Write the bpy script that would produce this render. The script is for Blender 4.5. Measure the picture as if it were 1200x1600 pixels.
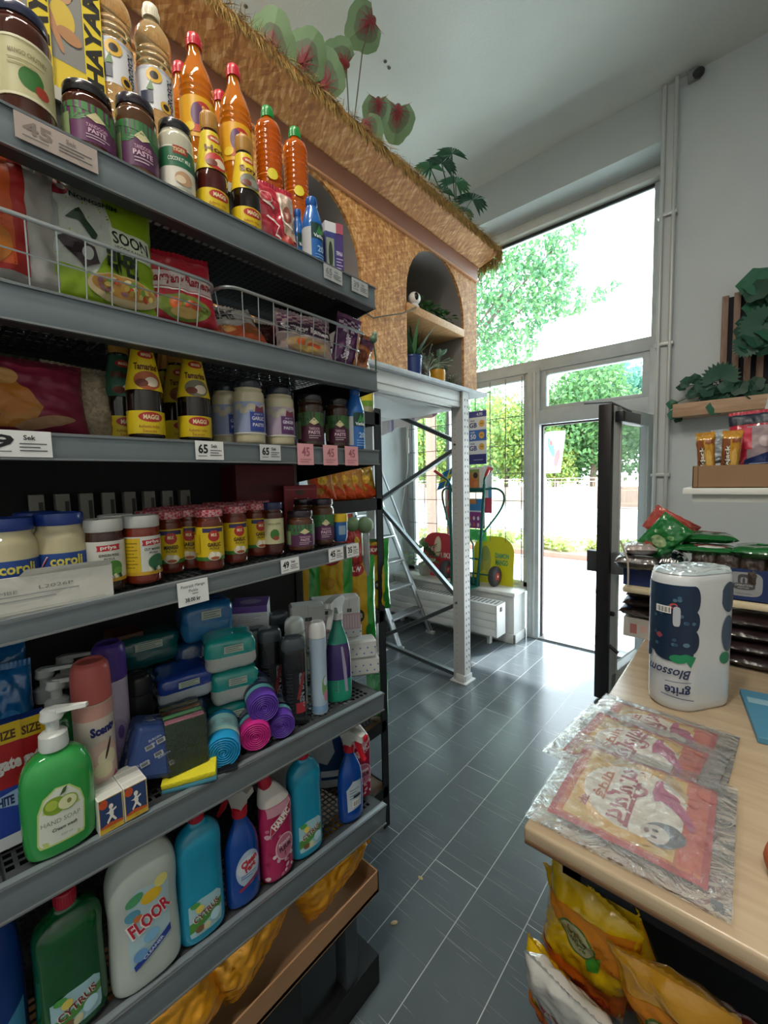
import bpy, bmesh, math, random
from mathutils import Vector, Matrix, noise, geometry
R_ = random.Random(7)
PI = math.pi
scene = bpy.context.scene
COL = scene.collection
for o in list(bpy.data.objects):
    bpy.data.objects.remove(o)

# ------------------------------------------------------------------ camera
CAM_H = 1.62
F_PX = 651.46
YAW, PITCH, ROLL = (math.radians(a) for a in (41.42, -4.3715, -1.2816))
fw = Vector((-math.sin(YAW) * math.cos(PITCH), math.cos(YAW) * math.cos(PITCH), math.sin(PITCH)))
rt0 = Vector((math.cos(YAW), math.sin(YAW), 0)); up0 = rt0.cross(fw)
rt = rt0 * math.cos(ROLL) + up0 * math.sin(ROLL)
up = -rt0 * math.sin(ROLL) + up0 * math.cos(ROLL)
cam_data = bpy.data.cameras.new('camera')
cam_data.sensor_fit = 'VERTICAL'; cam_data.sensor_height = 32.0
cam_data.lens = F_PX / 1600 * 32.0
cam_data.clip_start = 0.02; cam_data.clip_end = 300
camera = bpy.data.objects.new('camera', cam_data); COL.objects.link(camera)
camera.matrix_world = Matrix(((rt.x, up.x, -fw.x, 0), (rt.y, up.y, -fw.y, 0), (rt.z, up.z, -fw.z, CAM_H), (0, 0, 0, 1)))
scene.camera = camera

# ------------------------------------------------------------------ world, lights, exposure
scene.view_settings.view_transform = 'Standard'
scene.view_settings.look = 'None'
scene.view_settings.gamma = 1.0
scene.view_settings.use_curve_mapping = False
scene.view_settings.exposure = 0.0
cy = scene.cycles; cy.max_bounces = 9; cy.diffuse_bounces = 4; cy.glossy_bounces = 3; cy.transmission_bounces = 6; cy.transparent_max_bounces = 10; cy.caustics_reflective = False; cy.caustics_refractive = False; cy.sample_clamp_indirect = 6
world = bpy.data.worlds.new('overcast_sky'); scene.world = world; world.use_nodes = True
wn = world.node_tree.nodes; wl = world.node_tree.links
bg = wn['Background']
tc = wn.new('ShaderNodeTexCoord'); sx = wn.new('ShaderNodeSeparateXYZ'); rmp = wn.new('ShaderNodeValToRGB')
wl.new(tc.outputs['Generated'], sx.inputs[0]); wl.new(sx.outputs['Z'], rmp.inputs[0]); wl.new(rmp.outputs[0], bg.inputs['Color'])
rmp.color_ramp.elements[0].position = 0.0; rmp.color_ramp.elements[0].color = (0.86, 0.96, 1.0, 1)
rmp.color_ramp.elements[1].position = 0.9; rmp.color_ramp.elements[1].color = (0.74, 0.90, 1.0, 1)
SKY = 8.5
bg.inputs['Strength'].default_value = SKY
sun_d = bpy.data.lights.new('sun', 'SUN'); sun_d.energy = 9.0; sun_d.angle = math.radians(3); sun_d.color = (1, .98, .95)
sun = bpy.data.objects.new('sun', sun_d); COL.objects.link(sun)
sun.rotation_euler = (math.radians(28), 0, math.radians(160))
def area(name, loc, size, energy, color, rot=(0, 0, 0)):
    d = bpy.data.lights.new(name, 'AREA'); d.shape = 'RECTANGLE'; d.size = size[0]; d.size_y = size[1]
    d.energy = energy; d.color = color
    o = bpy.data.objects.new(name, d); COL.objects.link(o); o.location = loc; o.rotation_euler = rot
    return o
# the shop's ceiling lamps (their housings are built below)
LAMPS = [(-0.42, 0.0), (0.25, -1.3), (-1.9, -0.6)]
for i, (x, y) in enumerate(LAMPS):
    area('tube_light', (x, y, 4.235), (0.16, 1.15), 40, (1.0, .92, .80))
# daylight entering through the shop front
po = area('daylight_portal', (-1.88, 4.2, 2.2), (2.6, 3.6), 1, (1, 1, 1), (PI / 2, 0, 0)); po.data.cycles.is_portal = True
# projection helper: the point seen at a photo pixel on an axis plane
def at(px, py, **k):
    (ax, val), = k.items()
    d = rt * ((px - 600) / F_PX) - up * ((py - 800) / F_PX) + fw
    i = 'xyz'.index(ax); c = Vector((0, 0, CAM_H))
    return c + d * ((val - c[i]) / d[i])

# ------------------------------------------------------------------ materials
MATS = {}
def lin(c):
    if isinstance(c, str):
        c = c.lstrip('#'); c = [int(c[i:i + 2], 16) / 255 for i in (0, 2, 4)]
        return tuple(x / 12.92 if x <= .04045 else ((x + .055) / 1.055) ** 2.4 for x in c)
    return c
def M(col, rough=.45, metal=0., trans=0., coat=0., spec=.5, ior=1.45, alpha=1., var=0., vscale=30., bump=0., bscale=60., sub=0., name=None):
    key = (col, rough, metal, trans, coat, spec, ior, alpha, var, vscale, bump, bscale, sub)
    if key in MATS: return MATS[key]
    m = bpy.data.materials.new(name or 'surface_%s' % str(col).lstrip('#')); m.use_nodes = True
    n = m.node_tree.nodes; l = m.node_tree.links; b = n['Principled BSDF']
    c = lin(col)
    b.inputs['Base Color'].default_value = (*c, 1); b.inputs['Roughness'].default_value = rough
    b.inputs['Metallic'].default_value = metal; b.inputs['Transmission Weight'].default_value = trans
    b.inputs['Coat Weight'].default_value = coat; b.inputs['Coat Roughness'].default_value = .05
    b.inputs['Specular IOR Level'].default_value = spec; b.inputs['IOR'].default_value = ior
    b.inputs['Alpha'].default_value = alpha
    if sub: b.inputs['Subsurface Weight'].default_value = sub; b.inputs['Subsurface Radius'].default_value = (.02, .02, .02)
    if var or bump:
        t = n.new('ShaderNodeTexCoord')
    if var:
        z = n.new('ShaderNodeTexNoise'); z.inputs['Scale'].default_value = vscale; z.inputs['Detail'].default_value = 4
        l.new(t.outputs['Object'], z.inputs['Vector'])
        r = n.new('ShaderNodeValToRGB'); l.new(z.outputs['Fac'], r.inputs[0]); l.new(r.outputs[0], b.inputs['Base Color'])
        r.color_ramp.elements[0].position = .3; r.color_ramp.elements[1].position = .7
        r.color_ramp.elements[0].color = tuple(x * (1 - var) for x in c) + (1,)
        r.color_ramp.elements[1].color = tuple(min(1, x * (1 + var)) for x in c) + (1,)
    if bump:
        z = n.new('ShaderNodeTexNoise'); z.inputs['Scale'].default_value = bscale; z.inputs['Detail'].default_value = 5
        l.new(t.outputs['Object'], z.inputs['Vector'])
        bp = n.new('ShaderNodeBump'); bp.inputs['Strength'].default_value = bump; bp.inputs['Distance'].default_value = .01
        l.new(z.outputs['Fac'], bp.inputs['Height']); l.new(bp.outputs[0], b.inputs['Normal'])
    MATS[key] = m
    return m
def GL(c, **k): return M(c, rough=.06, coat=.6, **k)          # glossy glass-like shell over its content
def PL(c, **k): k.setdefault('rough', .3); return M(c, **k)   # plastic
def PP(c): return M(c, rough=.38)                             # printed label
def FILM(c, **k): return M(c, rough=.16, coat=1., bump=.28, bscale=38, **k)  # glossy plastic film
def glass_pane():
    m = bpy.data.materials.new('window_glass'); m.use_nodes = True
    n = m.node_tree.nodes; l = m.node_tree.links
    n.remove(n['Principled BSDF']); out = n['Material Output']
    tr = n.new('ShaderNodeBsdfTransparent'); tr.inputs[0].default_value = (.93, .97, .96, 1)
    gl = n.new('ShaderNodeBsdfGlossy'); gl.inputs['Roughness'].default_value = .02
    fr = n.new('ShaderNodeFresnel'); fr.inputs[0].default_value = 1.35
    mx = n.new('ShaderNodeMixShader'); l.new(fr.outputs[0], mx.inputs[0]); l.new(tr.outputs[0], mx.inputs[1]); l.new(gl.outputs[0], mx.inputs[2])
    l.new(mx.outputs[0], out.inputs[0]); return m
def clear_film(tint=(.95, .96, .97), amt=.22, col=(.8, .82, .84), rough=.12):
    """thin clear plastic: mostly see-through, with gloss and a little milkiness, wrinkled by a bump"""
    m = bpy.data.materials.new('clear_plastic_film'); m.use_nodes = True
    n = m.node_tree.nodes; l = m.node_tree.links
    b = n['Principled BSDF']; b.inputs['Base Color'].default_value = (*col, 1); b.inputs['Roughness'].default_value = rough
    b.inputs['Coat Weight'].default_value = 1.0; b.inputs['Coat Roughness'].default_value = .04
    out = n['Material Output']; tr = n.new('ShaderNodeBsdfTransparent'); tr.inputs[0].default_value = (*tint, 1)
    t = n.new('ShaderNodeTexCoord'); z = n.new('ShaderNodeTexNoise'); z.inputs['Scale'].default_value = 18; z.inputs['Detail'].default_value = 5; z.inputs['Distortion'].default_value = 1.6
    l.new(t.outputs['Object'], z.inputs['Vector']); bp = n.new('ShaderNodeBump'); bp.inputs['Strength'].default_value = .7; bp.inputs['Distance'].default_value = .02
    l.new(z.outputs['Fac'], bp.inputs['Height']); l.new(bp.outputs[0], b.inputs['Normal']); l.new(bp.outputs[0], b.inputs['Coat Normal'])
    mx = n.new('ShaderNodeMixShader'); mx.inputs[0].default_value = amt
    l.new(tr.outputs[0], mx.inputs[1]); l.new(b.outputs[0], mx.inputs[2]); fr = n.new('ShaderNodeFresnel'); fr.inputs[0].default_value = 1.3; l.new(bp.outputs[0], fr.inputs['Normal']); gl = n.new('ShaderNodeBsdfGlossy'); gl.inputs['Roughness'].default_value = .06; l.new(bp.outputs[0], gl.inputs['Normal'])
    m2 = n.new('ShaderNodeMixShader'); l.new(fr.outputs[0], m2.inputs[0]); l.new(mx.outputs[0], m2.inputs[1]); l.new(gl.outputs[0], m2.inputs[2]); l.new(m2.outputs[0], out.inputs[0]); return m
def mat_osb():
    m = bpy.data.materials.new('osb_board'); m.use_nodes = True
    n = m.node_tree.nodes; l = m.node_tree.links; b = n['Principled BSDF']; b.inputs['Roughness'].default_value = .6
    t = n.new('ShaderNodeTexCoord')
    cols = []
    for k, (rot, sc) in enumerate((((.45, 0, .2), (.05, .055, .010)), ((1.5, 0, -.2), (.05, .065, .012)), ((-.75, 0, .1), (.05, .045, .009)))):
        mp = n.new('ShaderNodeMapping'); mp.vector_type = 'TEXTURE'; mp.inputs['Rotation'].default_value = rot; mp.inputs['Scale'].default_value = sc; mp.inputs['Location'].default_value = (k, k * 2, k * 3)
        l.new(t.outputs['Object'], mp.inputs[0]); v = n.new('ShaderNodeTexVoronoi'); v.inputs['Scale'].default_value = 1; l.new(mp.outputs[0], v.inputs['Vector'])
        s = n.new('ShaderNodeSeparateColor'); l.new(v.outputs['Color'], s.inputs[0]); cols.append(s.outputs[0])
    a = n.new('ShaderNodeMath'); a.operation = 'ADD'; l.new(cols[0], a.inputs[0]); l.new(cols[1], a.inputs[1])
    a2 = n.new('ShaderNodeMath'); a2.operation = 'ADD'; l.new(a.outputs[0], a2.inputs[0]); l.new(cols[2], a2.inputs[1])
    d = n.new('ShaderNodeMath'); d.operation = 'DIVIDE'; d.inputs[1].default_value = 3; l.new(a2.outputs[0], d.inputs[0])
    r = n.new('ShaderNodeValToRGB'); l.new(d.outputs[0], r.inputs[0]); e = r.color_ramp.elements
    e[0].position = .15; e[0].color = (*lin('#a2673a'), 1); e[1].position = .85; e[1].color = (*lin('#edc08a'), 1)
    q = r.color_ramp.elements.new(.42); q.color = (*lin('#c18446'), 1); q = r.color_ramp.elements.new(.6); q.color = (*lin('#d39853'), 1)
    l.new(r.outputs[0], b.inputs['Base Color'])
    bp = n.new('ShaderNodeBump'); bp.inputs['Strength'].default_value = .25; bp.inputs['Distance'].default_value = .004
    l.new(d.outputs[0], bp.inputs['Height']); l.new(bp.outputs[0], b.inputs['Normal']); return m
def mat_wood(c0, c1, scale=(2, 22, 22), rough=.55):
    m = bpy.data.materials.new('wood_grain'); m.use_nodes = True
    n = m.node_tree.nodes; l = m.node_tree.links; b = n['Principled BSDF']; b.inputs['Roughness'].default_value = rough
    t = n.new('ShaderNodeTexCoord'); mp = n.new('ShaderNodeMapping'); mp.inputs['Scale'].default_value = scale; l.new(t.outputs['Object'], mp.inputs[0])
    z = n.new('ShaderNodeTexNoise'); z.inputs['Scale'].default_value = 2; z.inputs['Detail'].default_value = 6; z.inputs['Distortion'].default_value = .6; l.new(mp.outputs[0], z.inputs['Vector'])
    r = n.new('ShaderNodeValToRGB'); l.new(z.outputs['Fac'], r.inputs[0]); r.color_ramp.elements[0].position = .3; r.color_ramp.elements[1].position = .7
    r.color_ramp.elements[0].color = (*lin(c0), 1); r.color_ramp.elements[1].color = (*lin(c1), 1); l.new(r.outputs[0], b.inputs['Base Color']); return m
def mat_floor():
    m = bpy.data.materials.new('grey_plank_floor'); m.use_nodes = True
    n = m.node_tree.nodes; l = m.node_tree.links; b = n['Principled BSDF']
    t = n.new('ShaderNodeTexCoord')
    mp = n.new('ShaderNodeMapping'); mp.inputs['Rotation'].default_value = (0, 0, PI / 2); mp.inputs['Location'].default_value = (0.77, 0.56, 0)
    l.new(t.outputs['Object'], mp.inputs[0])
    br = n.new('ShaderNodeTexBrick'); br.inputs['Scale'].default_value = 1; br.inputs['Brick Width'].default_value = 1.2; br.inputs['Row Height'].default_value = .2
    br.inputs['Mortar Size'].default_value = .0016; br.inputs['Mortar Smooth'].default_value = .1; br.inputs['Bias'].default_value = 0
    br.offset = .5; br.inputs['Color1'].default_value = (*lin('#50595e'), 1); br.inputs['Color2'].default_value = (*lin('#5b6469'), 1); br.inputs['Mortar'].default_value = (*lin('#b4babc'), 1)
    l.new(mp.outputs[0], br.inputs['Vector'])
    z = n.new('ShaderNodeTexNoise'); z.inputs['Scale'].default_value = 2.5; z.inputs['Detail'].default_value = 4; z.inputs['Roughness'].default_value = .55; l.new(t.outputs['Object'], z.inputs['Vector'])
    mx = n.new('ShaderNodeMix'); mx.data_type = 'RGBA'; mx.blend_type = 'MULTIPLY'; mx.inputs['Factor'].default_value = .6
    zr = n.new('ShaderNodeValToRGB'); zr.color_ramp.elements[0].position = .3; zr.color_ramp.elements[0].color = (.8, .8, .8, 1); zr.color_ramp.elements[1].position = .7; zr.color_ramp.elements[1].color = (1.2, 1.2, 1.2, 1)
    l.new(z.outputs['Fac'], zr.inputs[0]); l.new(br.outputs['Color'], mx.inputs['A']); l.new(zr.outputs[0], mx.inputs['B'])
    # fine scratches and scuffs
    prev = mx.outputs['Result']
    for k, (rz, sc, th) in enumerate(((.5, (1.5, 160, 1), .69), (-.9, (2, 150, 1), .69), (1.4, (2, 170, 1), .69), (.1, (1.5, 140, 1), .70))):
        m2 = n.new('ShaderNodeMapping'); m2.inputs['Rotation'].default_value = (0, 0, rz); m2.inputs['Scale'].default_value = sc; l.new(t.outputs['Object'], m2.inputs[0])
        s = n.new('ShaderNodeTexNoise'); s.inputs['Scale'].default_value = 1; s.inputs['Detail'].default_value = 3; s.inputs['Distortion'].default_value = .15; l.new(m2.outputs[0], s.inputs['Vector'])
        g = n.new('ShaderNodeMath'); g.operation = 'GREATER_THAN'; g.inputs[1].default_value = th; l.new(s.outputs['Fac'], g.inputs[0])
        ml = n.new('ShaderNodeMath'); ml.operation = 'MULTIPLY'; ml.inputs[1].default_value = .45; l.new(g.outputs[0], ml.inputs[0])
        x = n.new('ShaderNodeMix'); x.data_type = 'RGBA'; x.inputs['B'].default_value = (*lin('#a9b0b2'), 1)
        l.new(ml.outputs[0], x.inputs['Factor']); l.new(prev, x.inputs['A']); prev = x.outputs['Result']
    l.new(prev, b.inputs['Base Color'])
    rr = n.new('ShaderNodeMapRange'); rr.inputs['To Min'].default_value = .16; rr.inputs['To Max'].default_value = .3; l.new(z.outputs['Fac'], rr.inputs[0]); l.new(rr.outputs[0], b.inputs['Roughness'])
    z2 = n.new('ShaderNodeTexNoise'); z2.inputs['Scale'].default_value = 45; z2.inputs['Detail'].default_value = 5; l.new(t.outputs['Object'], z2.inputs['Vector'])
    bp = n.new('ShaderNodeBump'); bp.inputs['Strength'].default_value = .1; bp.inputs['Distance'].default_value = .004; l.new(z2.outputs['Fac'], bp.inputs['Height']); l.new(bp.outputs[0], b.inputs['Normal'])
    b.inputs['Specular IOR Level'].default_value = .6
    return m

# ------------------------------------------------------------------ mesh builder
TEXT_CACHE = {}
def text_geo(s, bold):
    if (s, bold) in TEXT_CACHE: return TEXT_CACHE[(s, bold)]
    c = bpy.data.curves.new('lettering', 'FONT'); c.body = s; c.size = 1; c.resolution_u = 2; c.offset = bold
    c.align_x = 'LEFT'
    o = bpy.data.objects.new('lettering', c); COL.objects.link(o)
    bpy.context.view_layer.update()
    me = o.to_mesh()
    me.calc_loop_triangles()
    vs = [(v.co.x, v.co.y) for v in me.vertices]; fs = [tuple(t.vertices) for t in me.loop_triangles]
    o.to_mesh_clear(); bpy.data.objects.remove(o); bpy.data.curves.remove(c)
    if not vs: vs = [(0, 0), (.5, 0), (.5, .7), (0, .7)]; fs = [(0, 1, 2), (0, 2, 3)]
    xs = [v[0] for v in vs]; ys = [v[1] for v in vs]
    x0, x1, y0, y1 = min(xs), max(xs), min(ys), max(ys)
    g = ([(v[0] - (x0 + x1) / 2, v[1] - (y0 + y1) / 2) for v in vs], fs, x1 - x0, y1 - y0)
    TEXT_CACHE[(s, bold)] = g
    return g
def chaikin(p, it=2):
    for _ in range(it):
        q = [p[0]]
        for a, b in zip(p[:-1], p[1:]):
            q.append(tuple(a[i] * .75 + b[i] * .25 for i in range(len(a)))); q.append(tuple(a[i] * .25 + b[i] * .75 for i in range(len(a))))
        q.append(p[-1]); p = q
    return p
class MB:
    def __init__(s): s.v = []; s.f = []; s.m = []; s.mats = []
    def mi(s, mat):
        if mat not in s.mats: s.mats.append(mat)
        return s.mats.index(mat)
    def add(s, vs, fs, mat, T=None):
        b = len(s.v); i = s.mi(mat)
        s.v.extend([tuple(T @ Vector(v)) for v in vs] if T is not None else [tuple(v) for v in vs])
        s.f.extend([tuple(b + k for k in f) for f in fs]); s.m.extend([i] * len(fs)); return s
    def box(s, lo, hi, mat, bev=0., seg=2, T=None):
        if bev <= 0:
            x0, y0, z0 = lo; x1, y1, z1 = hi
            vs = [(x, y, z) for z in (z0, z1) for y in (y0, y1) for x in (x0, x1)]
            return s.add(vs, [(0, 2, 3, 1), (4, 5, 7, 6), (0, 1, 5, 4), (2, 6, 7, 3), (0, 4, 6, 2), (1, 3, 7, 5)], mat, T)
        bm = bmesh.new(); bmesh.ops.create_cube(bm, size=1)
        for v in bm.verts: v.co = Vector([(lo[i] + hi[i]) / 2 + v.co[i] * (hi[i] - lo[i]) for i in range(3)])
        bmesh.ops.bevel(bm, geom=list(bm.edges), offset=bev, segments=seg, affect='EDGES', profile=.5)
        bm.verts.index_update(); vs = [v.co[:] for v in bm.verts]; fs = [[v.index for v in f.verts] for f in bm.faces]; bm.free()
        return s.add(vs, fs, mat, T)
    def lathe(s, prof, mat, n=32, ax=1., ay=1., p=2., T=None, off=None):
        """profile of (radius, height); cross-section a superellipse; off(z)->(dx,dy) shifts a ring"""
        vs = []; fs = []
        for (r, z) in prof:
            dx, dy = off(z) if off else (0, 0)
            for k in range(n):
                a = 2 * PI * k / n; c, q = math.cos(a), math.sin(a)
                vs.append((dx + r * ax * math.copysign(abs(c) ** (2 / p), c), dy + r * ay * math.copysign(abs(q) ** (2 / p), q), z))
        for j in range(len(prof) - 1):
            for k in range(n):
                k2 = (k + 1) % n; fs.append((j * n + k, j * n + k2, (j + 1) * n + k2, (j + 1) * n + k))
        if prof[0][0] > 1e-5: fs.append(tuple(range(n - 1, -1, -1)))
        if prof[-1][0] > 1e-5: fs.append(tuple((len(prof) - 1) * n + k for k in range(n)))
        return s.add(vs, fs, mat, T)
    def cyl(s, a, b, r, mat, n=16, r2=None):
        a, b = Vector(a), Vector(b); d = b - a; q = d.to_track_quat('Z', 'Y').to_matrix().to_4x4(); T = Matrix.Translation(a) @ q
        return s.lathe([(r, 0), (r if r2 is None else r2, d.length)], mat, n=n, T=T)
    def ball(s, c, r, mat, n=16, sc=(1, 1, 1)):
        pr = [(max(1e-6, r * math.sin(PI * k / 10)), -r * math.cos(PI * k / 10)) for k in range(11)]
        return s.lathe(pr, mat, n=n, T=Matrix.Translation(c) @ Matrix.Diagonal((*sc, 1)))
    def tube(s, pts, r, mat, n=8, closed=False):
        pts = [Vector(p) for p in pts]; N = len(pts); vs = []; fs = []
        prev = None
        for i, p in enumerate(pts):
            if closed: d = pts[(i + 1) % N] - pts[i - 1]
            else: d = pts[min(i + 1, N - 1)] - pts[max(i - 1, 0)]
            d.normalize()
            if prev is None: u = d.orthogonal().normalized()
            else: u = (prev - d * prev.dot(d)).normalized()
            prev = u; w = d.cross(u); rr = r[i] if isinstance(r, (list, tuple)) else r
            for k in range(n):
                a = 2 * PI * k / n; vs.append(p + (u * math.cos(a) + w * math.sin(a)) * rr)
        for i in range(N if closed else N - 1):
            j = (i + 1) % N
            for k in range(n):
                k2 = (k + 1) % n; fs.append((i * n + k, i * n + k2, j * n + k2, j * n + k))
        if not closed: fs.append(tuple(range(n - 1, -1, -1))); fs.append(tuple((N - 1) * n + k for k in range(n)))
        return s.add(vs, fs, mat)
    def prism(s, poly, z0, z1, mat, T=None):
        """polygon in x,y pulled from z0 to z1"""
        n = len(poly); vs = [(x, y, z0) for x, y in poly] + [(x, y, z1) for x, y in poly]
        tri = geometry.tessellate_polygon([[Vector((x, y, 0)) for x, y in poly]])
        fs = [tuple(t[::-1]) for t in tri] + [tuple(n + k for k in t) for t in tri] + [(k, (k + 1) % n, n + (k + 1) % n, n + k) for k in range(n)]
        return s.add(vs, fs, mat, T)
    def grid(s, fn, nu, nv, mat, T=None):
        vs = [fn(i / nu, j / nv) for j in range(nv + 1) for i in range(nu + 1)]
        fs = [(j * (nu + 1) + i, j * (nu + 1) + i + 1, (j + 1) * (nu + 1) + i + 1, (j + 1) * (nu + 1) + i) for j in range(nv) for i in range(nu)]
        return s.add(vs, fs, mat, T)
    def build(s, name, parent=None, loc=(0, 0, 0), rot=(0, 0, 0), ang=38, flat=False):
        me = bpy.data.meshes.new(name); me.from_pydata(s.v, [], s.f)
        for m in s.mats: me.materials.append(m)
        me.polygons.foreach_set('material_index', s.m)
        if not flat:
            me.polygons.foreach_set('use_smooth', [True] * len(s.f))
            me.set_sharp_from_angle(angle=math.radians(ang))
        me.update()
        o = bpy.data.objects.new(name, me); COL.objects.link(o); o.location = loc; o.rotation_euler = rot
        if parent: o.parent = parent
        return o
class Canvas:
    """draws flat print (panels, shapes, lettering) on a surface given by a map (u, v, lift) -> point"""
    STEP = .00022
    def __init__(s, mb, fmap, seg=.012, lift=.0004): s.mb = mb; s.f = fmap; s.seg = seg; s.d = lift
    def _add(s, pts, fs, col, T=None):
        mat = col if isinstance(col, bpy.types.Material) else PP(col)
        s.mb.add([s.f(u, v, s.d) for u, v in pts], fs, mat); s.d += s.STEP; return s
    def r(s, u0, v0, u1, v1, col, ang=0.):
        nu = max(1, min(60, int(abs(u1 - u0) / s.seg))); nv = max(1, min(60, int(abs(v1 - v0) / s.seg)))
        pts = [(u0 + (u1 - u0) * i / nu, v0 + (v1 - v0) * j / nv) for j in range(nv + 1) for i in range(nu + 1)]
        if ang:
            cu, cv = (u0 + u1) / 2, (v0 + v1) / 2; ca, sa = math.cos(ang), math.sin(ang)
            pts = [(cu + (u - cu) * ca - (v - cv) * sa, cv + (u - cu) * sa + (v - cv) * ca) for u, v in pts]
        fs = [(j * (nu + 1) + i, j * (nu + 1) + i + 1, (j + 1) * (nu + 1) + i + 1, (j + 1) * (nu + 1) + i) for j in range(nv) for i in range(nu)]
        return s._add(pts, fs, col)
    def e(s, cu, cv, ru, rv, col, ang=0., n=20, k0=0., k1=1., p=2.):
        rings = max(1, min(24, int(max(ru, rv) / s.seg) + 1)); n = max(n, min(56, rings * 5)); pts = [(cu, cv)]; ca, sa = math.cos(ang), math.sin(ang)
        for q in range(1, rings + 1):
            for k in range(n + 1):
                a = 2 * PI * (k0 + (k1 - k0) * k / n); c_, s_ = math.cos(a), math.sin(a)
                x = ru * q / rings * math.copysign(abs(c_) ** (2 / p), c_); y = rv * q / rings * math.copysign(abs(s_) ** (2 / p), s_)
                pts.append((cu + x * ca - y * sa, cv + x * sa + y * ca))
        fs = [(0, 1 + k, 2 + k) for k in range(n)]
        for q in range(rings - 1):
            b0 = 1 + q * (n + 1); b1 = b0 + n + 1
            fs += [(b0 + k, b1 + k, b1 + k + 1, b0 + k + 1) for k in range(n)]
        return s._add(pts, fs, col)
    def p(s, pts, col):
        tri = [list(t) for t in geometry.tessellate_polygon([[Vector((u, v, 0)) for u, v in pts]])]
        pts = list(pts)
        for _ in range(4):
            nt = []; big = False
            for a, b, c in tri:
                P_ = [Vector(pts[k]) for k in (a, b, c)]
                L = max((P_[0] - P_[1]).length, (P_[1] - P_[2]).length, (P_[2] - P_[0]).length)
                if L > s.seg * 1.8:
                    big = True; i = len(pts); pts += [tuple((P_[0] + P_[1]) / 2), tuple((P_[1] + P_[2]) / 2), tuple((P_[2] + P_[0]) / 2)]
                    nt += [[a, i, i + 2], [i, b, i + 1], [i + 2, i + 1, c], [i, i + 1, i + 2]]
                else: nt.append([a, b, c])
            tri = nt
            if not big: break
        return s._add(pts, tri, col)
    def t(s, txt, cu, cv, h, col, w=None, ang=0., bold=.0, shear=0.):
        vs, fs, W, H = text_geo(txt, bold)
        k = h / .72; kx = k
        if w: kx = w / max(W, 1e-6)
        ca, sa = math.cos(ang), math.sin(ang)
        pts = []
        for x, y in vs:
            x = x * kx + shear * y * k; y = y * k
            pts.append((cu + x * ca - y * sa, cv + x * sa + y * ca))
        return s._add(pts, fs, col)
    def lines(s, u0, u1, v, n, dv, th, col):
        for k in range(n): s.r(u0, v - k * dv, u1 - (u1 - u0) * .25 * (k % 2), v - k * dv + th, col); s.d -= s.STEP
        s.d += s.STEP; return s
    def bars(s, u0, v0, u1, v1, n=14, vert=True, bgc='#f4f4f2'):
        s.r(u0, v0, u1, v1, bgc)
        for k in range(n):
            a = (k + .2) / n; w = .25 + .45 * ((k * 7) % 3) / 2
            if vert: s.r(u0 + (u1 - u0) * (.06 + .88 * a), v0 + (v1 - v0) * .12, u0 + (u1 - u0) * (.06 + .88 * (a + w / n)), v1 - (v1 - v0) * .12, '#1c1c1e')
            else: s.r(u0 + (u1 - u0) * .12, v0 + (v1 - v0) * (.06 + .88 * a), u1 - (u1 - u0) * .12, v0 + (v1 - v0) * (.06 + .88 * (a + w / n)), '#1c1c1e')
            s.d -= s.STEP
        s.d += s.STEP; return s
def cyl_map(R, a0=0.):
    return lambda u, v, d: ((R + d) * math.cos(a0 + u / R), (R + d) * math.sin(a0 + u / R), v)
def prof_map(prof, ax=1., ay=1., p=2., a0=0., off=None):
    """front projection (u = y) on a superelliptic lathe; used for flat and tapering bottles"""
    P_ = sorted(prof, key=lambda q: q[1])
    def rad(z):
        for a, b in zip(P_[:-1], P_[1:]):
            if a[1] <= z <= b[1] and b[1] > a[1]: return a[0] + (b[0] - a[0]) * (z - a[1]) / (b[1] - a[1])
        return P_[0][0] if z < P_[0][1] else P_[-1][0]
    def f(u, v, d):
        r = rad(v); b = r * ay; q = max(-.97, min(.97, u / b)) if b > 1e-6 else 0
        x = r * ax * (1 - abs(q) ** p) ** (1 / p) + d
        dx, dy = off(v) if off else (0, 0)
        return (dx + x, dy + q * b, v)
    return f
def cone_map(prof):
    P_ = sorted(prof, key=lambda q: q[1])
    def f(u, v, d):
        r = P_[-1][0]
        for a, b in zip(P_[:-1], P_[1:]):
            if a[1] <= v <= b[1] and b[1] > a[1]: r = a[0] + (b[0] - a[0]) * (v - a[1]) / (b[1] - a[1]); break
        return ((r + d) * math.cos(u / r), (r + d) * math.sin(u / r), v)
    return f
def front_map(x): return lambda u, v, d: (x + d, u, v)          # a face looking along +x
def side_map(y): return lambda u, v, d: (u, y - d, v)           # a face looking along -y
def top_map(z): return lambda u, v, d: (v, u, z + d)            # top: u along y, v along x... drawn towards -x up
def thing(name, label, cat, loc=(0, 0, 0), rot=(0, 0, 0), group=None):
    o = bpy.data.objects.new(name, None); COL.objects.link(o); o.empty_display_size = .05
    if isinstance(rot, (int, float)): rot = (0, 0, rot)
    o.location = loc; o.rotation_euler = rot; o['label'] = label; o['category'] = cat
    if group: o['group'] = group
    return o
def tag(o, label, cat, group=None, kind=None):
    o['label'] = label; o['category'] = cat
    if group: o['group'] = group
    if kind: o['kind'] = kind
    return o
def struct(o): o['kind'] = 'structure'; return o
def dup(root, loc, rot, label=None, group=None):
    if isinstance(rot, (int, float)): rot = (0, 0, rot)
    r = root.copy(); COL.objects.link(r); r.location = loc; r.rotation_euler = rot
    if label: r['label'] = label
    if group: r['group'] = group
    def rec(src, dst):
        for ch in [c for c in src.children]:
            c = ch.copy(); COL.objects.link(c); c.parent = dst; rec(ch, c)
    rec(root, r)
    return r
def nz(x, y=0., z=0.): return noise.noise(Vector((x, y, z)))
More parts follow.
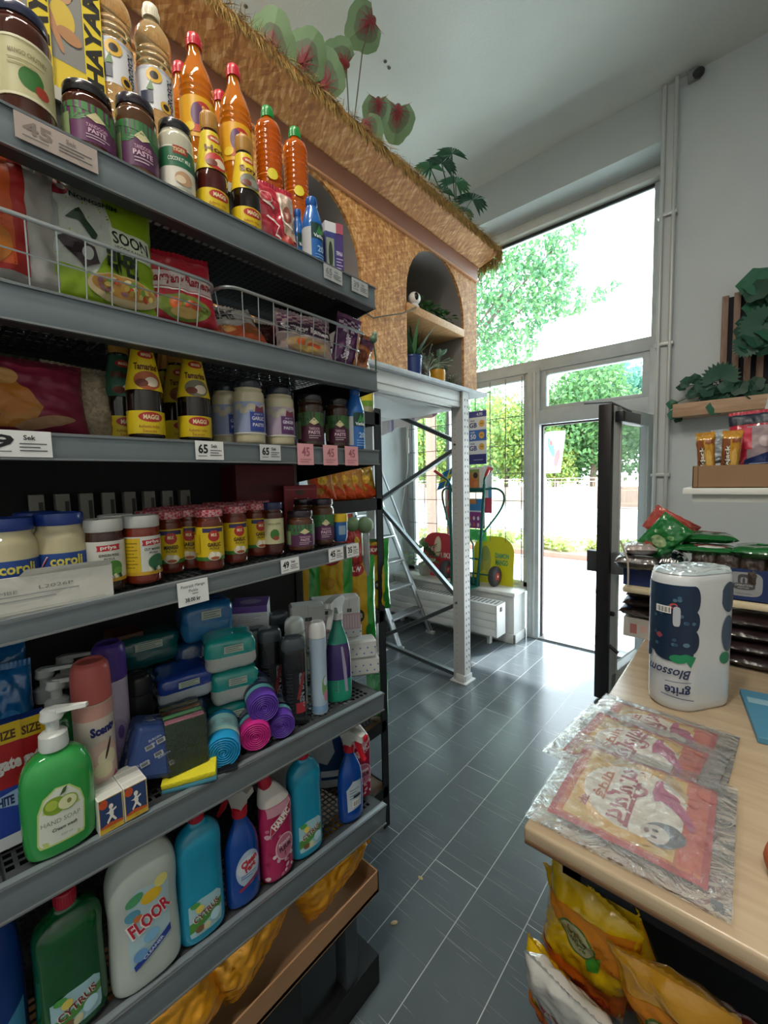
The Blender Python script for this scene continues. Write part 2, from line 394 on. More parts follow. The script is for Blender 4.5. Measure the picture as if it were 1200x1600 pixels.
# ================================================================== SETTING
wallm = M('#cdd4d6', rough=.75, var=.03, vscale=3, bump=.05, bscale=80)
ceilm = M('#d6dcd8', rough=.85, var=.04, vscale=2.2, bump=.12, bscale=60)
framem = M('#c0c7c8', rough=.45, var=.08, vscale=9)
frame_w = M('#d4d6d2', rough=.4, var=.05, vscale=9)
GLASS = glass_pane(); DGL = M('#b9c2c4', rough=.2, alpha=.35)
b = MB(); b.box((-3.4, -3.2, -.12), (1.9, 4.22, 0), mat_floor()); struct(b.build('floor', flat=True))
b = MB(); b.box((-3.4, -3.2, 4.35), (1.9, 4.3, 4.5), ceilm); struct(b.build('ceiling', flat=True))
b = MB(); b.box((-3.35, -3.2, 0), (-3.2, 4.3, 4.35), wallm); struct(b.build('wall_left', flat=True))
b = MB(); b.box((1.7, -3.2, 0), (1.85, 3.74, 4.35), wallm); struct(b.build('wall_right', flat=True))
b = MB(); b.box((-3.2, -3.15, 0), (1.7, -3.0, 4.35), wallm); struct(b.build('wall_back', flat=True))
b = MB(); b.box((-.57, 3.74, 0), (1.85, 4.3, 4.35), wallm); struct(b.build('wall_front', flat=True))
b = MB(); b.box((-3.2, 3.74, 4.0), (-.57, 4.3, 4.35), M('#c2cacb', rough=.8, var=.03, vscale=2)); struct(b.build('trim_soffit', flat=True))
# cracks and marks near the ceiling corner
YW = 4.1
def fbox(b, x0, x1, z0, z1, y0=YW - .03, y1=YW + .05, m=None, bev=.006): b.box((x0, y0, z0), (x1, y1, z1), m or framem, bev)
w = MB(); fbox(w, -3.2, -.57, 3.92, 4.0, YW - .10, YW + .08, frame_w); fbox(w, -3.2, -3.12, 2.70, 3.92); fbox(w, -.655, -.57, 2.2, 3.92)
fbox(w, -3.2, -.6, 2.625, 2.735, YW - .05, YW + .06)
win2 = struct(w.build('window_2'))
p = MB(); p.box((-3.12, YW, 2.73), (-.65, YW + .006, 3.92), GLASS); p.build('pane', win2, flat=True)
p = MB(); p.box((-3.12, YW - .02, 3.895), (-.65, YW + .0, 3.92), M('#2e3334', rough=.6)); p.build('gasket', win2, flat=True)
w = MB(); fbox(w, -3.2, -3.10, .5, 2.64); fbox(w, -1.72, -1.665, .5, 2.64); fbox(w, -3.2, -1.67, .5, .56); fbox(w, -3.1, -1.7, 2.57, 2.64)
fbox(w, -2.63, -2.60, .56, 2.57)
win1 = struct(w.build('window_1'))
p = MB(); p.box((-3.1, YW, .55), (-1.71, YW + .006, 2.58), GLASS); p.build('pane', win1, flat=True)
g = MB(); gm = M('#77797b', rough=.4, metal=.6)
for k in range(9): g.cyl((-3.08 + .17 * k, YW - .07, .56), (-3.08 + .17 * k, YW - .07, 2.6), .0045, gm, n=6)
for k in range(7): g.cyl((-3.14, YW - .065, .82 + .28 * k), (-1.69, YW - .065, .82 + .28 * k), .004, gm, n=6)
g.build('grille', win1)
w = MB(); fbox(w, -1.67, -1.55, 0, 2.66, YW - .06, YW + .08); fbox(w, -.655, -.57, 0, 2.64, YW - .06, YW + .08); fbox(w, -1.56, -.65, 2.12, 2.255, YW - .05, YW + .08)
fbox(w, -1.60, -1.585, .02, 2.62, YW - .075, YW - .055, frame_w); fbox(w, -1.63, -1.62, .02, 2.62, YW - .07, YW - .055, frame_w)
struct(w.build('trim_door_frame'))
w = MB(); fbox(w, -1.55, -1.50, 2.255, 2.64); fbox(w, -.71, -.655, 2.255, 2.64); fbox(w, -1.5, -.7, 2.255, 2.29); fbox(w, -1.5, -.7, 2.585, 2.63)
win3 = struct(w.build('window_3')); p = MB(); p.box((-1.5, YW, 2.28), (-.7, YW + .006, 2.6), GLASS); p.build('pane', win3, flat=True)
b = MB(); b.box((-1.55, YW - .06, -.0), (-.655, YW + .1, .018), M('#8c8f90', rough=.35, metal=.7), .004)
b.box((-1.55, YW - .075, .0), (-.655, YW - .06, .006), M('#34383a')); struct(b.build('trim_threshold'))
# dark rubber seals of the door opening
b = MB(); dk = M('#3b2b29', rough=.6); b.box((-1.555, YW + .0, .02), (-1.535, YW + .04, 2.12), dk); b.box((-1.54, YW, 2.105), (-.66, YW + .04, 2.125), dk); struct(b.build('trim_door_seal'))
# door leaf, swung into the shop
hinge = Vector((-.672, 4.03, 0)); free = Vector((-.80, 3.18, 0)); dv = (free - hinge); L = dv.length; ang = math.atan2(dv.y, dv.x)
b = MB(); T = None; wm = frame_w; blk = M('#231f22', rough=.4, var=.2, vscale=12)
b.box((.0, 0, .02), (.11, .06, 2.10), wm, .004); b.box((L - .20, 0, .02), (L - .045, .06, 2.10), wm, .004); b.box((L - .205, .06, .15), (L - .19, .068, 2.01), wm, .002)
b.box((.085, 0, 2.0), (L - .12, .06, 2.10), wm, .004); b.box((.085, 0, .02), (L - .12, .06, .16), wm, .004)
b.box((L - .046, -.012, .015), (L, .075, 2.105), blk, .006)
b.box((0, -.012, .02), (L - .046, -.0005, .16), blk); b.box((0, -.012, 2.0), (L - .046, -.0005, 2.1), blk); b.box((0, -.012, .16), (.085, -.0005, 2.0), blk); b.box((L - .12, -.012, .16), (L - .046, -.0005, 2.0), blk)
door = struct(b.build('door_1', loc=hinge, rot=(0, 0, ang)))
p = MB(); p.box((.085, .050, .16), (L - .12, .056, 2.0), DGL); p.build('pane', door, flat=True)
p = MB(); gry = M('#707476', rough=.4, metal=.3)
p.box((L - .10, .078, .93), (L - .035, .15, 1.08), gry, .004); p.box((L - .10, -.09, .93), (L - .03, -.012, 1.08), M('#3a3b3e', rough=.45), .004); p.build('door_handle', door)
p = MB(); p.box((L - .085, .06, .62), (L - .06, .09, .65), M('#222326'), .004); p.cyl((L - .07, .06, .4), (L - .07, .12, .36), .012, blk); p.build('door_lock', door)
p = MB(); p.box((L - .42, .06, 1.985), (L - .14, .115, 2.06), gry, .006); p.box((L - .14, .062, 1.985), (L - .09, .115, 2.06), M('#1f2226', rough=.4), .006); p.tube([(L - .3, .09, 2.07), (L - .12, .02, 2.13), (L - .02, -.12, 2.13)], .008, gry); p.build('door_closer', door)
p = MB()
for z in (.45, .78, 1.25): p.cyl((L + .004, .0, z), (L + .004, .0, z + .03), .009, blk, n=10)
p.build('latch', door)
# window seat, riser board and radiator
b = MB(); sm = M('#cfcfcb', rough=.5, var=.05, vscale=6)
b.box((-3.2, 3.79, 0), (-1.69, YW - .03, .47), sm, .006); b.box((-3.2, 3.76, .47), (-1.67, YW - .03, .505), M('#dddcd6', rough=.35, var=.04, vscale=8), .008)
b.box((-3.2, 3.772, 0), (-1.672, 3.79, .09), sm, .004); b.box((-1.69, 3.772, 0), (-1.672, YW - .06, .09), sm, .004); struct(b.build('trim_window_seat'))
r = thing('radiator', 'white convector radiator with grooved front below the window seat', 'radiator', (-2.4, 3.62, 0))
b = MB(); rm = M('#d8d8d4', rough=.35)
b.box((-.70, -.08, .13), (.66, .07, .415), M('#8b8c8a')); 
for k in range(4): b.box((-.70, -.095, .125 + k * .0745), (.645, -.075, .125 + k * .0745 + .0715), rm, .003)
b.build('front_panel', r)
b = MB(); b.box((.645, -.095, .12), (.662, .085, .43), rm, .003); b.box((-.71, -.095, .12), (-.695, .085, .43), rm, .003); b.build('side_panel', r)
b = MB(); b.box((-.70, -.095, .418), (.66, .085, .43), rm, .002)
for k in range(30): b.box((-.67 + k * .044, -.06, .4302), (-.645 + k * .044, .06, .4308), M('#77797a'))
b.build('top_grille', r)
b = MB(); b.box((.662, -.03, .36), (.672, .0, .40), M('#6a6c6c'), .002); b.build('valve', r)
b = MB(); b.box((-.6, .02, 0), (-.57, .07, .125), rm); b.box((.5, .02, 0), (.53, .07, .125), rm); b.build('foot', r)
# pipe runs in the corner
b = MB(); pm = M('#c3c7c6', rough=.35, metal=.2)
b.cyl((-.548, 3.70, .0), (-.548, 3.70, 4.33), .013, pm, n=14); b.cyl((-.478, 3.70, .0), (-.478, 3.70, 4.345), .013, pm, n=14)
b.box((-.536, 3.715, 0), (-.49, 3.74, 4.30), M('#ccd0cf', rough=.5)); 
for z in (.7, 1.6, 2.55, 3.45): b.box((-.575, 3.69, z), (-.455, 3.738, z + .025), pm, .004)
struct(b.build('trim_pipes'))
b = MB(); b.ball((-.36, 3.70, 4.30), .035, M('#2d2c2c', rough=.5), sc=(1, 1, .8)); b.box((-.42, 3.69, 4.28), (-.35, 3.74, 4.34), M('#8f9292'), .008)
tag(b.build('sensor_knob'), 'small dark knob mounted high in the corner beside the pipes', 'fitting')
b = MB(); sc_ = M('#5d5c55', rough=.9)
for q in ((602, 96), (608, 106), (384, 10)):
    c = at(*q, z=4.348); b.lathe([(.012, -.001), (.009, 0.0)], sc_, n=9, T=Matrix.Translation(c))
struct(b.build('trim_ceiling_marks'))
# lamps
for i, (x, y) in enumerate(LAMPS):
    t = thing('tube_lamp', ['white tube lamp fixed to the ceiling above the counter aisle', 'white tube lamp on the ceiling farthest from the shop door', 'white tube lamp on the ceiling behind the shelving'][i], 'lamp', (x, y, 4.35))
    b = MB(); b.box((-.09, -.62, -.07), (.09, .62, 0), M('#d8d8d4'), .01); b.build('housing', t)
    e = bpy.data.materials.get('lamp_glow')
    if not e:
        e = bpy.data.materials.new('lamp_glow'); e.use_nodes = True; q = e.node_tree.nodes['Principled BSDF']; q.inputs['Emission Color'].default_value = (1, .95, .86, 1); q.inputs['Emission Strength'].default_value = 9
    b = MB(); b.cyl((-.04, -.58, -.088), (-.04, .58, -.088), .015, e); b.cyl((.04, -.58, -.088), (.04, .58, -.088), .015, e); b.build('tube', t)

# ================================================================== STREET
b = MB(); b.box((-70, YW + .12, -.3), (30, 9.0, -.03), M('#d9dada', rough=.8, var=.04, vscale=1.5)); struct(b.build('pavement', flat=True))
b = MB(); b.box((-70, 9.0, -.3), (30, 70, -.05), M('#cccbc8', rough=.85, var=.05, vscale=1)); struct(b.build('road', flat=True))
b = MB(); b.box((-40, 8.55, -.05), (10, 8.68, .07), M('#8d6354', rough=.8, var=.15, vscale=4)); struct(b.build('trim_kerb', flat=True))
b = MB(); b.box((-40, 8.68, -.05), (10, 9.7, .06), M('#7c6e58', rough=.95, var=.2, vscale=9)); struct(b.build('planting_bed', flat=True))
def leafmat(c, tl=.35):
    m = bpy.data.materials.new('leaf'); m.use_nodes = True; n = m.node_tree.nodes; l = m.node_tree.links
    bs = n['Principled BSDF']; bs.inputs['Base Color'].default_value = (*lin(c), 1); bs.inputs['Roughness'].default_value = .5
    t = n.new('ShaderNodeBsdfTranslucent'); t.inputs[0].default_value = (*lin(c), 1); mx = n.new('ShaderNodeMixShader'); mx.inputs[0].default_value = tl
    l.new(bs.outputs[0], mx.inputs[1]); l.new(t.outputs[0], mx.inputs[2]); l.new(mx.outputs[0], n['Material Output'].inputs[0]); return m
def foliage(b, blobs, n, size, mats, rnd, shell=.55):
    vols = [r[0] * r[1] * r[2] if isinstance(r, tuple) else r ** 3 for c, r in blobs]; tot = sum(v ** .67 for v in vols)
    for (c, r), v in zip(blobs, vols):
        rr = r if isinstance(r, tuple) else (r, r, r)
        for _ in range(int(n * v ** .67 / tot)):
            d = Vector((rnd.gauss(0, 1), rnd.gauss(0, 1), rnd.gauss(0, 1))).normalized() * (shell + (1 - shell) * rnd.random()) 
            d *= 1 + .25 * nz(d.x * 2 + c[0], d.y * 2 + c[1], d.z * 2 + c[2])
            p = Vector((c[0] + d.x * rr[0], c[1] + d.y * rr[1], c[2] + d.z * rr[2]))
            u = Vector((rnd.gauss(0, 1), rnd.gauss(0, 1), rnd.gauss(0, 1))).normalized(); w = u.orthogonal().normalized(); s = size * (.6 + .8 * rnd.random())
            q = w.cross(u); a = p + u * s; e = p - u * s; f = p + w * s * .55 + q * s * .2; g_ = p - w * s * .55 + q * s * .2
            b.add([e, f, a, g_], [(0, 1, 2), (0, 2, 3)], mats[int(rnd.random() * len(mats))])
rl = random.Random(3)
LG = [leafmat('#6f9a5c'), leafmat('#84a868'), leafmat('#5c8a50')]
LD = [leafmat('#557f48'), leafmat('#6a9455'), leafmat('#466e3e')]
LN = [leafmat('#5c8a55', .2), leafmat('#729c62', .2), leafmat('#4f8058', .2)]
LY = [leafmat('#a3ac50'), leafmat('#8ca052'), leafmat('#72924c')]
LB = [leafmat('#5f9482'), leafmat('#76a68e'), leafmat('#4f8676')]
bark = M('#6a5a4e', rough=.9, var=.2, vscale=20)
def tree(label, base, h, blobs, n, size, mats, trunk=.16):
    t = thing('street_tree', label, 'tree', base)
    b = MB(); b.tube([(0, 0, -.1), (.1, 0, h * .3), (-.05, .05, h * .6), (.05, 0, h * .85)], [trunk, trunk * .8, trunk * .5, trunk * .2], bark, n=10)
    for c, r in blobs[:7]: b.tube([(0, 0, h * .45), (c[0] * .5, c[1] * .5, (h * .5 + c[2]) / 2), c], [trunk * .35, trunk * .2, .012], bark, n=6)
    b.build('trunk', t); b = MB(); foliage(b, blobs, n, size, mats, rl); b.build('crown', t, flat=True); return t
# the near tree whose boughs reach across the upper window
nb = Vector((-7.4, 9.2, -.05)); bl = []
for q, y, r in (((740, 395), 9.0, .8), ((780, 380), 8.8, .62), ((835, 395), 8.8, .62), ((880, 372), 8.6, .40), ((760, 450), 9.1, .8), ((815, 440), 8.7, .68), ((862, 440), 8.5, .50), ((895, 470), 8.3, .34), ((760, 500), 8.9, .7), ((815, 495), 8.6, .55), ((850, 482), 8.4, .4), ((880, 425), 8.5, .34),
                ((935, 462), 8.2, .17), ((962, 447), 8.2, .12), ((775, 548), 8.7, .48), ((812, 545), 8.5, .42), ((746, 560), 9, .42), ((700, 420), 9.2, 1.0), ((640, 420), 9.3, 1.1), ((700, 530), 9.2, .8), ((905, 350), 8.5, .17)):
    bl.append((tuple(at(*q, y=y) - nb), r * .93))
tree('leafy street tree whose boughs cross the upper shop window', nb, 6.5, bl, 11500, .052, LN, .17)
# rows of trees beyond the road
def far_tree(label, px, Y, r, z0, h, mats, n=2600, size=.24, grp=None):
    c = at(px, 735, y=Y); bls = []
    for k in range(9):
        a = 2 * PI * k / 9; bls.append(((math.cos(a) * r * .55, math.sin(a) * r * .5, z0 + (h - z0) * (.25 + .5 * ((k * 5) % 9) / 9)), r * .55))
    bls.append(((0, 0, h - r * .5), r * .6)); bls.append(((0, 0, (z0 + h) / 2), (r * .8, r * .7, (h - z0) * .45)))
    t = tree(label, Vector((c.x, Y, -.05)), h, bls, int(n * 1.6), size * .75, mats, .2)
far_tree('tall dark green tree filling the right of the open doorway view', 925, 27, 3.3, 1.2, 8.6, LD, 5200, .2)
far_tree('dark green tree behind the beach flag', 865, 29, 3.0, 1.0, 7.2, LD, 4200, .2)
far_tree('bright yellow green bush beyond the railing in the doorway', 868, 25.5, 1.15, .8, 4.6, LY, 2000, .14)
far_tree('blue green tree crown seen through the window over the door', 950, 33, 3.2, 3, 9.6, LB, 5200, .25)
far_tree('rounded blue green tree at the right edge of the window over the door', 1003, 31, 2.8, 3, 8.2, LB, 3200, .25)
far_tree('yellow green tree behind the wire grille beside the door post', 790, 27, 2.6, .9, 7.2, LY, 3600, .19)
far_tree('green tree between the phone card poster and the grille', 760, 31, 2.8, .9, 8.6, LG, 3600, .2)
far_tree('green tree seen between the rack braces', 690, 31, 3.4, .9, 9.2, LG, 3600, .22)
far_tree('yellow green tree seen left of the rack post', 665, 28, 2.4, .9, 6.6, LY, 3000, .2)
far_tree('dark green tree at the far left of the grille window', 640, 34, 4.4, .9, 9.4, LD, 3600, .25)
far_tree('dark green tree standing just right of the door post', 838, 32, 3.2, .9, 7.6, LD, 3600, .22)
# low planting
b = MB(); rp = random.Random(5)
foliage(b, [((-16 + k * .42 + rp.random() * .2, 9.1 + rp.uniform(-.2, .25), .16 + rp.random() * .12), (.34, .3, .2)) for k in range(48)], 9500, .05, [leafmat('#a9b56a'), leafmat('#c6c886'), leafmat('#8aa356')], rp, .2)
tag(b.build('low_hedge', flat=True), 'low sunlit strip of shrubs along the kerb', 'hedge', kind='stuff')
# street railings
def railing(name, label, y, z0, z1, x0, x1, step, m, postw=.03, rails=(0, 1)):
    t = thing(name, label, 'railing', (x0, y, 0)); b = MB(); Lx = x1 - x0; k = 0; x = 0
    while x < Lx: b.box((x - .008, -.008, z0), (x + .008, .008, z1), m); x += step
    b.build('balusters', t, flat=True); b = MB(); x = 0
    while x < Lx: b.box((x - postw, -postw, -.05), (x + postw, postw, z1 + .03), m); x += step * 12
    b.build('posts', t, flat=True); b = MB()
    for q in rails: b.box((0, -.02, z0 + (z1 - z0) * q - .02), (Lx, .02, z0 + (z1 - z0) * q + .02), m)
    b.build('rails', t, flat=True)
rc = M('#a58877', rough=.7)
railing('street_railing', 'brown street railing nearest the shop across the road', 21, .12, 1.35, -34, 8, .16, rc, .035)
railing('balustrade', 'pale balustrade behind the brown street railing', 23.5, .2, 1.5, -36, 9, .34, M('#c7ab92', rough=.8), .06, (0, .5, 1))
b = MB(); b.box((-40, 24.6, -.05), (10, 24.9, 1.0), M('#b79c8a', rough=.9, var=.15, vscale=3)); tag(b.build('garden_wall', flat=True), 'long low reddish wall behind the balustrade', 'wall')
# beach flag
c = at(868, 700, y=12.5); t = thing('beach_flag', 'white feather flag with blue and red strokes standing across the pavement', 'flag', (c.x, c.y, -.03))
b = MB(); b.cyl((-.30, 0, 0), (-.30, 0, 2.9), .02, M('#d0d4d8', metal=.5)); b.build('pole', t)
b = MB(); fm = leafmat('#e8eef4', .5)
def ff(u, v): return (-.29 + u * (.55 - .1 * (1 - v)) , .05 * math.sin(u * 5 + v * 3), 1.75 + v * 1.2)
b.grid(ff, 8, 12, fm); cv = Canvas(b, lambda u, v, d: (u, .05 * math.sin(((u + .29) / .5) * 5 + ((v - 1.75) / 1.2) * 3) - .004 - d * 8, v), seg=.06)
cv.e(-.12, 2.5, .09, .3, '#4b7fc4', .3); cv.e(.05, 2.15, .08, .28, '#d05a5c', -.2); cv.e(-.12, 2.62, .05, .08, '#8a4a3a'); cv.e(.05, 2.65, .1, .16, '#7fb6e0')
b.build('cloth', t, flat=True)
# brown gate post outside the grille window
c = at(674, 735, y=6.6); b = MB(); b.box((-.075, -.075, 0), (.075, .075, 3.05), M('#8e6a5c', rough=.8, var=.1), .01); tag(b.build('signpost', loc=(c.x, c.y, -.03)), 'thick brown post standing on the pavement outside the grille', 'post')
# ================================================================== PALLET RACK AND LOFT
XR = -1.70
wm = M('#cfcfcb', rough=.4, var=.05, vscale=5); galv = M('#8f9698', rough=.35, metal=.8); dkgal = M('#55595a', rough=.4, metal=.7)
rack = thing('pallet_rack', 'white pallet rack frame with perforated post carrying the chipboard loft', 'rack', (XR, 2.84, 0))
def upright(x, y):
    b = MB(); b.box((x - .05, y - .045, .01), (x - .045, y + .045, 2.28), M('#a9a8a4', rough=.5)); b.box((x + .045, y - .045, .01), (x + .05, y + .045, 2.28), wm)
    b.box((x - .05, y - .05, .01), (x + .05, y - .045, 2.28), M('#b3b1ad', rough=.5)); b.box((x - .05, y + .04, .01), (x + .05, y + .045, 2.28), wm)
    cv = Canvas(b, side_map(y - .05)); cf = Canvas(b, front_map(x + .05)); hole = '#4a4b4c'
    for k in range(43):
        z = .10 + k * .05; cv.e(x - .02, z, .004, .004, '#6d6b68', n=8); cv.d = .0006
        cf.p([(y - .025, z), (y - .012, z + .006), (y - .012, z + .022), (y - .025, z + .016)], hole); cf.p([(y + .025, z), (y + .012, z + .006), (y + .012, z + .022), (y + .025, z + .016)], hole); cf.d = .0004
    b.build('post', rack)
    b = MB(); b.box((x - .07, y - .08, 0), (x + .08, y + .07, .012), wm, .003); b.box((x - .02, y - .07, .012), (x + .055, y - .05, .07), wm, .004); b.box((x + .05, y - .05, .012), (x + .06, y + .05, .06), wm, .003); b.build('base_plate', rack)
upright(0, 0); upright(-.93, 0)
for k, (z0, z1) in enumerate(((.10, .03), (.13, .62), (1.42, .66), (1.42, 1.86), (2.3, 1.90))):
    b = MB(); a = Vector((-.90, -.0 + .004 * k, z0)); c = Vector((-.03, .004 * k, z1)); d = (c - a); Lb = d.length; T = Matrix.Translation(a) @ d.to_track_quat('X', 'Z').to_matrix().to_4x4()
    b.box((0, -.019, -.017), (Lb, .019, -.013), galv, T=T); b.box((0, .015, -.017), (Lb, .019, .017), galv, T=T); b.box((0, -.019, .013), (Lb, .019, .017), galv, T=T); b.box((0, -.019, -.013), (Lb, -.016, .013), dkgal, T=T); b.build('brace', rack)
b = MB()
for z in (1.88, .64):
    for dy in (-.052,): b.cyl((-.02, dy, z), (-.02, dy - .01, z), .009, dkgal, n=8)
b.build('bolt', rack)
for x in (0, -.93):
    b = MB(); b.box((x - .03, -2.75, 2.155), (x + .035, -.05, 2.27), wm, .006); b.box((x + .036, -2.75, 2.19), (x + .038, -.05, 2.196), M('#9a9a97')); b.build('beam', rack)
b = MB(); b.box((-1.0, -2.8, 2.272), (.07, .30, 2.30), M('#aeb3b6', rough=.5, var=.15, vscale=14), .002); b.build('deck', rack)
# the loft house front
osb = mat_osb(); brn = M('#9a6a55', rough=.55, var=.06, vscale=6)
loft = thing('chipboard_loft', 'chipboard house front with arched niches and straw eaves above the rack', 'cabin', (XR, 3.10, 2.30))
def arch_pts(y0, y1, z0, zs, zt, n=14):
    c = (y0 + y1) / 2; r = (y1 - y0) / 2; pts = [(y0, z0)]
    for k in range(n + 1):
        a = PI - PI * k / n; pts.append((c + r * math.cos(a), zs + (zt - zs) * math.sin(a)))
    pts.append((y1, z0)); return pts
# board face with two arches, in (y,z) relative to the loft root, y from -2.1 to 0
def face(y0, y1, H, arches):
    pts = [(y0, 0)]
    for a in arches: pts += a
    pts += [(y1, 0), (y1, H), (y0, H)]; return pts
H = .92
A1 = arch_pts(-2.02, -1.32, 0, .45, .86); A2 = arch_pts(-.91, -.20, 0, .52, .885)
fp = face(-3.10, 0, H, [A1, A2]); b = MB(); T = Matrix(((0, 0, 1, 0), (1, 0, 0, 0), (0, 1, 0, 0), (0, 0, 0, 1)))
b.prism(fp, -.018, 0, osb, T=T); b.build('front_board', loft, flat=True)
b = MB(); b.box((-.80, -.018, 0), (-.018, 0, H), osb); b.build('end_board', loft, flat=True)
b = MB(); b.box((-.80, -3.10, 0), (-.78, -.02, H), M('#8d8a88', rough=.8)); b.build('back_board', loft, flat=True)
for a in (A1, A2):
    b = MB(); mid = M('#8f8986', rough=.85, var=.04, vscale=3)
    N = len(a)
    vs = []
    for y, z in a: vs += [(-.018, y, z), (-.42, y, z)]
    b.add(vs, [(2 * k, 2 * k + 1, 2 * k + 3, 2 * k + 2) for k in range(N - 1)], mid)
    b.prism([(y, z) for y, z in a], -.43, -.42, mid, T=T); b.build('niche_lining', loft, ang=60)
b = MB(); b.box((0, -3.10, .875), (.012, .002, .985), brn, .003); b.box((.0, -3.10, .868), (.018, .002, .88), M('#c08a62', rough=.6), .002); b.build('moulding', loft)
# sloping eave board
b = MB(); b.add([(-.8, -3.15, 1.06), (.02, -3.15, .985), (.18, -3.15, 1.06), (.18, -3.15, 1.085), (-.8, -3.15, 1.09), (-.8, .02, 1.06), (.02, .02, .985), (.18, .06, 1.06), (.18, .06, 1.085), (-.8, .02, 1.09)],
     [(0, 1, 2, 3, 4), (5, 9, 8, 7, 6), (0, 5, 6, 1), (1, 6, 7, 2), (2, 7, 8, 3), (3, 8, 9, 4), (4, 9, 5, 0)], osb); b.build('eave_board', loft, flat=True)
# straw
b = MB(); rs = random.Random(11); sms = [M(c, rough=.8) for c in ('#a98a52', '#8f7446', '#c2a25e', '#7d6a44', '#b08f4c')]
def straw(p, d, ln, m):
    u = Vector(d).normalized(); w = u.orthogonal().normalized() * .0018; q = Vector(p); e = q + u * ln * .6 + Vector((0, 0, -ln * .05)); f = q + u * ln + Vector((0, 0, -ln * .2))
    b.add([q - w, q + w, e + w * .8, e - w * .8, f], [(0, 1, 2, 3), (3, 2, 4)], m)
for k in range(6500):
    y = rs.uniform(-3.1, .07); m = sms[int(rs.random() * 5)]
    if rs.random() < .6: straw((rs.uniform(.10, .185), y, 1.088 + rs.random() * .01), (rs.uniform(.25, .9), rs.gauss(0, .35), rs.uniform(-.5, .3)), rs.uniform(.03, .075), m)
    else: straw((rs.uniform(.165, .186), y, rs.uniform(1.06, 1.09)), (rs.uniform(0, .5), rs.gauss(0, .3), -1), rs.uniform(.02, .06), m)
for k in range(420):
    straw((rs.uniform(-.1, .18), rs.uniform(.04, .075), rs.uniform(1.02, 1.085)), (rs.gauss(0, .15), rs.uniform(0, .35), -1), rs.uniform(.04, .12), sms[int(rs.random() * 5)])
s_ = b.build('straw_fringe', loft, flat=True); s_['kind'] = 'stuff'
b = MB(); b.box((-.42, -.905, .40), (.01, -.21, .455), mat_wood('#c8925c', '#e2b884', (3, 30, 30)), .004); b.build('niche_shelf', loft)
LX, LY_, LZ = XR, 3.10, 2.30
# --- things in the niches
c = thing('security_camera', 'small white round-headed camera on the niche shelf', 'camera', (-1.745, 2.335, 2.757), -.5)
b = MB(); b.lathe(chaikin([(.001, 0), (.035, 0), (.036, .01), (.028, .03), (.02, .045), (.001, .046)]), PL('#e4e2de')); b.build('base', c)
b = MB(); b.ball((0, 0, .075), .042, PL('#e9e7e3'), n=20); b.build('head', c); b = MB(); b.ball((.02, .0, .077), .03, PL('#17171a', rough=.15), n=18, sc=(.85, .75, 1)); b.build('lens', c)
b = MB(); b.tube([(-1.74, 2.30, 2.765), (-1.685, 2.27, 2.74), (-1.68, 2.12, 2.66), (-1.685, 1.98, 2.61), (-1.69, 1.86, 2.565), (-1.69, 1.80, 2.575)], .004, M('#5a574c', rough=.6), n=6)
tag(b.build('camera_cable'), 'thin dark cable drooping from the white camera across the chipboard', 'cable')
def leafy(label, kind, cat, loc, n, spread, leaf, mats, seed, pot=None, upb=.5):
    t = thing(kind, label, cat, loc); r = random.Random(seed)
    if pot: pot(t)
    sb = MB(); lb = MB()
    for k in range(n):
        a = r.uniform(0, 2 * PI); el = r.uniform(.1, 1.3) if upb > 0 else r.uniform(-.3, 1.1); ln = spread * r.uniform(.5, 1)
        d = Vector((math.cos(a) * math.cos(el), math.sin(a) * math.cos(el), math.sin(el))); p0 = Vector((0, 0, 0)); p1 = d * ln * .6 + Vector((0, 0, ln * .15)); p2 = d * ln
        sb.tube([p0, p1, p2], .0012, mats[0], n=4)
        u = (p2 - p1).normalized(); w = u.cross(Vector((0, 0, 1))).normalized() if abs(u.z) < .98 else Vector((1, 0, 0)); q = w.cross(u)
        s = leaf * r.uniform(.7, 1.2)
        out = [(0, 0), (.25, .32), (.6, .38), (1, 0), (.6, -.38), (.25, -.32)]
        lb.add([p2 + u * s * x + w * s * y + q * (-.25 * s * x * x + .12 * s * abs(y)) for x, y in out], [(0, 1, 2, 3), (0, 3, 4, 5)], mats[int(r.random() * len(mats))])
    sb.build('stem', t); lb.build('leaves', t, flat=True); return t
GR = [leafmat('#3c6b3c', .2), leafmat('#4e8248', .2), leafmat('#2c5532', .2)]; PG = [leafmat('#7fa07a', .2), leafmat('#5f8a6a', .2)]
for k, y in enumerate((2.37, 2.47, 2.57, 2.67, 2.77)):
    t = leafy(['small green succulent next to the white camera', 'small green trailing plant second from the camera on the niche shelf', 'small green plant in the middle of the niche shelf row', 'small green plant second from the right end of the niche shelf', 'small green trailing plant at the right end of the niche shelf'][k],
              'niche_plant', 'plant', (-1.80, y, 2.80), 46, .085, .04, GR, 20 + k, upb=0, pot=lambda t: MB().lathe([(.018, -.043), (.026, 0), (.02, 0.0)], M('#c9a27a', rough=.7)).build('pot', t))
    t['group'] = 'little plants on the niche shelf'
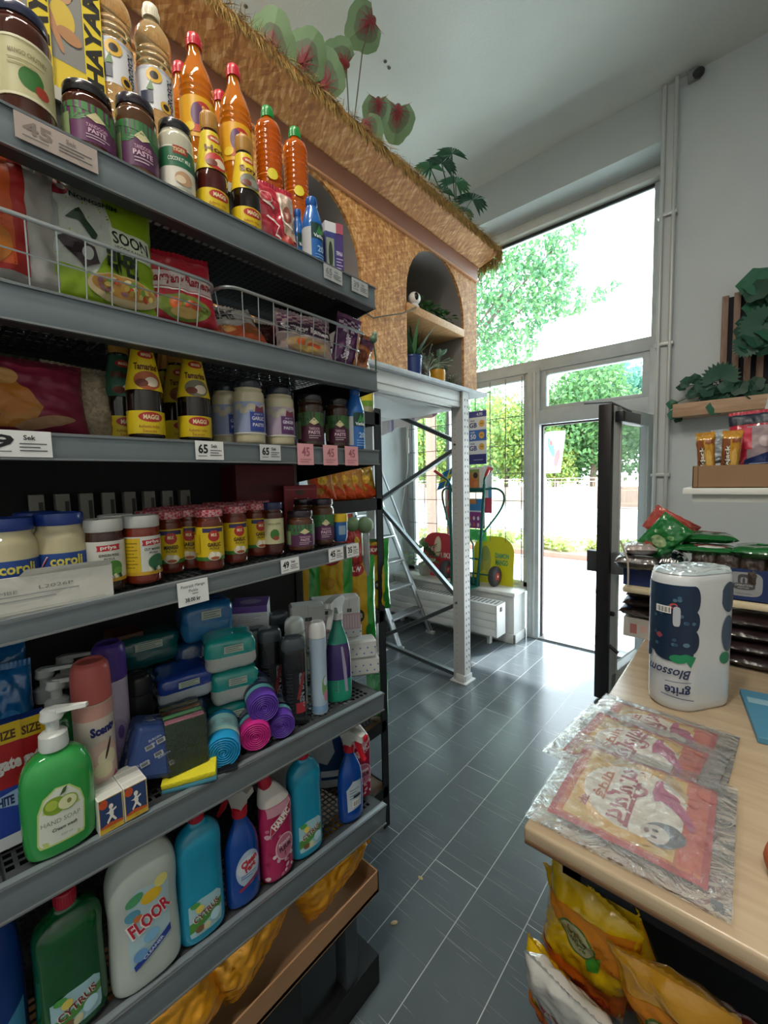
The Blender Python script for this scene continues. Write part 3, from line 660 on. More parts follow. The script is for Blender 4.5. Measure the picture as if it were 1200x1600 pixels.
# snake plant in blue pot
t = thing('potted_aloe', 'spiky green aloe in a dark blue pot under the niche shelf', 'plant', (-1.80, 2.375, 2.30))
b = MB(); b.lathe(chaikin([(.045, 0), (.06, .02), (.068, .15), (.073, .155), (.073, .17), (.064, .17), (.06, .15), (.001, .148)], 1), PL('#28407f', rough=.25, coat=.5)); b.build('pot', t)
b = MB(); r = random.Random(9)
for k in range(15):
    a = k * 2.4; el = 1.45 - .055 * k; ln = .30 - .006 * k; d = Vector((math.cos(a) * math.cos(el), math.sin(a) * math.cos(el), math.sin(el))); w = d.cross(Vector((math.sin(a), -math.cos(a), .1))).normalized(); w = Vector((-math.sin(a), math.cos(a), 0))
    pts = []
    for q in range(7):
        s = q / 6; c = d * ln * s + Vector((0, 0, .14)) + Vector((math.cos(a), math.sin(a), 0)) * .03 * s * s; ww = .020 * (1 - s ** 1.6) + .0006; nn = w.cross(d) * .005 * (1 - s)
        pts += [c - w * ww, c - nn, c + w * ww, c + nn * .3]
    b.add(pts, [(4 * q + i, 4 * q + (i + 1) % 4, 4 * q + 4 + (i + 1) % 4, 4 * q + 4 + i) for q in range(6) for i in range(4)], [M('#3f6f47', rough=.4), M('#35603e', rough=.4), M('#5a8a5a', rough=.4)][k % 3])
b.build('leaves', t)
t = leafy('wispy white-flowered sprigs in a clear glass beside the blue pot', 'flower_glass', 'plant', (-1.745, 2.47, 2.38), 30, .17, .014, [leafmat('#b9c2ae'), leafmat('#e8e8e4'), leafmat('#8d9a80')], 31,
          pot=lambda t: MB().lathe([(.024, -.08), (.026, -.02), (.019, .0), (.022, .02), (.018, .02), (.017, -.075), (.001, -.076)], M('#e8eeee', rough=.04, trans=.9), n=24).build('glass', t))
t = leafy('leafy sprig in a yellow pot on the loft floor', 'potted_sprig', 'plant', (-1.755, 2.615, 2.41), 22, .15, .055, PG, 33,
          pot=lambda t: MB().lathe(chaikin([(.035, -.11), (.055, -.09), (.060, 0), (.043, 0), (.04, -.01), (.001, -.012)], 1), PL('#d79a2b')).build('pot', t))
t = leafy('small white flowers at the right foot of the right niche', 'flower_sprig', 'plant', (-1.77, 2.80, 2.34), 34, .10, .02, [leafmat('#5d7a52'), leafmat('#e4e6de'), leafmat('#7a9468')], 35,
          pot=lambda t: MB().lathe([(.03, -.04), (.036, 0), (.03, 0)], PL('#7d8b6a')).build('pot', t))
# --- things on top of the loft
def heart(t, px, py, X, s, rot, tilt, stem0, seed, n='leaf'):
    """a large heart-shaped leaf with red veins on a curved stalk"""
    c = at(px, py, x=X) - t.location; b = MB(); r = random.Random(seed)
    g1, g2, rd = leafmat('#86a67c', .25), leafmat('#77876c', .25), leafmat('#a8484e', .25)
    Rm = Matrix.Rotation(-PI * .24 + tilt[0], 4, 'Z') @ Matrix.Rotation(.62 + tilt[1], 4, 'Y')
    def P3(u, v, d=0):  # leaf plane facing +x ; v up
        cr, sr = math.cos(rot), math.sin(rot); uu, vv = u * cr - v * sr, u * sr + v * cr
        x = .18 * s * (1 - (u * u + v * v) / (s * s)) - .10 * s * abs(u) / s + .06 * s * math.sin(9 * v / s) * abs(u) / s + d
        return Vector(c) + Rm @ Vector((x, uu, vv))
    N = 26; pts = [P3(0, s * .28)]; out = []
    for k in range(N + 1):
        a = -PI / 2 + 2 * PI * k / N; y = math.sin(a); x = math.cos(a)
        rad = s * (.62 + .10 * math.cos(2 * a)) * (1 + .03 * math.sin(a * 9))
        if y < 0: rr = rad * (1 + .55 * (-y) ** 5)
        else: rr = rad * (1 - .33 * max(0, y - .8) / .2)
        out.append((x * rr, y * rr))
    for q in (.33, .66, 1.0): pts += [P3(u * q, v * q + s * .28 * (1 - q)) for u, v in out]
    fs = [(0, 1 + k, 2 + k) for k in range(N)]
    b.add(pts[:N + 2], fs, g2)
    for q in range(2):
        o0 = 1 + q * (N + 1); o1 = o0 + N + 1; ring = pts[o0:o0 + 2 * (N + 1)]
        b.add(ring, [(k, N + 1 + k, N + 2 + k, k + 1) for k in range(N)], g1 if q else g2)
    cv = Canvas(b, lambda u, v, d: P3(u, v, d * 6 + .001), seg=s * .2)
    cv.e(0, s * .08, s * .20, s * .36, leafmat('#94746a', .25)); cv.e(0, s * .16, s * .09, s * .24, rd)
    for k in range(9):
        a = -PI / 2 + (k - 4) * .52; l_ = s * (.78 if k != 4 else .95); dx, dy = math.cos(a), math.sin(a)
        cv.p([(-dy * .012 * s * 2, s * .25 + dx * .012 * s * 2), (dx * l_ * .8, s * .25 + dy * l_ * .8), (dy * .012 * s * 2, s * .25 - dx * .012 * s * 2)], rd)
    b.build(n, t, flat=False, ang=80)
    sb = MB(); p2 = P3(0, s * .25); p0 = Vector(stem0); mid = (p0 + p2) / 2 + Vector((0, 0, (p2 - p0).length * .22)) if stem0[2] < p2.z else (p0 + p2) / 2 + Vector((0, 0, .1))
    sb.tube([p0, p0 * .6 + mid * .4, mid * .8 + p2 * .2, p2], .0035, M('#6d6a58', rough=.6), n=6); sb.build('stalk', t)
cal = thing('caladium', 'tall caladium with red-veined heart-shaped leaves on the loft roof', 'plant', (-1.78, 1.80, 3.385))
b = MB(); b.lathe([(.05, 0), (.065, .10), (.06, .10), (.001, .09)], M('#6d6257', rough=.7)); b.build('pot', cal)
for i, (px, py, s, rot, tl) in enumerate(((570, 42, .155, -1.0, (.1, .0)), (508, 122, .15, 3.0, (0, -.2)), (532, 92, .12, -2.0, (0, .3)), (478, 90, .15, 2.6, (.1, -.2)), (425, 72, .16, 2.8, (0, -.1)), (588, 172, .13, .3, (.5, 0)), (620, 185, .16, -.15, (-.1, .1)), (575, 205, .13, .6, (0, -.3)), (450, 120, .11, -.5, (0, -.2)))):
    heart(cal, px, py, -1.74 + .02 * (i % 3), s, rot, tl, (0, .02 * (i % 2), .08), i)
b = MB()  # planter box
pb = thing('planter_box', 'cream slotted planter box on the loft roof behind the straw', 'planter', (-1.68, 2.08, 3.385)); cm = M('#c9b8a0', rough=.5)
b.box((-.14, 0, 0), (-.13, .66, .17), cm); b.box((0, 0, 0), (.012, .66, .17), cm, .003); b.box((-.14, 0, 0), (.01, .012, .17), cm); b.box((-.14, .65, 0), (.01, .66, .17), cm); b.box((-.15, -.008, .165), (.022, .668, .185), cm, .004); b.box((-.13, .01, 0), (0, .65, .02), cm)
b.build('body', pb); b = MB(); cv = Canvas(b, front_map(.0125))
for k in range(16): cv.r(.03 + k * .038, .095, .045 + k * .038, .135, '#6f3f3c'); cv.d = .0004
b.build('slots', pb)
t = thing('dwarf_palm', 'dark green artificial fan palm on the loft roof right of the planter', 'plant', (-1.72, 2.84, 3.385))
b = MB(); b.lathe([(.05, 0), (.065, .12), (.06, .12), (.001, .1)], M('#b9bcb8', rough=.5)); b.build('pot', t)
lb = MB(); sb = MB(); r = random.Random(4)
for k, (q, X, s) in enumerate((((690, 255), -1.72, .15), ((706, 240), -1.75, .14), ((672, 262), -1.76, .13), ((738, 312), -1.66, .15), ((690, 300), -1.66, .13), ((712, 285), -1.76, .14), ((665, 290), -1.7, .10), ((725, 330), -1.7, .1), ((700, 320), -1.64, .12))):
    c = at(*q, x=X) - t.location; m = [leafmat('#1f4a36', .1), leafmat('#2c5c3e', .1), leafmat('#3c7550', .1)][k % 3]; up_ = r.uniform(-.5, .9)
    for j in range(15):
        a = up_ + 2 * PI * .72 * (j / 14 - .5) + PI / 2; rdir, udir = Vector((.7, .7, 0)), Vector((-.3, .3, .9)); d = (rdir * math.cos(a) + udir * math.sin(a)).normalized(); w = (udir * math.cos(a) - rdir * math.sin(a)) * s * .07; e = Vector(c) + d * s * r.uniform(.85, 1.05) + Vector((-.02, 0, -.03)); mm = Vector(c) + d * s * .55
        lb.add([c, mm + w, e, mm - w], [(0, 1, 2), (0, 2, 3)], m)
    sb.tube([(0, 0, .1), (c[0] * .5, c[1] * .5, .1 + c[2] * .4), c], .004, M('#2a4a34'), n=6)
lb.build('leaves', t, flat=True); sb.build('stem', t)
b = MB(); b.box((-.3, -.35, 0), (0, .0, .13), M('#1d1c1f', rough=.5), .03, seg=3); b.box((-.25, -.3, .13), (-.05, -.05, .16), M('#28282b', rough=.5), .01)
p0 = at(392, 52, x=-1.72); tag(b.build('black_case', loc=(-1.72, p0.y, 3.39)), 'black case lying on the loft roof at the top left', 'case')
# ================================================================== GONDOLA SHELVING
XF = -.80
SH = {1: (2.158, 2.152), 2: (1.914, 1.926), 3: (1.703, 1.706), 4: (1.431, 1.454), 5: (1.035, .990), 6: (.705, .640)}   # lip height at y=.09 and y=.89
FAS = {1: .055, 2: .052, 3: .038, 4: .032, 5: .048, 6: .056}
def zs(n, y):
    a, b_ = SH[n]; return a + (b_ - a) * (y - .09) / .80
Y0, Y1 = -.62, .89
steel = M('#7c878d', rough=.42, metal=.25, var=.05, vscale=12); steeld = M('#43474a', rough=.5, metal=.3); darkm = M('#17181a', rough=.6)
gon = thing('shop_shelving', 'grey metal shop shelving with six perforated shelves and price rails', 'shelf', (-1.0, .1, 0))
def sheet(x0, x1, y0, y1, px_, py_, hx, hy, mat, mb, rim=.03):
    """thin steel sheet with rows of square holes"""
    nx = int((x1 - x0 - 2 * rim) / px_); ny = int((y1 - y0 - 2 * rim) / py_)
    ax = x0 + (x1 - x0 - nx * px_) / 2; ay = y0 + (y1 - y0 - ny * py_) / 2
    q = lambda a, b2, c, d: mb.add([(a, c, 0), (b2, c, 0), (b2, d, 0), (a, d, 0)], [(0, 1, 2, 3)], mat)
    q(x0, ax, y0, y1); q(ax + nx * px_, x1, y0, y1); q(ax, ax + nx * px_, y0, ay); q(ax, ax + nx * px_, ay + ny * py_, y1)
    for i in range(nx + 1):
        w0 = ax + i * px_ - ((px_ - hx) / 2 if i else 0); w1 = ax + i * px_ + ((px_ - hx) / 2 if i < nx else 0); q(w0, w1, ay, ay + ny * py_)
    for j in range(ny + 1):
        w0 = ay + j * py_ - ((py_ - hy) / 2 if j else 0); w1 = ay + j * py_ + ((py_ - hy) / 2 if j < ny else 0)
        for i in range(nx): q(ax + i * px_ + (px_ - hx) / 2, ax + (i + 1) * px_ - (px_ - hx) / 2, w0, w1)
deck_me = None
LY0, LY1 = -.62 - .1, .89 - .1
for n in range(1, 7):
    za, zb = zs(n, Y0), zs(n, Y1); sl = (zb - za) / (Y1 - Y0); zc = zs(n, .1)
    sh = MB(); hh = FAS[n]; dep = .40 if n < 5 else .44
    LYE = LY1 - (.097 if n == 4 else 0)
    if deck_me is None or n in (4, 5):
        sheet(-(dep - .02), -.012, LY0, LYE, .0165, .0165, .0105, .0105, steeld, sh, .022)
        o = sh.build('shelf', gon, (.2, 0, zc), (math.atan(sl), 0, 0), flat=True); deck_me = o.data if n != 4 else deck_me
    else:
        o = bpy.data.objects.new('shelf', deck_me); COL.objects.link(o); o.parent = gon; o.location = (.2, 0, zc); o.rotation_euler = (math.atan(sl), 0, 0)
    o.location.z -= .004
    f = MB(); f.box((-.016, LY0, -.002), (-.0, LYE, .004), steel, .001); f.box((-.004, LY0, -hh), (.0, LYE, .004), steel, .001); f.box((-.002, LY0, -hh), (.004, LYE, -hh + .003), M('#8d9294', rough=.3, metal=.6)); f.box((-.0, LY0, -.001), (.003, LYE, .003), M('#80868a', rough=.3, metal=.6)); f.box((-.03, LY0, -hh), (-.002, LYE, -hh + .002), steeld)
    f.build('price_rail', o)
    for yy in (LYE - .004, LY0, .0 - .05):
        f = MB(); f.prism([(-.004, -hh), (-.004, .0), (-dep + .02, .0), (-dep + .02, -hh - .045), (-.12, -hh - .012)], yy, yy + .004, darkm, T=Matrix(((1, 0, 0, 0), (0, 0, 1, 0), (0, 1, 0, 0), (0, 0, 0, 1)))); f.build('bracket', o, flat=True)
b = MB()
for a, c in ((.10, 2.12),): b.box((-.215, LY0, a), (-.205, LY1, c), darkm)
b.box((-.21, LY0, .0), (.15, LY1, .10), darkm); b.build('back_panel', gon, flat=True)
for yy in (LY1 - .012, LY0, -.15):
    b = MB(); b.box((-.235, yy, 0), (-.195, yy + .03, 2.16), darkm, .002); b.build('upright', gon)
b = MB(); b.box((-.22, -.15, 2.155), (.055, LY1 - .01, 2.315), M('#2e2b29', rough=.6)); b.box((-.22, -.15, 2.315), (.06, LY1 - .01, 2.322), M('#b9b7ad', rough=.5)); b.box((.055, -.15, 2.30), (.061, LY1 - .01, 2.322), M('#c9c7bc', rough=.5)); b.build('riser', gon, flat=True)
# wire baskets on the second shelf
zinc = M('#b4b9bb', rough=.28, metal=.85)
def basket(label, ya, yb, tilt=0):
    t = thing('wire_basket', label, 'basket', (-.84, ya, zs(2, (ya + yb) / 2) + .004), (0, 0, tilt)); W = yb - ya; h = .096; D = .30; r = .035
    def ring(z, ins):
        pts = [];
        for cx, cy, a0 in ((.028 - r - ins, W - r - ins, 0), (-D + r + ins, W - r - ins, PI / 2), (-D + r + ins, r + ins, PI), (.028 - r - ins, r + ins, 1.5 * PI)):
            for k in range(5): a = a0 + k * PI / 8; pts.append((cx + r * math.cos(a), cy + r * math.sin(a), z))
        return pts
    b = MB(); b.tube(ring(h, 0), .0036, zinc, n=8, closed=True); b.build('rim', t)
    b = MB(); b.tube(ring(h * .5, .008), .0014, zinc, n=5, closed=True); b.tube(ring(.004, .015), .0016, zinc, n=5, closed=True)
    n = max(3, int(W / .036))
    for k in range(1, n):
        y = W * k / n; b.tube([(.027, y, h), (.013, y * .97 + .01, .003), (-D + .015, y * .97 + .01, .003), (-D, y, h)], .0013, zinc, n=5)
    for k in range(1, 9):
        x = .02 - D * k / 9; b.tube([(x, 0, h), (x, .015, .003), (x, W - .015, .003), (x, W, h)], .0013, zinc, n=5)
    b.build('wires', t); return t
basket('long wire basket with noodle packs at the left of the second shelf', -.12, .437)
basket('short wire basket right of the long one holding purple noodle packs', .450, .872)
# price tags
def ptag(label, n, px, w, h, col, draw, dz=0., shape='price_tag', grp=None):
    lo, hi = -.4, .89
    y = yc(px, XF, zs(n, .5)); z = zs(n, y) - FAS[n] / 2 + dz
    b = MB(); b.box((0, -w / 2, -h / 2), (.0012, w / 2, h / 2), PL(col, rough=.4)); cv = Canvas(b, front_map(.0012), seg=.2); draw(cv, w, h)
    o = b.build(shape, loc=(XF + .0045, y, z), rot=(math.atan((SH[n][1] - SH[n][0]) / .8), 0, 0), flat=True); tag(o, label, 'price tag', grp); return o
def proj(P_):
    d = Vector(P_) - Vector((0, 0, CAM_H)); c = Vector((d.dot(rt), d.dot(up), d.dot(fw))); return 600 + F_PX * c.x / c.z, 800 - F_PX * c.y / c.z
def yc(px, X, z):
    lo, hi = -.45, 6.
    for _ in range(50):
        m = (lo + hi) / 2
        if proj((X, m, z))[0] < px: lo = m
        else: hi = m
    return lo
K = '#1d1d20'
def d_big(num, l1='Sek', K=K):
    def f(cv, w, h):
        cv.t(num, -w * .24, h * .08, h * .46, K, w=w * .34, bold=.03); cv.t(l1, w * .16, h * .24, h * .18, K, bold=.02); cv.lines(w * -.0, w * .42, -h * .02, 3, h * .13, h * .045, '#55565a'); cv.lines(-w * .42, -w * .12, -h * .32, 1, .1, h * .04, '#6a6b6f')
    return f
def d_pink(cv, w, h): cv.t('45', 0, h * .12, h * .42, '#a86470', w=w * .5, ang=0, bold=.02); cv.lines(-w * .36, w * .36, -h * .26, 2, h * .12, h * .05, '#c08590')
def d_small(num):
    def f(cv, w, h): cv.t('Patanjali Mango', 0, h * .28, h * .12, K, w=w * .78); cv.t('Pickle', 0, h * .10, h * .12, K); cv.lines(-w * .05, w * .15, -h * .06, 1, .1, h * .03, '#77787b'); cv.t(num, -w * .04, -h * .27, h * .17, K, w=w * .5, bold=.02)
    return f
ptag('white price tag reading 9 Sek under the red rice bag', 3, 27, .075, .038, '#eceded', d_big('9'))
ptag('white price tag reading 65 under the tamarind sauces', 3, 325, .056, .036, '#eceded', d_big('65'))
ptag('washed-out white price tag under the white paste jars', 3, 420, .052, .034, '#cfd3d4', d_big('65'))
for i, px in enumerate((475, 514, 547)):
    ptag(['pink price tag under the purple-labelled paste jar', 'pink price tag between its two pink neighbours', 'pink price tag nearest the end of the third shelf'][i], 3, px, .047, .05, '#e3a3ab', d_pink, -.001, grp='pink price tags')
ptag('white price card for 38.00 below the gherkin jars', 4, 299, .058, .046, '#eceeee', d_small('38.00 kr'), -.008)
ptag('white price tag reading 49 under the squat purple jar', 4, 451, .05, .032, '#eceded', d_big('49'))
ptag('white price tag reading 45 left of the last tag on the fourth shelf', 4, 523, .05, .034, '#eceded', d_big('45'))
ptag('white price tag reading 35 at the end of the fourth shelf', 4, 549, .045, .034, '#eceded', d_big('35'))
ptag('faded long price tag at the left of the top shelf', 1, 88, .10, .036, '#b9aaa2', d_big('45', K='#8d8079'), .002)
ptag('grey faded price tag at the right of the top shelf', 1, 518, .06, .034, '#b6babb', d_big('65', K='#85898b'), .004)
ptag('grey faded price tag at the very end of the top shelf', 1, 560, .06, .034, '#b6babb', d_big('39', K='#85898b'), .004)

# ================================================================== BLACK RACK BEHIND
XB = -1.228; bk = M('#1d1f22', rough=.5, metal=.2, bump=.1, bscale=200)
br = thing('boltless_rack', 'black boltless rack standing behind the end of the shop shelving', 'rack', (XB, 1.385, 0))
for x, y in ((0, 0), (-.45, 0), (0, -.95), (-.45, -.95)):
    b = MB(); sx_ = -1 if x == 0 else 1; sy = -1 if y == 0 else 1
    b.box((min(x, x + .004 * sx_), min(y, y + .04 * sy), 0), (max(x, x + .004 * sx_), max(y, y + .04 * sy), 1.93), bk); b.box((min(x, x + .04 * sx_), min(y, y + .004 * sy), 0), (max(x, x + .04 * sx_), max(y, y + .004 * sy), 1.93), bk); b.build('post', br, flat=True)
for z in (1.86, 1.49, .985, .47, .15):
    b = MB(); b.box((-.005, -.94, z), (.0, -.01, z + .05), bk); b.box((-.45, -.94, z), (-.445, -.01, z + .05), bk); b.box((-.45, -.005, z), (-.005, -.0, z + .05), bk); b.box((-.45, -.95, z), (-.005, -.945, z + .05), bk)
    b.box((-.445, -.945, z + .038), (-.005, -.005, z + .046), M('#6e5a48', rough=.8) if z < 1.8 else bk); b.build('shelf', br, flat=True)

# ================================================================== LOW TROLLEY UNDER THE SHELVES
ZT = .455
tr = thing('low_trolley', 'low brown-topped trolley on grey legs and castors under the shelving', 'trolley', (-1.0, .3, 0))
brd = M('#a07a58', rough=.7, var=.06, vscale=7)
b = MB(); b.box((-.2, -.75, ZT - .065), (.2, .545, ZT - .055), brd); b.box((.196, -.75, ZT - .068), (.2, .545, ZT), brd); b.box((-.2, .541, ZT - .068), (.2, .545, ZT), brd); b.box((-.2, -.75, ZT - .068), (-.196, .545, ZT), brd); b.build('tray', tr, flat=True)
for x, y in ((.12, .48), (.12, .05), (-.15, .48), (.12, -.6)):
    b = MB(); b.box((x - .025, y - .025, .06), (x + .025, y + .025, ZT - .068), M('#50575c', rough=.45, metal=.4), .004); lg = b.build('leg', tr)
    b = MB(); b.cyl((x - .012, y, .026), (x + .012, y, .026), .026, M('#1b1c1e', rough=.3), n=20); b.cyl((x - .013, y, .026), (x + .013, y, .026), .012, M('#9fa4a6', metal=.8, rough=.2)); b.box((x - .017, y - .012, .03), (x + .017, y + .012, .06), M('#6d7276', metal=.7, rough=.3), .003); b.build('castor', lg)
b = MB(); b.box((-.19, -.5, .01), (.14, .30, .36), M('#22262a', rough=.6), .01); tag(b.build('storage_box', loc=(-1.0, .3, 0)), 'dark storage box pushed under the low trolley', 'box')

# ================================================================== COUNTER TABLE
ply = mat_wood('#b8a186', '#c8b496', (2, 14, 14), .24)
b = MB(); tb = thing('counter_table', 'pale wooden counter table carrying papad packets and kitchen rolls', 'table', (.1, 1.6, 0))
b.box((-.455, -.755, .815), (.6, 1.0, .85), ply, .008, seg=3); top = b.build('tabletop', tb)
b = MB(); b.box((-.451, -.758, .812), (.6, 1.004, .822), M('#6f533b', rough=.7), .002); b.build('underlay', tb)
b = MB(); nv = M('#161b24', rough=.5); b.box((-.40, -.66, .70), (.55, -.62, .812), nv); b.box((-.40, -.66, .70), (-.36, .95, .812), nv); b.build('apron', tb)
for x, y in ((-.36, -.6), (-.36, .9), (.5, -.6), (.5, .9)): b = MB(); b.box((x - .03, y - .03, 0), (x + .03, y + .03, .81), nv, .004); b.build('leg', tb)

# ================================================================== SHELF UNIT BEHIND THE COUNTER
su = thing('wall_shelf_unit', 'pale shelf unit behind the counter holding packets and cartons', 'shelf', (.2, 2.3, 0)); lw = M('#cdbf9f', rough=.5, var=.05, vscale=8)
b = MB(); b.box((-.62, -.22, 1.095), (.9, .22, 1.122), lw, .008); b.build('board', su)
b = MB(); b.box((-.41, -.22, 1.535), (.9, .22, 1.56), M('#d8dad6', rough=.45), .003); b.box((-.38, -.20, 1.505), (.9, -.18, 1.535), M('#bfc1bc')); b.build('board', su)
b = MB(); b.box((.84, -.2, 0), (.9, .22, 1.9), M('#c8c9c5')); b.build('side_panel', su, flat=True)
b = MB(); b.box((-.5, .14, .855), (-.46, .2, 1.095), M('#2e3033'), .003); b.build('upright', su)

# ================================================================== LADDER
ld = thing('step_ladder', 'aluminium step ladder leaning beside the radiator behind the rack', 'ladder', (-2.49, 3.52, 0)); al = M('#b9bdbe', rough=.3, metal=.8)
def lrail(name, x0, y0, z0, x1, y1, z1, w=.03, t=.012, m=al):
    b = MB(); a = Vector((x0, y0, z0)); c = Vector((x1, y1, z1)); d = c - a; T = Matrix.Translation(a) @ d.to_track_quat('X', 'Y').to_matrix().to_4x4()
    b.box((0, -t, -w), (d.length, t, w), m, .003, T=T); b.box((0, t, -w * .3), (d.length, t + .001, w * .3), M('#8c9092', metal=.7), T=T); b.build(name, ld)
TX = -.95; TZ = 1.95
lrail('rail', 0, 0, .02, TX, 0, TZ); lrail('rail', 0, -.52, .02, TX, -.44, TZ)
lrail('rear_leg', -1.02 + .35, .02, .9, TX - .02, .02, TZ, .012, .008); lrail('handrail', -.30, .03, .95, TX + .1, .03, 2.1, .009, .009)
for k in range(1, 8):
    s = k * .25 / TZ; x = TX * s; b = MB(); b.box((x - .075, -.51 + .05 * s, TZ * s - .012), (x + .035, -.01, TZ * s + .012), al, .004)
    for q in range(5): b.box((x - .07 + q * .02, -.50 + .05 * s, TZ * s + .0121), (x - .062 + q * .02, -.02, TZ * s + .014), M('#94989a', metal=.6))
    b.build('tread', ld)
for y in (0, -.52): b = MB(); b.box((-.05, y - .02, 0), (.05, y + .02, .03), M('#b4b8b8', rough=.4), .004); b.build('foot', ld)

# ================================================================== HAND TRUCK ON THE WINDOW SEAT
ht = thing('hand_truck', 'dark green hand truck with red grips standing on the window seat', 'hand truck', (-2.24, 3.86, .506)); gn = M('#1f6257', rough=.35, metal=.3); red = PL('#c8433f')
for sx_ in (-.19, .19):
    b = MB(); b.tube([(sx_ * .8, -.07, .01), (sx_ * .9, -.04, .3), (sx_ * 1.0, -.02, .75), (sx_ * 1.06, 0, 1.05)], .016, gn, n=10); b.build('upright', ht)
    b = MB(); b.tube([(sx_ * 1.06, 0, 1.05), (sx_ * 1.15, -.03, 1.10), (sx_ * 1.5, -.1, 1.17)], .011, gn, n=10); h_ = b.build('handle', ht)
    b = MB(); b.tube([(sx_ * 1.36, -.07, 1.142), (sx_ * 1.68, -.13, 1.205)], .017, red, n=12); b.build('grip', h_)
    b = MB(); b.lathe(chaikin([(.03, -.028), (.075, -.04), (.10, -.025), (.105, 0), (.10, .025), (.075, .04), (.03, .028)], 2), M('#3c3a3b', rough=.7), n=32, T=Matrix.Translation((sx_ * 1.55, .04, .106)) @ Matrix.Rotation(PI / 2, 4, 'Y')); wh = b.build('wheel', ht)
    b = MB(); b.lathe([(.001, -.033), (.02, -.034), (.022, -.03), (.046, -.03), (.05, -.036), (.052, -.03), (.052, .03), (.05, .036), (.046, .03), (.022, .03), (.02, .034), (.001, .033)], red, n=24, T=Matrix.Translation((sx_ * 1.55, .04, .106)) @ Matrix.Rotation(PI / 2, 4, 'Y'))
    b.cyl((sx_ * 1.55 - .036, .04, .106), (sx_ * 1.55 + .036, .04, .106), .013, M('#e8e8e4'), n=10); b.build('hub', wh)
b = MB(); b.tube([(-.2, -.01, 1.0), (.2, -.01, 1.0)], .014, gn); b.tube([(-.2, -.01, .98), (.2, -.01, .98)], .010, gn); b.tube([(-.17, -.04, .28), (.17, -.04, .28)], .01, gn); b.tube([(-.29, .04, .106), (.29, .04, .106)], .009, gn); b.build('crossbar', ht)
b = MB(); b.tube([(-.07, -.05, .02), (-.04, -.03, .6), (.0, -.01, 1.0)], .008, gn)
[b.tube(chaikin([(q * .2, 0, 1.0), (q * .32, .06, 1.01), (q * .38, .10, .94), (q * .35, .10, .8), (q * .2, -.01, .56)], 3), .011, gn, n=8) for q in (1, -1)]; b.build('frame_loop', ht)
b = MB(); b.tube([(.12, -.09, .03), (.12, -.09, .44), (.09, -.09, .49), (-.0, -.09, .51), (-.09, -.09, .49), (-.12, -.09, .44), (-.12, -.09, .03)], .009, gn, n=8); b.tube([(.04, -.09, .03), (.04, -.09, .42), (.0, -.09, .47), (-.05, -.09, .42), (-.05, -.09, .03)], .007, gn, n=8); b.build('stay', ht)
b = MB(); b.box((-.17, -.22, -.0), (.17, -.05, .006), M('#3c8f80', rough=.35, metal=.3), .002); b.box((-.17, -.06, .0), (.17, -.05, .09), gn, .002); b.build('toe_plate', ht)
# ice-cream boards standing on the seat
def lolly(label, kind, loc, w, h, cols, draw, rz, lean=-.1):
    t = tag_ = None; b = MB(); pts = [(-w / 2, 0), (w / 2, 0)]; r = w * .36
    for k in range(7): a = k * PI / 12; pts.append((w / 2 - r + r * math.cos(a), h - r + r * math.sin(a)))
    for k in range(7): a = PI / 2 + k * PI / 12; pts.append((-w / 2 + r + r * math.cos(a), h - r + r * math.sin(a)))
    T = Matrix(((1, 0, 0, 0), (0, 0, 1, 0), (0, 1, 0, 0), (0, 0, 0, 1))); b.prism(pts, -.008, .0, PL(cols), T=T)
    cv = Canvas(b, lambda u, v, d: (u, -.008 - d, v), seg=.05); draw(cv, w, h); o = b.build('sign_board', loc=loc, rot=(lean, 0, rz), flat=True); tag(o, label, 'sign'); return o
def dr_red(cv, w, h):
    cv.e(-.02, h * .68, .05, .12, '#e9c9a2'); cv.e(-.02, h * .70, .035, .09, '#f0dcc0'); cv.t('PE', -.11, h * .62, .05, '#f0e2d8', ang=PI / 2 * .1, bold=.03); cv.r(-.13, h * .32, -.04, h * .40, '#efe6da'); cv.t('LIKE', .1, h * .5, .055, '#f2dcd0', bold=.03); cv.p([(-w / 2, h * .75), (-w / 2, h * .58), (-.02, h * .42), (-.04, h * .50)], '#3e4a2e'); cv.e(-.12, h * .15, .09, .05, '#d3726c')
def dr_yel(cv, w, h):
    cv.e(-.09, h * .45, .07, .17, '#a8a84a'); cv.e(-.09, h * .62, .045, .08, '#8f9a4c'); cv.t('DIAMON', .10, h * .60, .05, '#3e9a78', w=.15, bold=.04); cv.t('MANGO', .10, h * .46, .055, '#2f8f5e', w=.14, bold=.04); cv.r(.02, h * .53, .17, h * .54, '#c8b62a'); cv.e(-.1, h * .15, .04, .06, '#c8c43a')
lolly('red ice-cream board with rounded top leaning at the left end of the window seat', 's', (-2.66, 3.93, .507), .44, .50, '#c9303c', dr_red, .0)
lolly('yellow ice-cream board with rounded top standing behind the hand truck', 's', (-2.02, 3.99, .507), .46, .50, '#d3cd1f', dr_yel, .0)
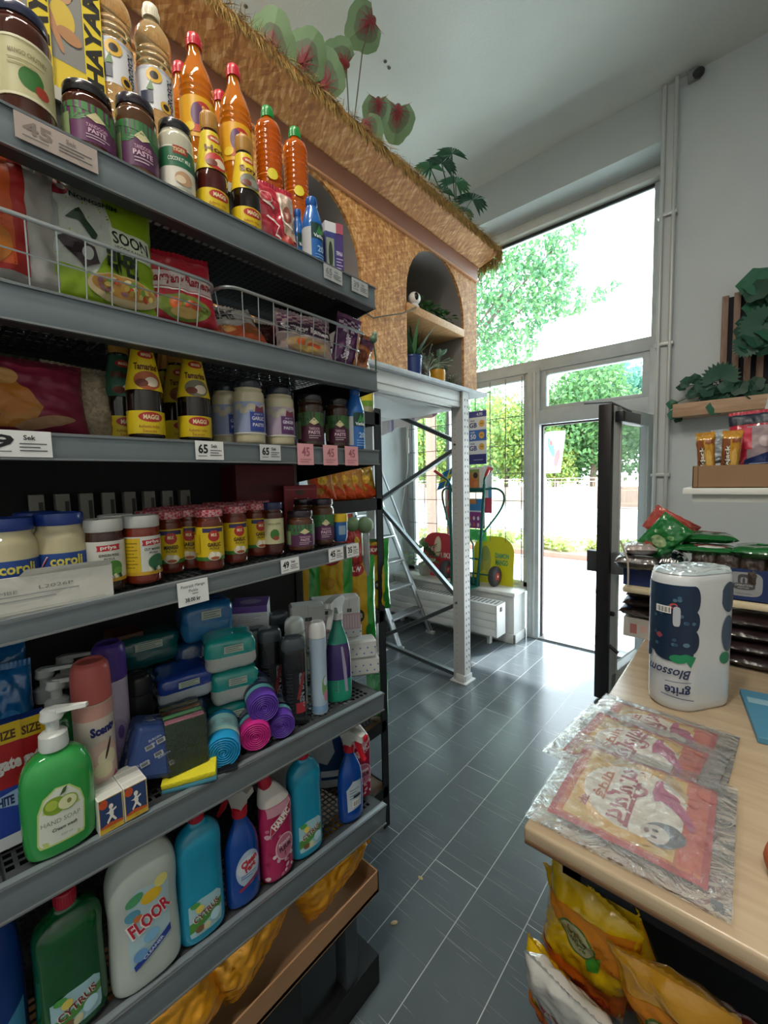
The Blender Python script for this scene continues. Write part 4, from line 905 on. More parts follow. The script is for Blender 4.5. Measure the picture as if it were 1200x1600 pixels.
# window posters
def poster(label, x, z, w, h, y, draw, col='#f3f3ef', th=.004, kind='poster'):
    b = MB(); b.box((-w / 2, 0, -h / 2), (w / 2, th, h / 2), PL(col)); cv = Canvas(b, lambda u, v, d: (u, -d, v), seg=.1); draw(cv, w, h); o = b.build(kind, loc=(x, y, z), flat=True); tag(o, label, 'poster'); return o
def dr_gb(cv, w, h):
    cv.r(-w / 2, h * .38, w / 2, h * .49, '#48479a'); cv.t('4,95', .04, h * .43, .03, '#dfe2f4', bold=.03)
    for k, (bgc, tx, n1, n2) in enumerate((('#eef1f4', '#2c3a7c', 'FREE', 'GB'), ('#3f6fc0', '#f2f5fa', 'FLER', '50'), ('#eef1f4', '#2c3a7c', 'FREE', 'GB'))):
        v1 = h * .36 - k * h * .215; v0 = v1 - h * .205; cv.r(-w / 2, v0, w / 2, v1, bgc); cv.t(n1, -.04, v1 - .025, .018, tx, bold=.02); cv.t(n2, -.035, v0 + .045, .05, tx, bold=.03); cv.e(.065, (v0 + v1) / 2, .032, .036, '#efb64c'); cv.r(.05, (v0 + v1) / 2 - .004, .08, (v0 + v1) / 2 + .004, '#7a5a20')
    cv.r(-w / 2, -h * .5, w / 2, -h * .31, '#38357c'); cv.r(-.03, -h * .42, .08, -h * .41, '#c8c8e8')
poster('tall blue and white GB data card poster hanging in the window', -2.205, 2.045, .24, .56, 4.0, dr_gb)
def dr_fig(cv, w, h):
    cv.r(-w * .42, -h * .42, w * .22, h * .42, '#c68a4c'); cv.e(-.0, h * .18, .028, .032, '#3b2a22'); cv.e(-.03, -.03, .045, .06, '#d9713a', .4); cv.e(.01, -.06, .035, .05, '#e08a44'); cv.r(-w * .42, h * .3, w * .22, h * .42, '#93a65a')
poster('cream poster with an orange picture behind the hand truck', -2.215, 1.60, .20, .27, 4.0, dr_fig, '#ece8e0')
def dr_blu(cv, w, h): cv.t('P', .05, h * .40, .05, '#c34a7a', bold=.05); cv.r(-w / 2, -h / 2, w / 2, -h * .18, '#c23d58'); cv.r(w * .1, -h * .18, w / 2, h * .05, '#5a9fd0')
poster('pale poster with a pink corner mark right of the orange picture', -2.08, 1.50, .10, .50, 4.005, dr_blu, '#e6ecf0')
def dr_col(cv, w, h):
    cv.r(-w / 2, h * .1, w / 2, h * .5, '#3f86c4'); cv.r(-w / 2, -h * .5, w / 2, h * .05, '#9a3c8a'); 
    for k in range(7): cv.e(-w * .38 + (k % 4) * w * .25, -h * .38 + (k // 4) * h * .22, .014, .022, ['#e8e4ee', '#e05a4a', '#f0d8e0'][k % 3]); cv.d -= cv.STEP
    cv.r(-w * .4, h * .32, -w * .0, h * .48, '#e08a48')
poster('purple and blue poster low in the window behind the hand truck', -2.21, 1.24, .20, .32, 4.0, dr_col, '#dfe4ea')
def dr_gre(cv, w, h): cv.e(0, 0, w * .4, h * .4, '#4fd06a'); cv.e(.03, .02, w * .16, h * .2, '#9fe8ae')
poster('bright green card under the purple poster', -2.19, 1.01, .20, .12, 4.0, dr_gre, '#6be07e')
poster('thin red and white strip poster behind the left rail of the hand truck', -2.56, 1.35, .08, .40, 4.0, lambda cv, w, h: (cv.r(-w * .1, -h / 2, w / 2, h * .5, '#d0555c'), cv.r(-w / 2, -h / 2, -w * .1, -h * .1, '#c98a72')), '#e7dcd4')
# small flag
t = thing('small_flag', 'small blue and yellow flag drooping on a stick in the window', 'flag', (-2.50, 3.97, 1.5), (0, .25, 0))
b = MB(); b.cyl((0, 0, -.25), (0, 0, .27), .004, M('#c9b89a')); b.build('stick', t)
b = MB(); fl = lambda u, v: (-.005 - u * .14 - .03 * v, -.01 - .012 * math.sin(u * 9), .26 - v * .22 - u * .10)
fmm = PL('#2f7fb8')
b.grid(fl, 10, 8, fmm); cv = Canvas(b, lambda u, v, d: (fl(u, v)[0], fl(u, v)[1] - d * 4 - .001, fl(u, v)[2]), seg=.12); cv.r(.30, 0, .48, 1, '#e8d64c'); cv.r(0, .38, 1, .6, '#e8d64c'); b.build('cloth', t, flat=True)
# fern on the seat
t = leafy('leafy spider plant spilling over the left end of the window seat', 'spider_plant', 'plant', (-2.84, 3.93, .62), 90, .25, .09, [leafmat('#7f9a6a', .25), leafmat('#5c7c50', .25), leafmat('#9fb08a', .25)], 41, upb=1,
          pot=lambda t: MB().lathe(chaikin([(.06, -.115), (.075, -.1), (.085, .02), (.075, .02), (.07, 0), (.001, 0)], 1), PL('#b8b4a6')).build('pot', t))
# striped cloth and white sheet under the loft deck
b = MB()
def vf(u, v): return (-2.92 + 1.0 * u, 3.3 + .03 * math.sin(u * 22), 2.26 - .10 * u * (1 - u) * 0 - v * (.17 - .12 * u) + .07 * u + .006 * math.sin(u * 40 + v * 5))
for k in range(16): b.grid(lambda u, v, k=k: vf((k + u) / 16, v), 4, 6, M(('#e4e0e6', '#dcd6e2', '#c9b3cf', '#e8e4e8')[k % 4] if k % 4 != 2 else '#a58fb4', rough=.8))
tag(b.build('striped_cloth', flat=False, ang=80), 'white cloth with purple stripes hanging under the loft by the window', 'cloth')
b = MB()
def wf(u, v): return (-2.5 + .72 * u, .9 + 1.86 * v, 2.155 - .10 * math.sin(PI * u) * (.55 + .3 * math.sin(v * 5)) - .01 * math.sin(v * 17 + u * 5))
b.grid(wf, 16, 30, M('#dedede', rough=.6, bump=.15, bscale=20)); tag(b.build('plastic_sheet', ang=80), 'white sheet sagging under the rack deck', 'sheet')
b = MB(); b.box((-2.56, .1, 2.150), (-1.735, 2.86, 2.160), M('#c9c9c6', rough=.6)); ob = b.build('underdeck', rack); ob.matrix_parent_inverse = Matrix.Translation(-Vector((XR, 2.84, 0)))
# cord with inline switch
b = MB(); wc = PL('#d5d6d2'); b.tube([(-3.14, 4.0, 2.6), (-3.12, 3.98, 2.2), (-3.10, 3.96, 1.75), (-3.17, 3.9, 1.2), (-3.185, 3.85, .9)], .005, wc, n=6)
b.box((-3.128, 3.965, 1.93), (-3.092, 3.99, 2.12), wc, .008); b.tube([(-3.10, 3.97, 2.12), (-3.085, 3.98, 2.3), (-3.1, 3.99, 2.5)], .004, wc, n=6); tag(b.build('switch_cord'), 'white cord with an inline switch hanging at the left window edge', 'cord')
# ================================================================== PIER WALL ITEMS
t = thing('slatted_panel', 'brown slatted wooden wall panel behind the plants on the pier', 'panel', (-.19, 3.74, 2.16)); sl1 = mat_wood('#7d6152', '#9a7c6a', (20, 20, 3))
b = MB(); b.box((0.005, -.012, 0.0), (.62, 0, .63), M('#22222c', rough=.8)); b.build('backing', t, flat=True)
for k in range(10): b = MB(); b.box((k * .062, -.035, 0), (k * .062 + .036, -.012, .64 + .006 * (k % 2)), sl1, .003); b.build('slat', t)
b = MB(); sh2 = thing('wall_ledge', 'slim wooden ledge on the pier wall under the trailing plants', 'shelf', (-.43, 3.74, 2.06))
b.box((0, -.2, -.05), (.9, 0, .04), mat_wood('#a9866a', '#c4a284', (3, 30, 30)), .004); b.build('board', sh2)
def roundleaves(name, label, spots, X, base, mats, seed, fans=()):
    t = thing(name, label, 'plant', base); r = random.Random(seed); lb = MB(); sb = MB()
    for (q, s) in spots:
        c = at(*q, y=X + r.uniform(-.06, .04)) - Vector(base); m = mats[int(r.random() * len(mats))]; tn = Vector((r.uniform(-.5, .5), -1, r.uniform(-.1, .7))).normalized(); u = tn.orthogonal().normalized(); w = tn.cross(u); n = 14
        pts = [c] + [c + (u * math.cos(2 * PI * k / n) + w * math.sin(2 * PI * k / n)) * s * (1 + .12 * math.sin(5 * 2 * PI * k / n)) + tn * .25 * s * (math.cos(4 * PI * k / n) * .5) for k in range(n)]
        lb.add(pts, [(0, 1 + k, 1 + (k + 1) % n) for k in range(n)], m); sb.tube([(r.uniform(0, .3), .02, .02), (c[0] * .6 + .1, c[1], c[2] * .6 + .06), c], .003, mats[0], n=5)
    for (q, s, a0) in fans:
        c = at(*q, y=X - .05) - Vector(base); m = mats[0]
        for j in range(16):
            a = a0 + PI * 1.2 * (j / 15 - .5); d = Vector((math.cos(a), -.2, math.sin(a))); e = Vector(c) + d * s; wv = Vector((-math.sin(a), 0, math.cos(a))) * s * .13
            lb.add([c, Vector(c) + d * s * .7 + wv, e, Vector(c) + d * s * .7 - wv], [(0, 1, 2), (0, 2, 3)], m)
    lb.build('leaves', t, flat=True); sb.build('stem', t); return t
GD = [leafmat('#2b5a48', .15), leafmat('#357055', .15), leafmat('#28503f', .15)]
rr = random.Random(77)
sp = [((1062 + k * 8 + rr.uniform(-4, 4), 612 + rr.uniform(-22, 26) - k * .8), rr.uniform(.025, .05)) for k in range(15)] + [((1052, 648), .035), ((1060, 655), .03), ((1050, 632), .035), ((1070, 600), .03), ((1086, 592), .035), ((1098, 600), .04), ((1110, 622), .06), ((1118, 637), .05), ((1135, 610), .04), ((1155, 606), .05), ((1180, 600), .05), ((1160, 612), .04), ((1190, 610), .05)]
roundleaves('trailing_plant', 'dark round-leaved plant trailing off the left end of the wooden ledge', sp, 3.6, (-.3, 3.6, 2.1), GD, 5, fans=(((1125, 592), .11, PI / 2), ((1100, 602), .06, PI * .7)))
sp = [((1192 + rr.uniform(-14, 22), 462 + rr.uniform(-26, 20)), rr.uniform(.05, .09)) for k in range(18)] + [((1172 + rr.uniform(-8, 34), 515 + rr.uniform(-14, 22)), rr.uniform(.05, .09)) for k in range(20)]
roundleaves('hanging_plant', 'large dark green plant hanging in front of the slatted panel', sp, 3.58, (.05, 3.6, 2.55), GD, 6, fans=(((1190, 508), .12, PI), ((1168, 540), .08, 3.6)))
# ================================================================== PRODUCT BUILDERS  (fronts face local +x)
def jar(name, label, cat, loc, rz, R, H, content, lidc, draw, lidh=.016, lidr=.93, neck=.86, shoulder=.12, group=None, lip=None, body=None, lidtop=None, base=0.):
    """glass jar: body with its filling showing, screw lid, printed label"""
    t = thing(name, label, cat, loc, rz, group); hb = H - lidh
    pr = chaikin([(.001, .001), (R * .80, 0), (R * .97, H * .02), (R, H * .06)], 1) + (body(R, H) if body else [(R, H * .10), (R, hb - H * shoulder * 1.1)]) + chaikin([(R, hb - H * shoulder), (R * .99, hb - H * shoulder * .6), (R * neck, hb - H * shoulder * .25), (R * neck, hb)], 2)
    b = MB(); b.lathe(pr, content, n=36); b.build('glass_body', t)
    l = MB(); lr = R * lidr; l.lathe([(.001, hb + .0005), (lr * .97, hb), (lr, hb + .002), (lr, H - .003), (lr * .97, H - .0005), (lr * .90, H), (lr * .86, H - .0012), (.001, H - .0012)], lidc, n=40)
    if lip: l.lathe([(lr * 1.01, hb + .001), (lr * 1.01, hb + .004), (lr, hb + .0045)], lip, n=36)
    l.build('lid', t, ang=50)
    if draw:
        d = MB(); cv = Canvas(d, cyl_map(R), seg=.007); draw(cv, R, H); d.build('label', t, ang=60)
    return t
def wrap(cv, R, v0, v1, col, half=2.4): cv.r(-R * half, v0, R * half, v1, col)
# ---- jar prints
def L_garlic(word='GARLIC'):
    def f(cv, R, H):
        wrap(cv, R, H * .17, H * .72, '#e3c21c'); wrap(cv, R, H * .17, H * .23, '#3f7a35'); cv.r(-R * .8, H * .63, R * .8, H * .70, '#3d3560'); cv.e(0, H * .57, R * .42, H * .09, '#b8322e'); cv.r(-R * .2, H * .55, R * .2, H * .66, '#c8442f'); cv.t('MILK', 0, H * .59, H * .05, '#f0e0b0', w=R * .42, bold=.03)
        cv.t(word, 0, H * .43, H * .062, '#3a2410', w=R * .95, bold=.04); cv.t('PICKLE', 0, H * .365, H * .035, '#4a3418', bold=.02); cv.e(0, H * .24, R * .5, H * .07, '#d8cdb8'); cv.e(-R * .2, H * .27, R * .16, H * .05, '#e9e0cc'); cv.e(R * .22, H * .26, R * .14, H * .045, '#efe7d8'); cv.e(0, H * .21, R * .3, H * .025, '#a0522d')
        cv.r(-R * 1.6, H * .30, -R * 1.0, H * .6, '#d0b020')
    return f
def L_priya(kind):
    def f(cv, R, H):
        wrap(cv, R, H * .16, H * .70, '#d9d9d2'); 
        if kind: cv.r(-R * 1.9, H * .16, -R * .45, H * .68, '#dfb81c'); cv.lines(-R * 1.3, -R * .6, H * .6, 8, H * .05, H * .014, '#8a741c')
        wrap(cv, R, H * .14, H * .19, '#d0a02a')
        u = R * .25 if kind else 0
        cv.p([(u - R * .6, H * .565), (u + R * .6, H * .575), (u + R * .55, H * .61), (u + R * .6, H * .655), (u - R * .6, H * .645), (u - R * .55, H * .60)], '#c02a38'); cv.t('priya', u, H * .61, H * .05, '#f2eee8', w=R * .8, bold=.03)
        cv.t('CUT MANGO' if kind else 'GONGURA PICKLE', u, H * .51, H * .035, K, w=R * 1.0, bold=.03); cv.t('PICKLE', u, H * .46, H * .028, K, bold=.02)
        cv.e(u + R * .15, H * .33, R * .5, H * .10, '#2f6a4a' if kind else '#4f8a3a', .4); cv.e(u + R * .4, H * .28, R * .22, H * .06, '#3f7a52' if kind else '#6aa04a')
        for k in range(4): cv.r(u - R * .35 + k * R * .26, H * .19, u - R * .2 + k * R * .26, H * .25, ('#e8e2c0', '#2a4a34')[k % 2], .3); cv.d -= cv.STEP
    return f
def L_coroli(cv, R, H):
    wrap(cv, R, H * .08, H * .53, '#2b4f9c'); wrap(cv, R, H * .08, H * .26, '#c8d2e2'); wrap(cv, R, H * .26, H * .34, '#6f8cc4'); cv.t('coroli', R * .2, H * .44, H * .115, '#e9dc62', w=R * 1.15, bold=.03)
    cv.p([(-R * .75, H * .36), (-R * .68, H * .36), (-R * .42, H * .50), (-R * .48, H * .50)], '#e8e6ea'); cv.p([(-R * .70, H * .37), (-R * .66, H * .37), (-R * .44, H * .485), (-R * .47, H * .485)], '#c9353f'); cv.t('mayonnaise', R * .1, H * .22, H * .06, '#1f2a4a', w=R * 1.3, bold=.02)
def L_patak(top='#3f7a46', low='#5f3358', cream='#d9cfa0'):
    def f(cv, R, H):
        wrap(cv, R, H * .12, H * .66, low); cv.p([(-R * 2.3, H * .66), (-R * 2.3, H * .40), (-R * .5, H * .40), (R * .1, H * .52), (R * .75, H * .40), (R * 2.3, H * .40), (R * 2.3, H * .66)], top); cv.p([(R * -.25, H * .47), (R * .1, H * .56), (R * .48, H * .47), (R * .1, H * .42)], cream)
        cv.t('TANDOORI', R * .12, H * .35, H * .05, '#d3a9c0', w=R * .8, bold=.02); cv.t('PASTE', R * .12, H * .28, H * .06, '#e3c0d0', bold=.03); cv.lines(-R * .3, R * .6, H * .21, 2, H * .04, H * .015, '#c8b0bc'); cv.r(-R * 1.5, H * .16, -R * .9, H * .5, '#93a877')
    return f
def L_paste(bgc, word):
    def f(cv, R, H):
        wrap(cv, R, H * .16, H * .66, '#9aa4c8' if 'GAR' in word else '#b7a4b8'); 
        for k in range(5): cv.e(-R * .9 + k * R * .42, H * .58 - (k % 2) * H * .06, R * .3, H * .05, '#c4bba8', .2)
        cv.r(-R * .15, H * .20, R * .9, H * .50, bgc); cv.p([(R * .15, H * .50), (R * .85, H * .50), (R * .78, H * .60), (R * .5, H * .57), (R * .22, H * .60)], '#7a3a52'); cv.t(word, R * .38, H * .40, H * .055, '#e6e4f2', w=R * .85, bold=.03); cv.t('PASTE', R * .38, H * .30, H * .05, '#e6e4f2', bold=.03); cv.t('ginger &', R * .38, H * .465, H * .03, '#d0cce0'); wrap(cv, R, H * .16, H * .18, '#e0dccc')
    return f
def L_chut(cv, R, H):
    wrap(cv, R, H * .18, H * .68, '#cfc79a'); cv.e(R * .15, H * .36, R * .42, H * .10, '#3f7a3a', -.3); cv.e(R * .5, H * .29, R * .26, H * .05, '#b0402c'); cv.t('MANGO CHUTNEY', R * .1, H * .55, H * .04, '#7a7048', w=R * 1.3, bold=.01); wrap(cv, R, H * .66, H * .68, '#e8e2c4'); wrap(cv, R, H * .18, H * .20, '#e8e2c4'); cv.lines(-R * .6, R * .6, H * .48, 2, H * .04, H * .012, '#a09868')
def L_whitejar(cv, R, H):
    wrap(cv, R, H * .12, H * .64, '#e1ddd0'); wrap(cv, R, H * .38, H * .62, '#2e6e4e'); cv.r(-R * .35, H * .54, R * .45, H * .64, '#a83a2e'); cv.t('TIGER', 0, H * .59, H * .05, '#e8d0a0', w=R * .7, bold=.03); cv.t('COCONUT MILK', 0, H * .47, H * .05, '#e0ead8', w=R * 1.3, bold=.02); cv.e(R * .2, H * .24, R * .5, H * .09, '#caa27c'); cv.e(R * .0, H * .22, R * .28, H * .05, '#e8d2b4')
def L_olive(cv, R, H):
    wrap(cv, R, H * .22, H * .70, '#c9c59c'); cv.e(R * .0, H * .40, R * .42, H * .10, '#3f7a3a'); cv.e(R * .1, H * .33, R * .3, H * .04, '#9a4a38'); cv.t('mango pickle', 0, H * .60, H * .04, '#77724c', w=R * 1.2)
# ---- bottles
def bottle(name, label, cat, loc, rz, prof, mat, cap=None, ax=1., ay=1., p=2., draw=None, mapk='proj', group=None, n=36, liquid=None, off=None, seg=.008):
    t = thing(name, label, cat, loc, rz, group); b = MB(); b.lathe(prof, mat, n=n, ax=ax, ay=ay, p=p, off=off)
    if liquid: b.lathe(liquid[0], liquid[1], n=n, ax=ax, ay=ay, p=p)
    b.build('body', t, ang=50)
    if cap:
        c = MB(); cp, cm_ = cap[0], cap[1]; dx, dy = off(cp[0][1]) if off else (0, 0); c.lathe(cp, cm_, n=24, T=Matrix.Translation((dx, dy, 0)))
        if len(cap) > 2:
            for k in range(24):
                a = 2 * PI * k / 24; r_ = cap[2]; z0, z1 = cap[3]; c.box((r_ - .0004, -.0006, z0), (r_ + .0006, .0006, z1), cm_, T=Matrix.Translation((dx, dy, 0)) @ Matrix.Rotation(a, 4, 'Z'))
        c.build('cap', t, ang=50)
    if draw:
        d = MB(); f = {'proj': prof_map(prof, ax, ay, p, off=off), 'cone': cone_map(prof), 'cyl': cyl_map(max(r for r, z in prof))}[mapk]; draw(Canvas(d, f, seg=seg)); d.build('label', t, ang=60)
    return t
def maggi(label, loc, rz, sauce, main, word, sub=None, sc=1., group=None, neck='#e2c21c'):
    H = .205
    pr = chaikin([(.001, 0), (.027, 0), (.031, .004), (.031, .06), (.0305, .085), (.024, .12), (.0165, .165), (.0145, .178), (.0145, .185)], 2)
    def dr(cv):
        cv.r(-.066, .008, .066, .049, '#e2c41e'); cv.e(.006, .038, .021, .009, '#b8332c'); cv.t('MAGGI', .006, .038, .008, '#f0dcb0', w=.026, bold=.04); cv.t('Authentic Indian', .002, .021, .006, '#a8442c', w=.034); cv.t('Sauces', .002, .013, .006, '#a8442c')
        cv.r(-.058, .085, .058, .172, main) if False else None
        N = 12
        for k in range(N):
            z0 = .086 + (.166 - .086) * k / N; z1 = .086 + (.166 - .086) * (k + 1) / N; r0 = .0305 - (z0 - .082) * .165; cv.r(-r0 * 2.2, z0, r0 * 2.2, z1, neck); cv.d -= cv.STEP
        cv.d += cv.STEP
        cv.e(.004, .150, .013, .007, '#b8332c'); cv.t('MAGGI', .004, .150, .0055, '#f0dcb0', w=.015, bold=.04)
        cv.e(.004, .103, .022, .017, main); cv.e(.010, .101, .011, .009, '#d8c8b0' if sub is None else sub); cv.e(-.006, .098, .010, .007, '#6d2f1c'); cv.t(word, .002, .128, .012, '#5a2212', w=.036, bold=.03)
    return bottle('sauce_bottle', label, 'sauce bottle', loc, rz, pr, sauce, cap=(chaikin([(.0165, .172), (.0168, .1745), (.0168, .203), (.0155, .2048), (.001, .205)], 1), PL('#b8863a', rough=.4), .0168, (.176, .200)), draw=dr, mapk='cone', group=group, seg=.006)
def ribbed(label, loc, rz, liq, capc, kind, group=None):
    """tall ribbed plastic oil or drink bottle"""
    pr = [(.001, .006), (.026, .0), (.033, .004), (.036, .014)]; z = .014; 
    if kind == 'oil':
        for k in range(5): pr += [(.036, z + .004), (.0345, z + .010), (.036, z + .016)]; z += .016
        pr += [(.0355, .10), (.0355, .165)]; z = .165
        for k in range(4): pr += [(.036 - .001 * k, z + .003), (.033 - .001 * k, z + .009), (.0355 - .001 * k, z + .014)]; z += .014
        pr += [(.036, .235), (.034, .25), (.024, .268), (.014, .276), (.013, .29)]; H = .29
    elif kind == 'orange':
        for k in range(3): pr += [(.038, z + .004), (.0365, z + .010), (.038, z + .016)]; z += .016
        pr += [(.038, .07), (.038, .165)]; z = .165
        for k in range(3): pr += [(.0385, z + .003), (.036, z + .009), (.038, z + .014)]; z += .014
        pr += [(.037, .215), (.030, .24), (.019, .265), (.014, .285), (.0135, .30)]; H = .30
    else:
        for k in range(15): pr += [(.034, z + .003), (.0322, z + .008), (.034, z + .013)]; z += .0135
        pr += [(.034, .225), (.030, .24), (.016, .25), (.014, .262)]; H = .262
    def dr(cv):
        if kind == 'oil':
            cv.r(-.075, .085, .075, .168, '#dcdce0'); cv.r(-.075, .162, .075, .168, '#b8bcc8'); cv.t('AEROSOL', .026, .126, .013, '#2b3550', w=.070, ang=PI / 2, bold=.03); cv.e(-.006, .15, .015, .015, '#e0b03c'); cv.e(-.006, .15, .008, .008, '#2e2420'); cv.e(.014, .096, .011, .011, '#d9a83a'); cv.e(.014, .096, .006, .006, '#2e2420'); cv.r(-.034, .095, -.01, .118, '#343a50'); cv.p([(-.022, .12), (-.012, .14), (-.008, .12)], '#4f7a3c')
        elif kind == 'orange':
            cv.r(-.08, .08, .08, .168, '#e0a61c'); cv.e(.004, .135, .024, .022, '#b8302c'); cv.e(-.01, .128, .013, .024, '#5a2a5a'); cv.t('SHAN', .012, .142, .012, '#f0d070', w=.022, bold=.03); cv.r(-.02, .09, .03, .105, '#c8481e'); cv.e(-.028, .10, .012, .01, '#e8c83a')
        else:
            cv.r(-.07, .10, .07, .102, '#e88a2c'); cv.e(0, .10, .014, .014, '#e0d03c')
    return bottle('drink_bottle' if kind != 'oil' else 'oil_bottle', label, 'bottle', loc, rz, pr, liq, cap=([(.001, H - .004), (.0165, H - .004), (.0165, H + .002), (.0155, H + .012), (.0145, H + .022), (.012, H + .0245), (.001, H + .025)], capc, .0165, (H, H + .012)), draw=dr, mapk='cyl', group=group)
def cyrus(label, loc, rz, liq, capc, sc=1., H=.275, tint='#4aa7bd', word='CYTRUS', group=None):
    w = .046 * sc; pr = chaikin([(.001, 0), (.90, 0), (1.0, .008), (1.0, .04), (.97, .12), (.96, .17), (1.0, .20), (.93, .225), (.62, .243), (.34, .25), (.33, .262)], 2); pr = [(r * w, z / .275 * H) for r, z in pr]
    def dr(cv):
        s = H / .275
        cv.p([(-.030 * sc, .02 * s), (.030 * sc, .02 * s), (.032 * sc, .03 * s), (.032 * sc, .085 * s), (.024 * sc, .095 * s), (-.01 * sc, .098 * s), (-.032 * sc, .09 * s), (-.032 * sc, .03 * s)], '#9fc4ce'); cv.p([(-.032 * sc, .052 * s), (.032 * sc, .072 * s), (.032 * sc, .055 * s), (-.032 * sc, .03 * s)], '#4e8a3f'); cv.t(word, 0, .063 * s, .014, '#e8e0d2', w=.052 * sc, ang=.28, bold=.05); cv.t(word, .0006, .0636 * s, .014, '#7a2f3a', w=.051 * sc, ang=.28, bold=.02); cv.e(-.014, .034 * s, .009, .007, '#7a5a3c'); cv.e(-.0, .032 * s, .007, .008, '#c9c6a0'); cv.e(-.02 * sc, .09 * s, .009, .006, '#4f9a4a'); cv.e(-.012 * sc, .078 * s, .008, .008, '#d8c860'); cv.e(.018, .045 * s, .011, .012, '#b8dcea')
    off = lambda z: (0, 0 if z < H * .7 else -.006 * sc)
    return bottle('cleaner_bottle', label, 'cleaning bottle', loc, rz, pr, liq, cap=([(.001, H * .93), (.0155, H * .93), (.016, H * .94), (.0145, H * 1.03), (.013, H * 1.035), (.001, H * 1.036)], capc, .0155, (H * .94, H * 1.02)), ax=.62, ay=1., p=2.6, draw=dr, group=group, off=lambda z: (0, 0))
def trigger(t, z0, body, lever, rzq=0, s=1.):
    b = MB(); T = Matrix.Translation((0, 0, z0)) @ Matrix.Rotation(rzq, 4, 'Z') @ Matrix.Scale(s, 4)
    b.lathe([(.013, 0), (.016, 0), (.016, .018), (.013, .02)], lever, n=20, T=T); c = b.build('collar', t)
    b = MB(); P2 = [(-.03, .048), (-.028, .058), (-.01, .066), (.03, .064), (.052, .058), (.054, .044), (.05, .040), (.03, .042), (.018, .036), (.012, .018), (-.012, .018), (-.014, .034)]
    Tm = T @ Matrix(((1, 0, 0, 0), (0, 0, 1, 0), (0, 1, 0, 0), (0, 0, 0, 1))); b.prism(P2, -.011, .011, body, T=Tm); b.build('spray_head', t, ang=30)
    b = MB(); P3 = [(.020, .042), (.034, .042), (.040, .02), (.052, -.006), (.056, -.012), (.049, -.014), (.038, .0), (.024, .03)]; b.prism(P3, -.006, .006, lever, T=Tm); b.box((.054, -.008, .045), (.062, .008, .060), lever, .002, T=T); b.build('trigger', t)
def spray(label, loc, rz, liq, headc, lev, prof, draw, ax=.6, p=2.2, head_rot=0., capz=None, name='spray_bottle', extra=None, hs=1.):
    t = bottle(name, label, 'spray bottle', loc, rz, prof, liq, ax=ax, ay=1, p=p, draw=draw); trigger(t, prof[-1][1] - .004, headc, lev, head_rot, hs)
    if extra: extra(t)
    return t
def pump_bottle(label, loc, rz, liq, draw=None, group=None, head=0.):
    w = .049; pr = chaikin([(.001, 0), (.86, 0), (.97, .008), (1.0, .05), (1.0, .11), (.92, .14), (.66, .158), (.36, .165), (.36, .17)], 2); pr = [(r * w, z) for r, z in pr]
    t = bottle('soap_bottle', label, 'soap bottle', loc, rz, pr, liq, ax=.62, p=2.5, draw=draw, group=group); wh = PL('#dfe3e0', rough=.25, sub=.2)
    b = MB(); b.lathe([(.001, .166), (.019, .166), (.020, .17), (.019, .19), (.016, .193), (.009, .195), (.009, .215), (.001, .215)], wh, n=28); T = Matrix.Rotation(head, 4, 'Z')
    b.lathe([(.001, .212), (.014, .212), (.016, .216), (.013, .230), (.001, .232)], wh, n=24); b.box((-.012, -.009, .222), (.012, .009, .231), wh, .002, T=T); v = [(0, -.008, .223), (0, .008, .223), (0, .008, .232), (0, -.008, .232), (.055, -.004, .231), (.055, .004, .231), (.055, .003, .237), (.055, -.003, .237)]
    b.add(v, [(0, 3, 2, 1), (4, 5, 6, 7), (0, 1, 5, 4), (1, 2, 6, 5), (2, 3, 7, 6), (3, 0, 4, 7)], wh, T=T); b.build('pump', t); return t
def can(label, loc, rz, R, H, body, capc, draw, capf=.74, name='spray_can', group=None):
    pr = chaikin([(.001, 0), (R * .95, 0), (R, .004), (R, H * capf)], 1)
    t = thing(name, label, 'can', loc, rz, group); b = MB(); b.lathe(pr + [(R * .999, H * capf), (.001, H * capf)], body, n=36); b.build('body', t)
    b = MB(); b.lathe([(R * 1.002, H * capf + .001)] + chaikin([(R * 1.01, H * capf + .002), (R * 1.01, H * .9), (R * .94, H * .97), (R * .7, H)], 2) + [(R * .62, H * .985), (.001, H * .98)], capc, n=36); b.build('cap', t)
    if draw: d = MB(); draw(Canvas(d, cyl_map(R), seg=.008), R, H); d.build('label', t, ang=60)
    return t
def carton(name, label, cat, loc, rot, D, W, H, col, front=None, side=None, top=None, group=None, bev=.0012, topm=None):
    """box with depth D (x), width W (y), height H; origin at the middle of the base; prints on front (+x), side (-y) and top"""
    t = thing(name, label, cat, loc, rot, group); m = col if isinstance(col, bpy.types.Material) else PP(col)
    b = MB(); b.box((-D / 2, -W / 2, 0), (D / 2, W / 2, H), m, bev, 1); b.build('body', t, flat=True)
    if front or side or top:
        d = MB()
        if front: front(Canvas(d, lambda u, v, e: (D / 2 + e, u, v), seg=.3), W, H)
        if side: side(Canvas(d, lambda u, v, e: (u, -W / 2 - e, v), seg=.3), D, H)
        if top: top(Canvas(d, lambda u, v, e: (-v, u, H + e), seg=.3), W, D)
        d.build('print', t, flat=True)
    return t
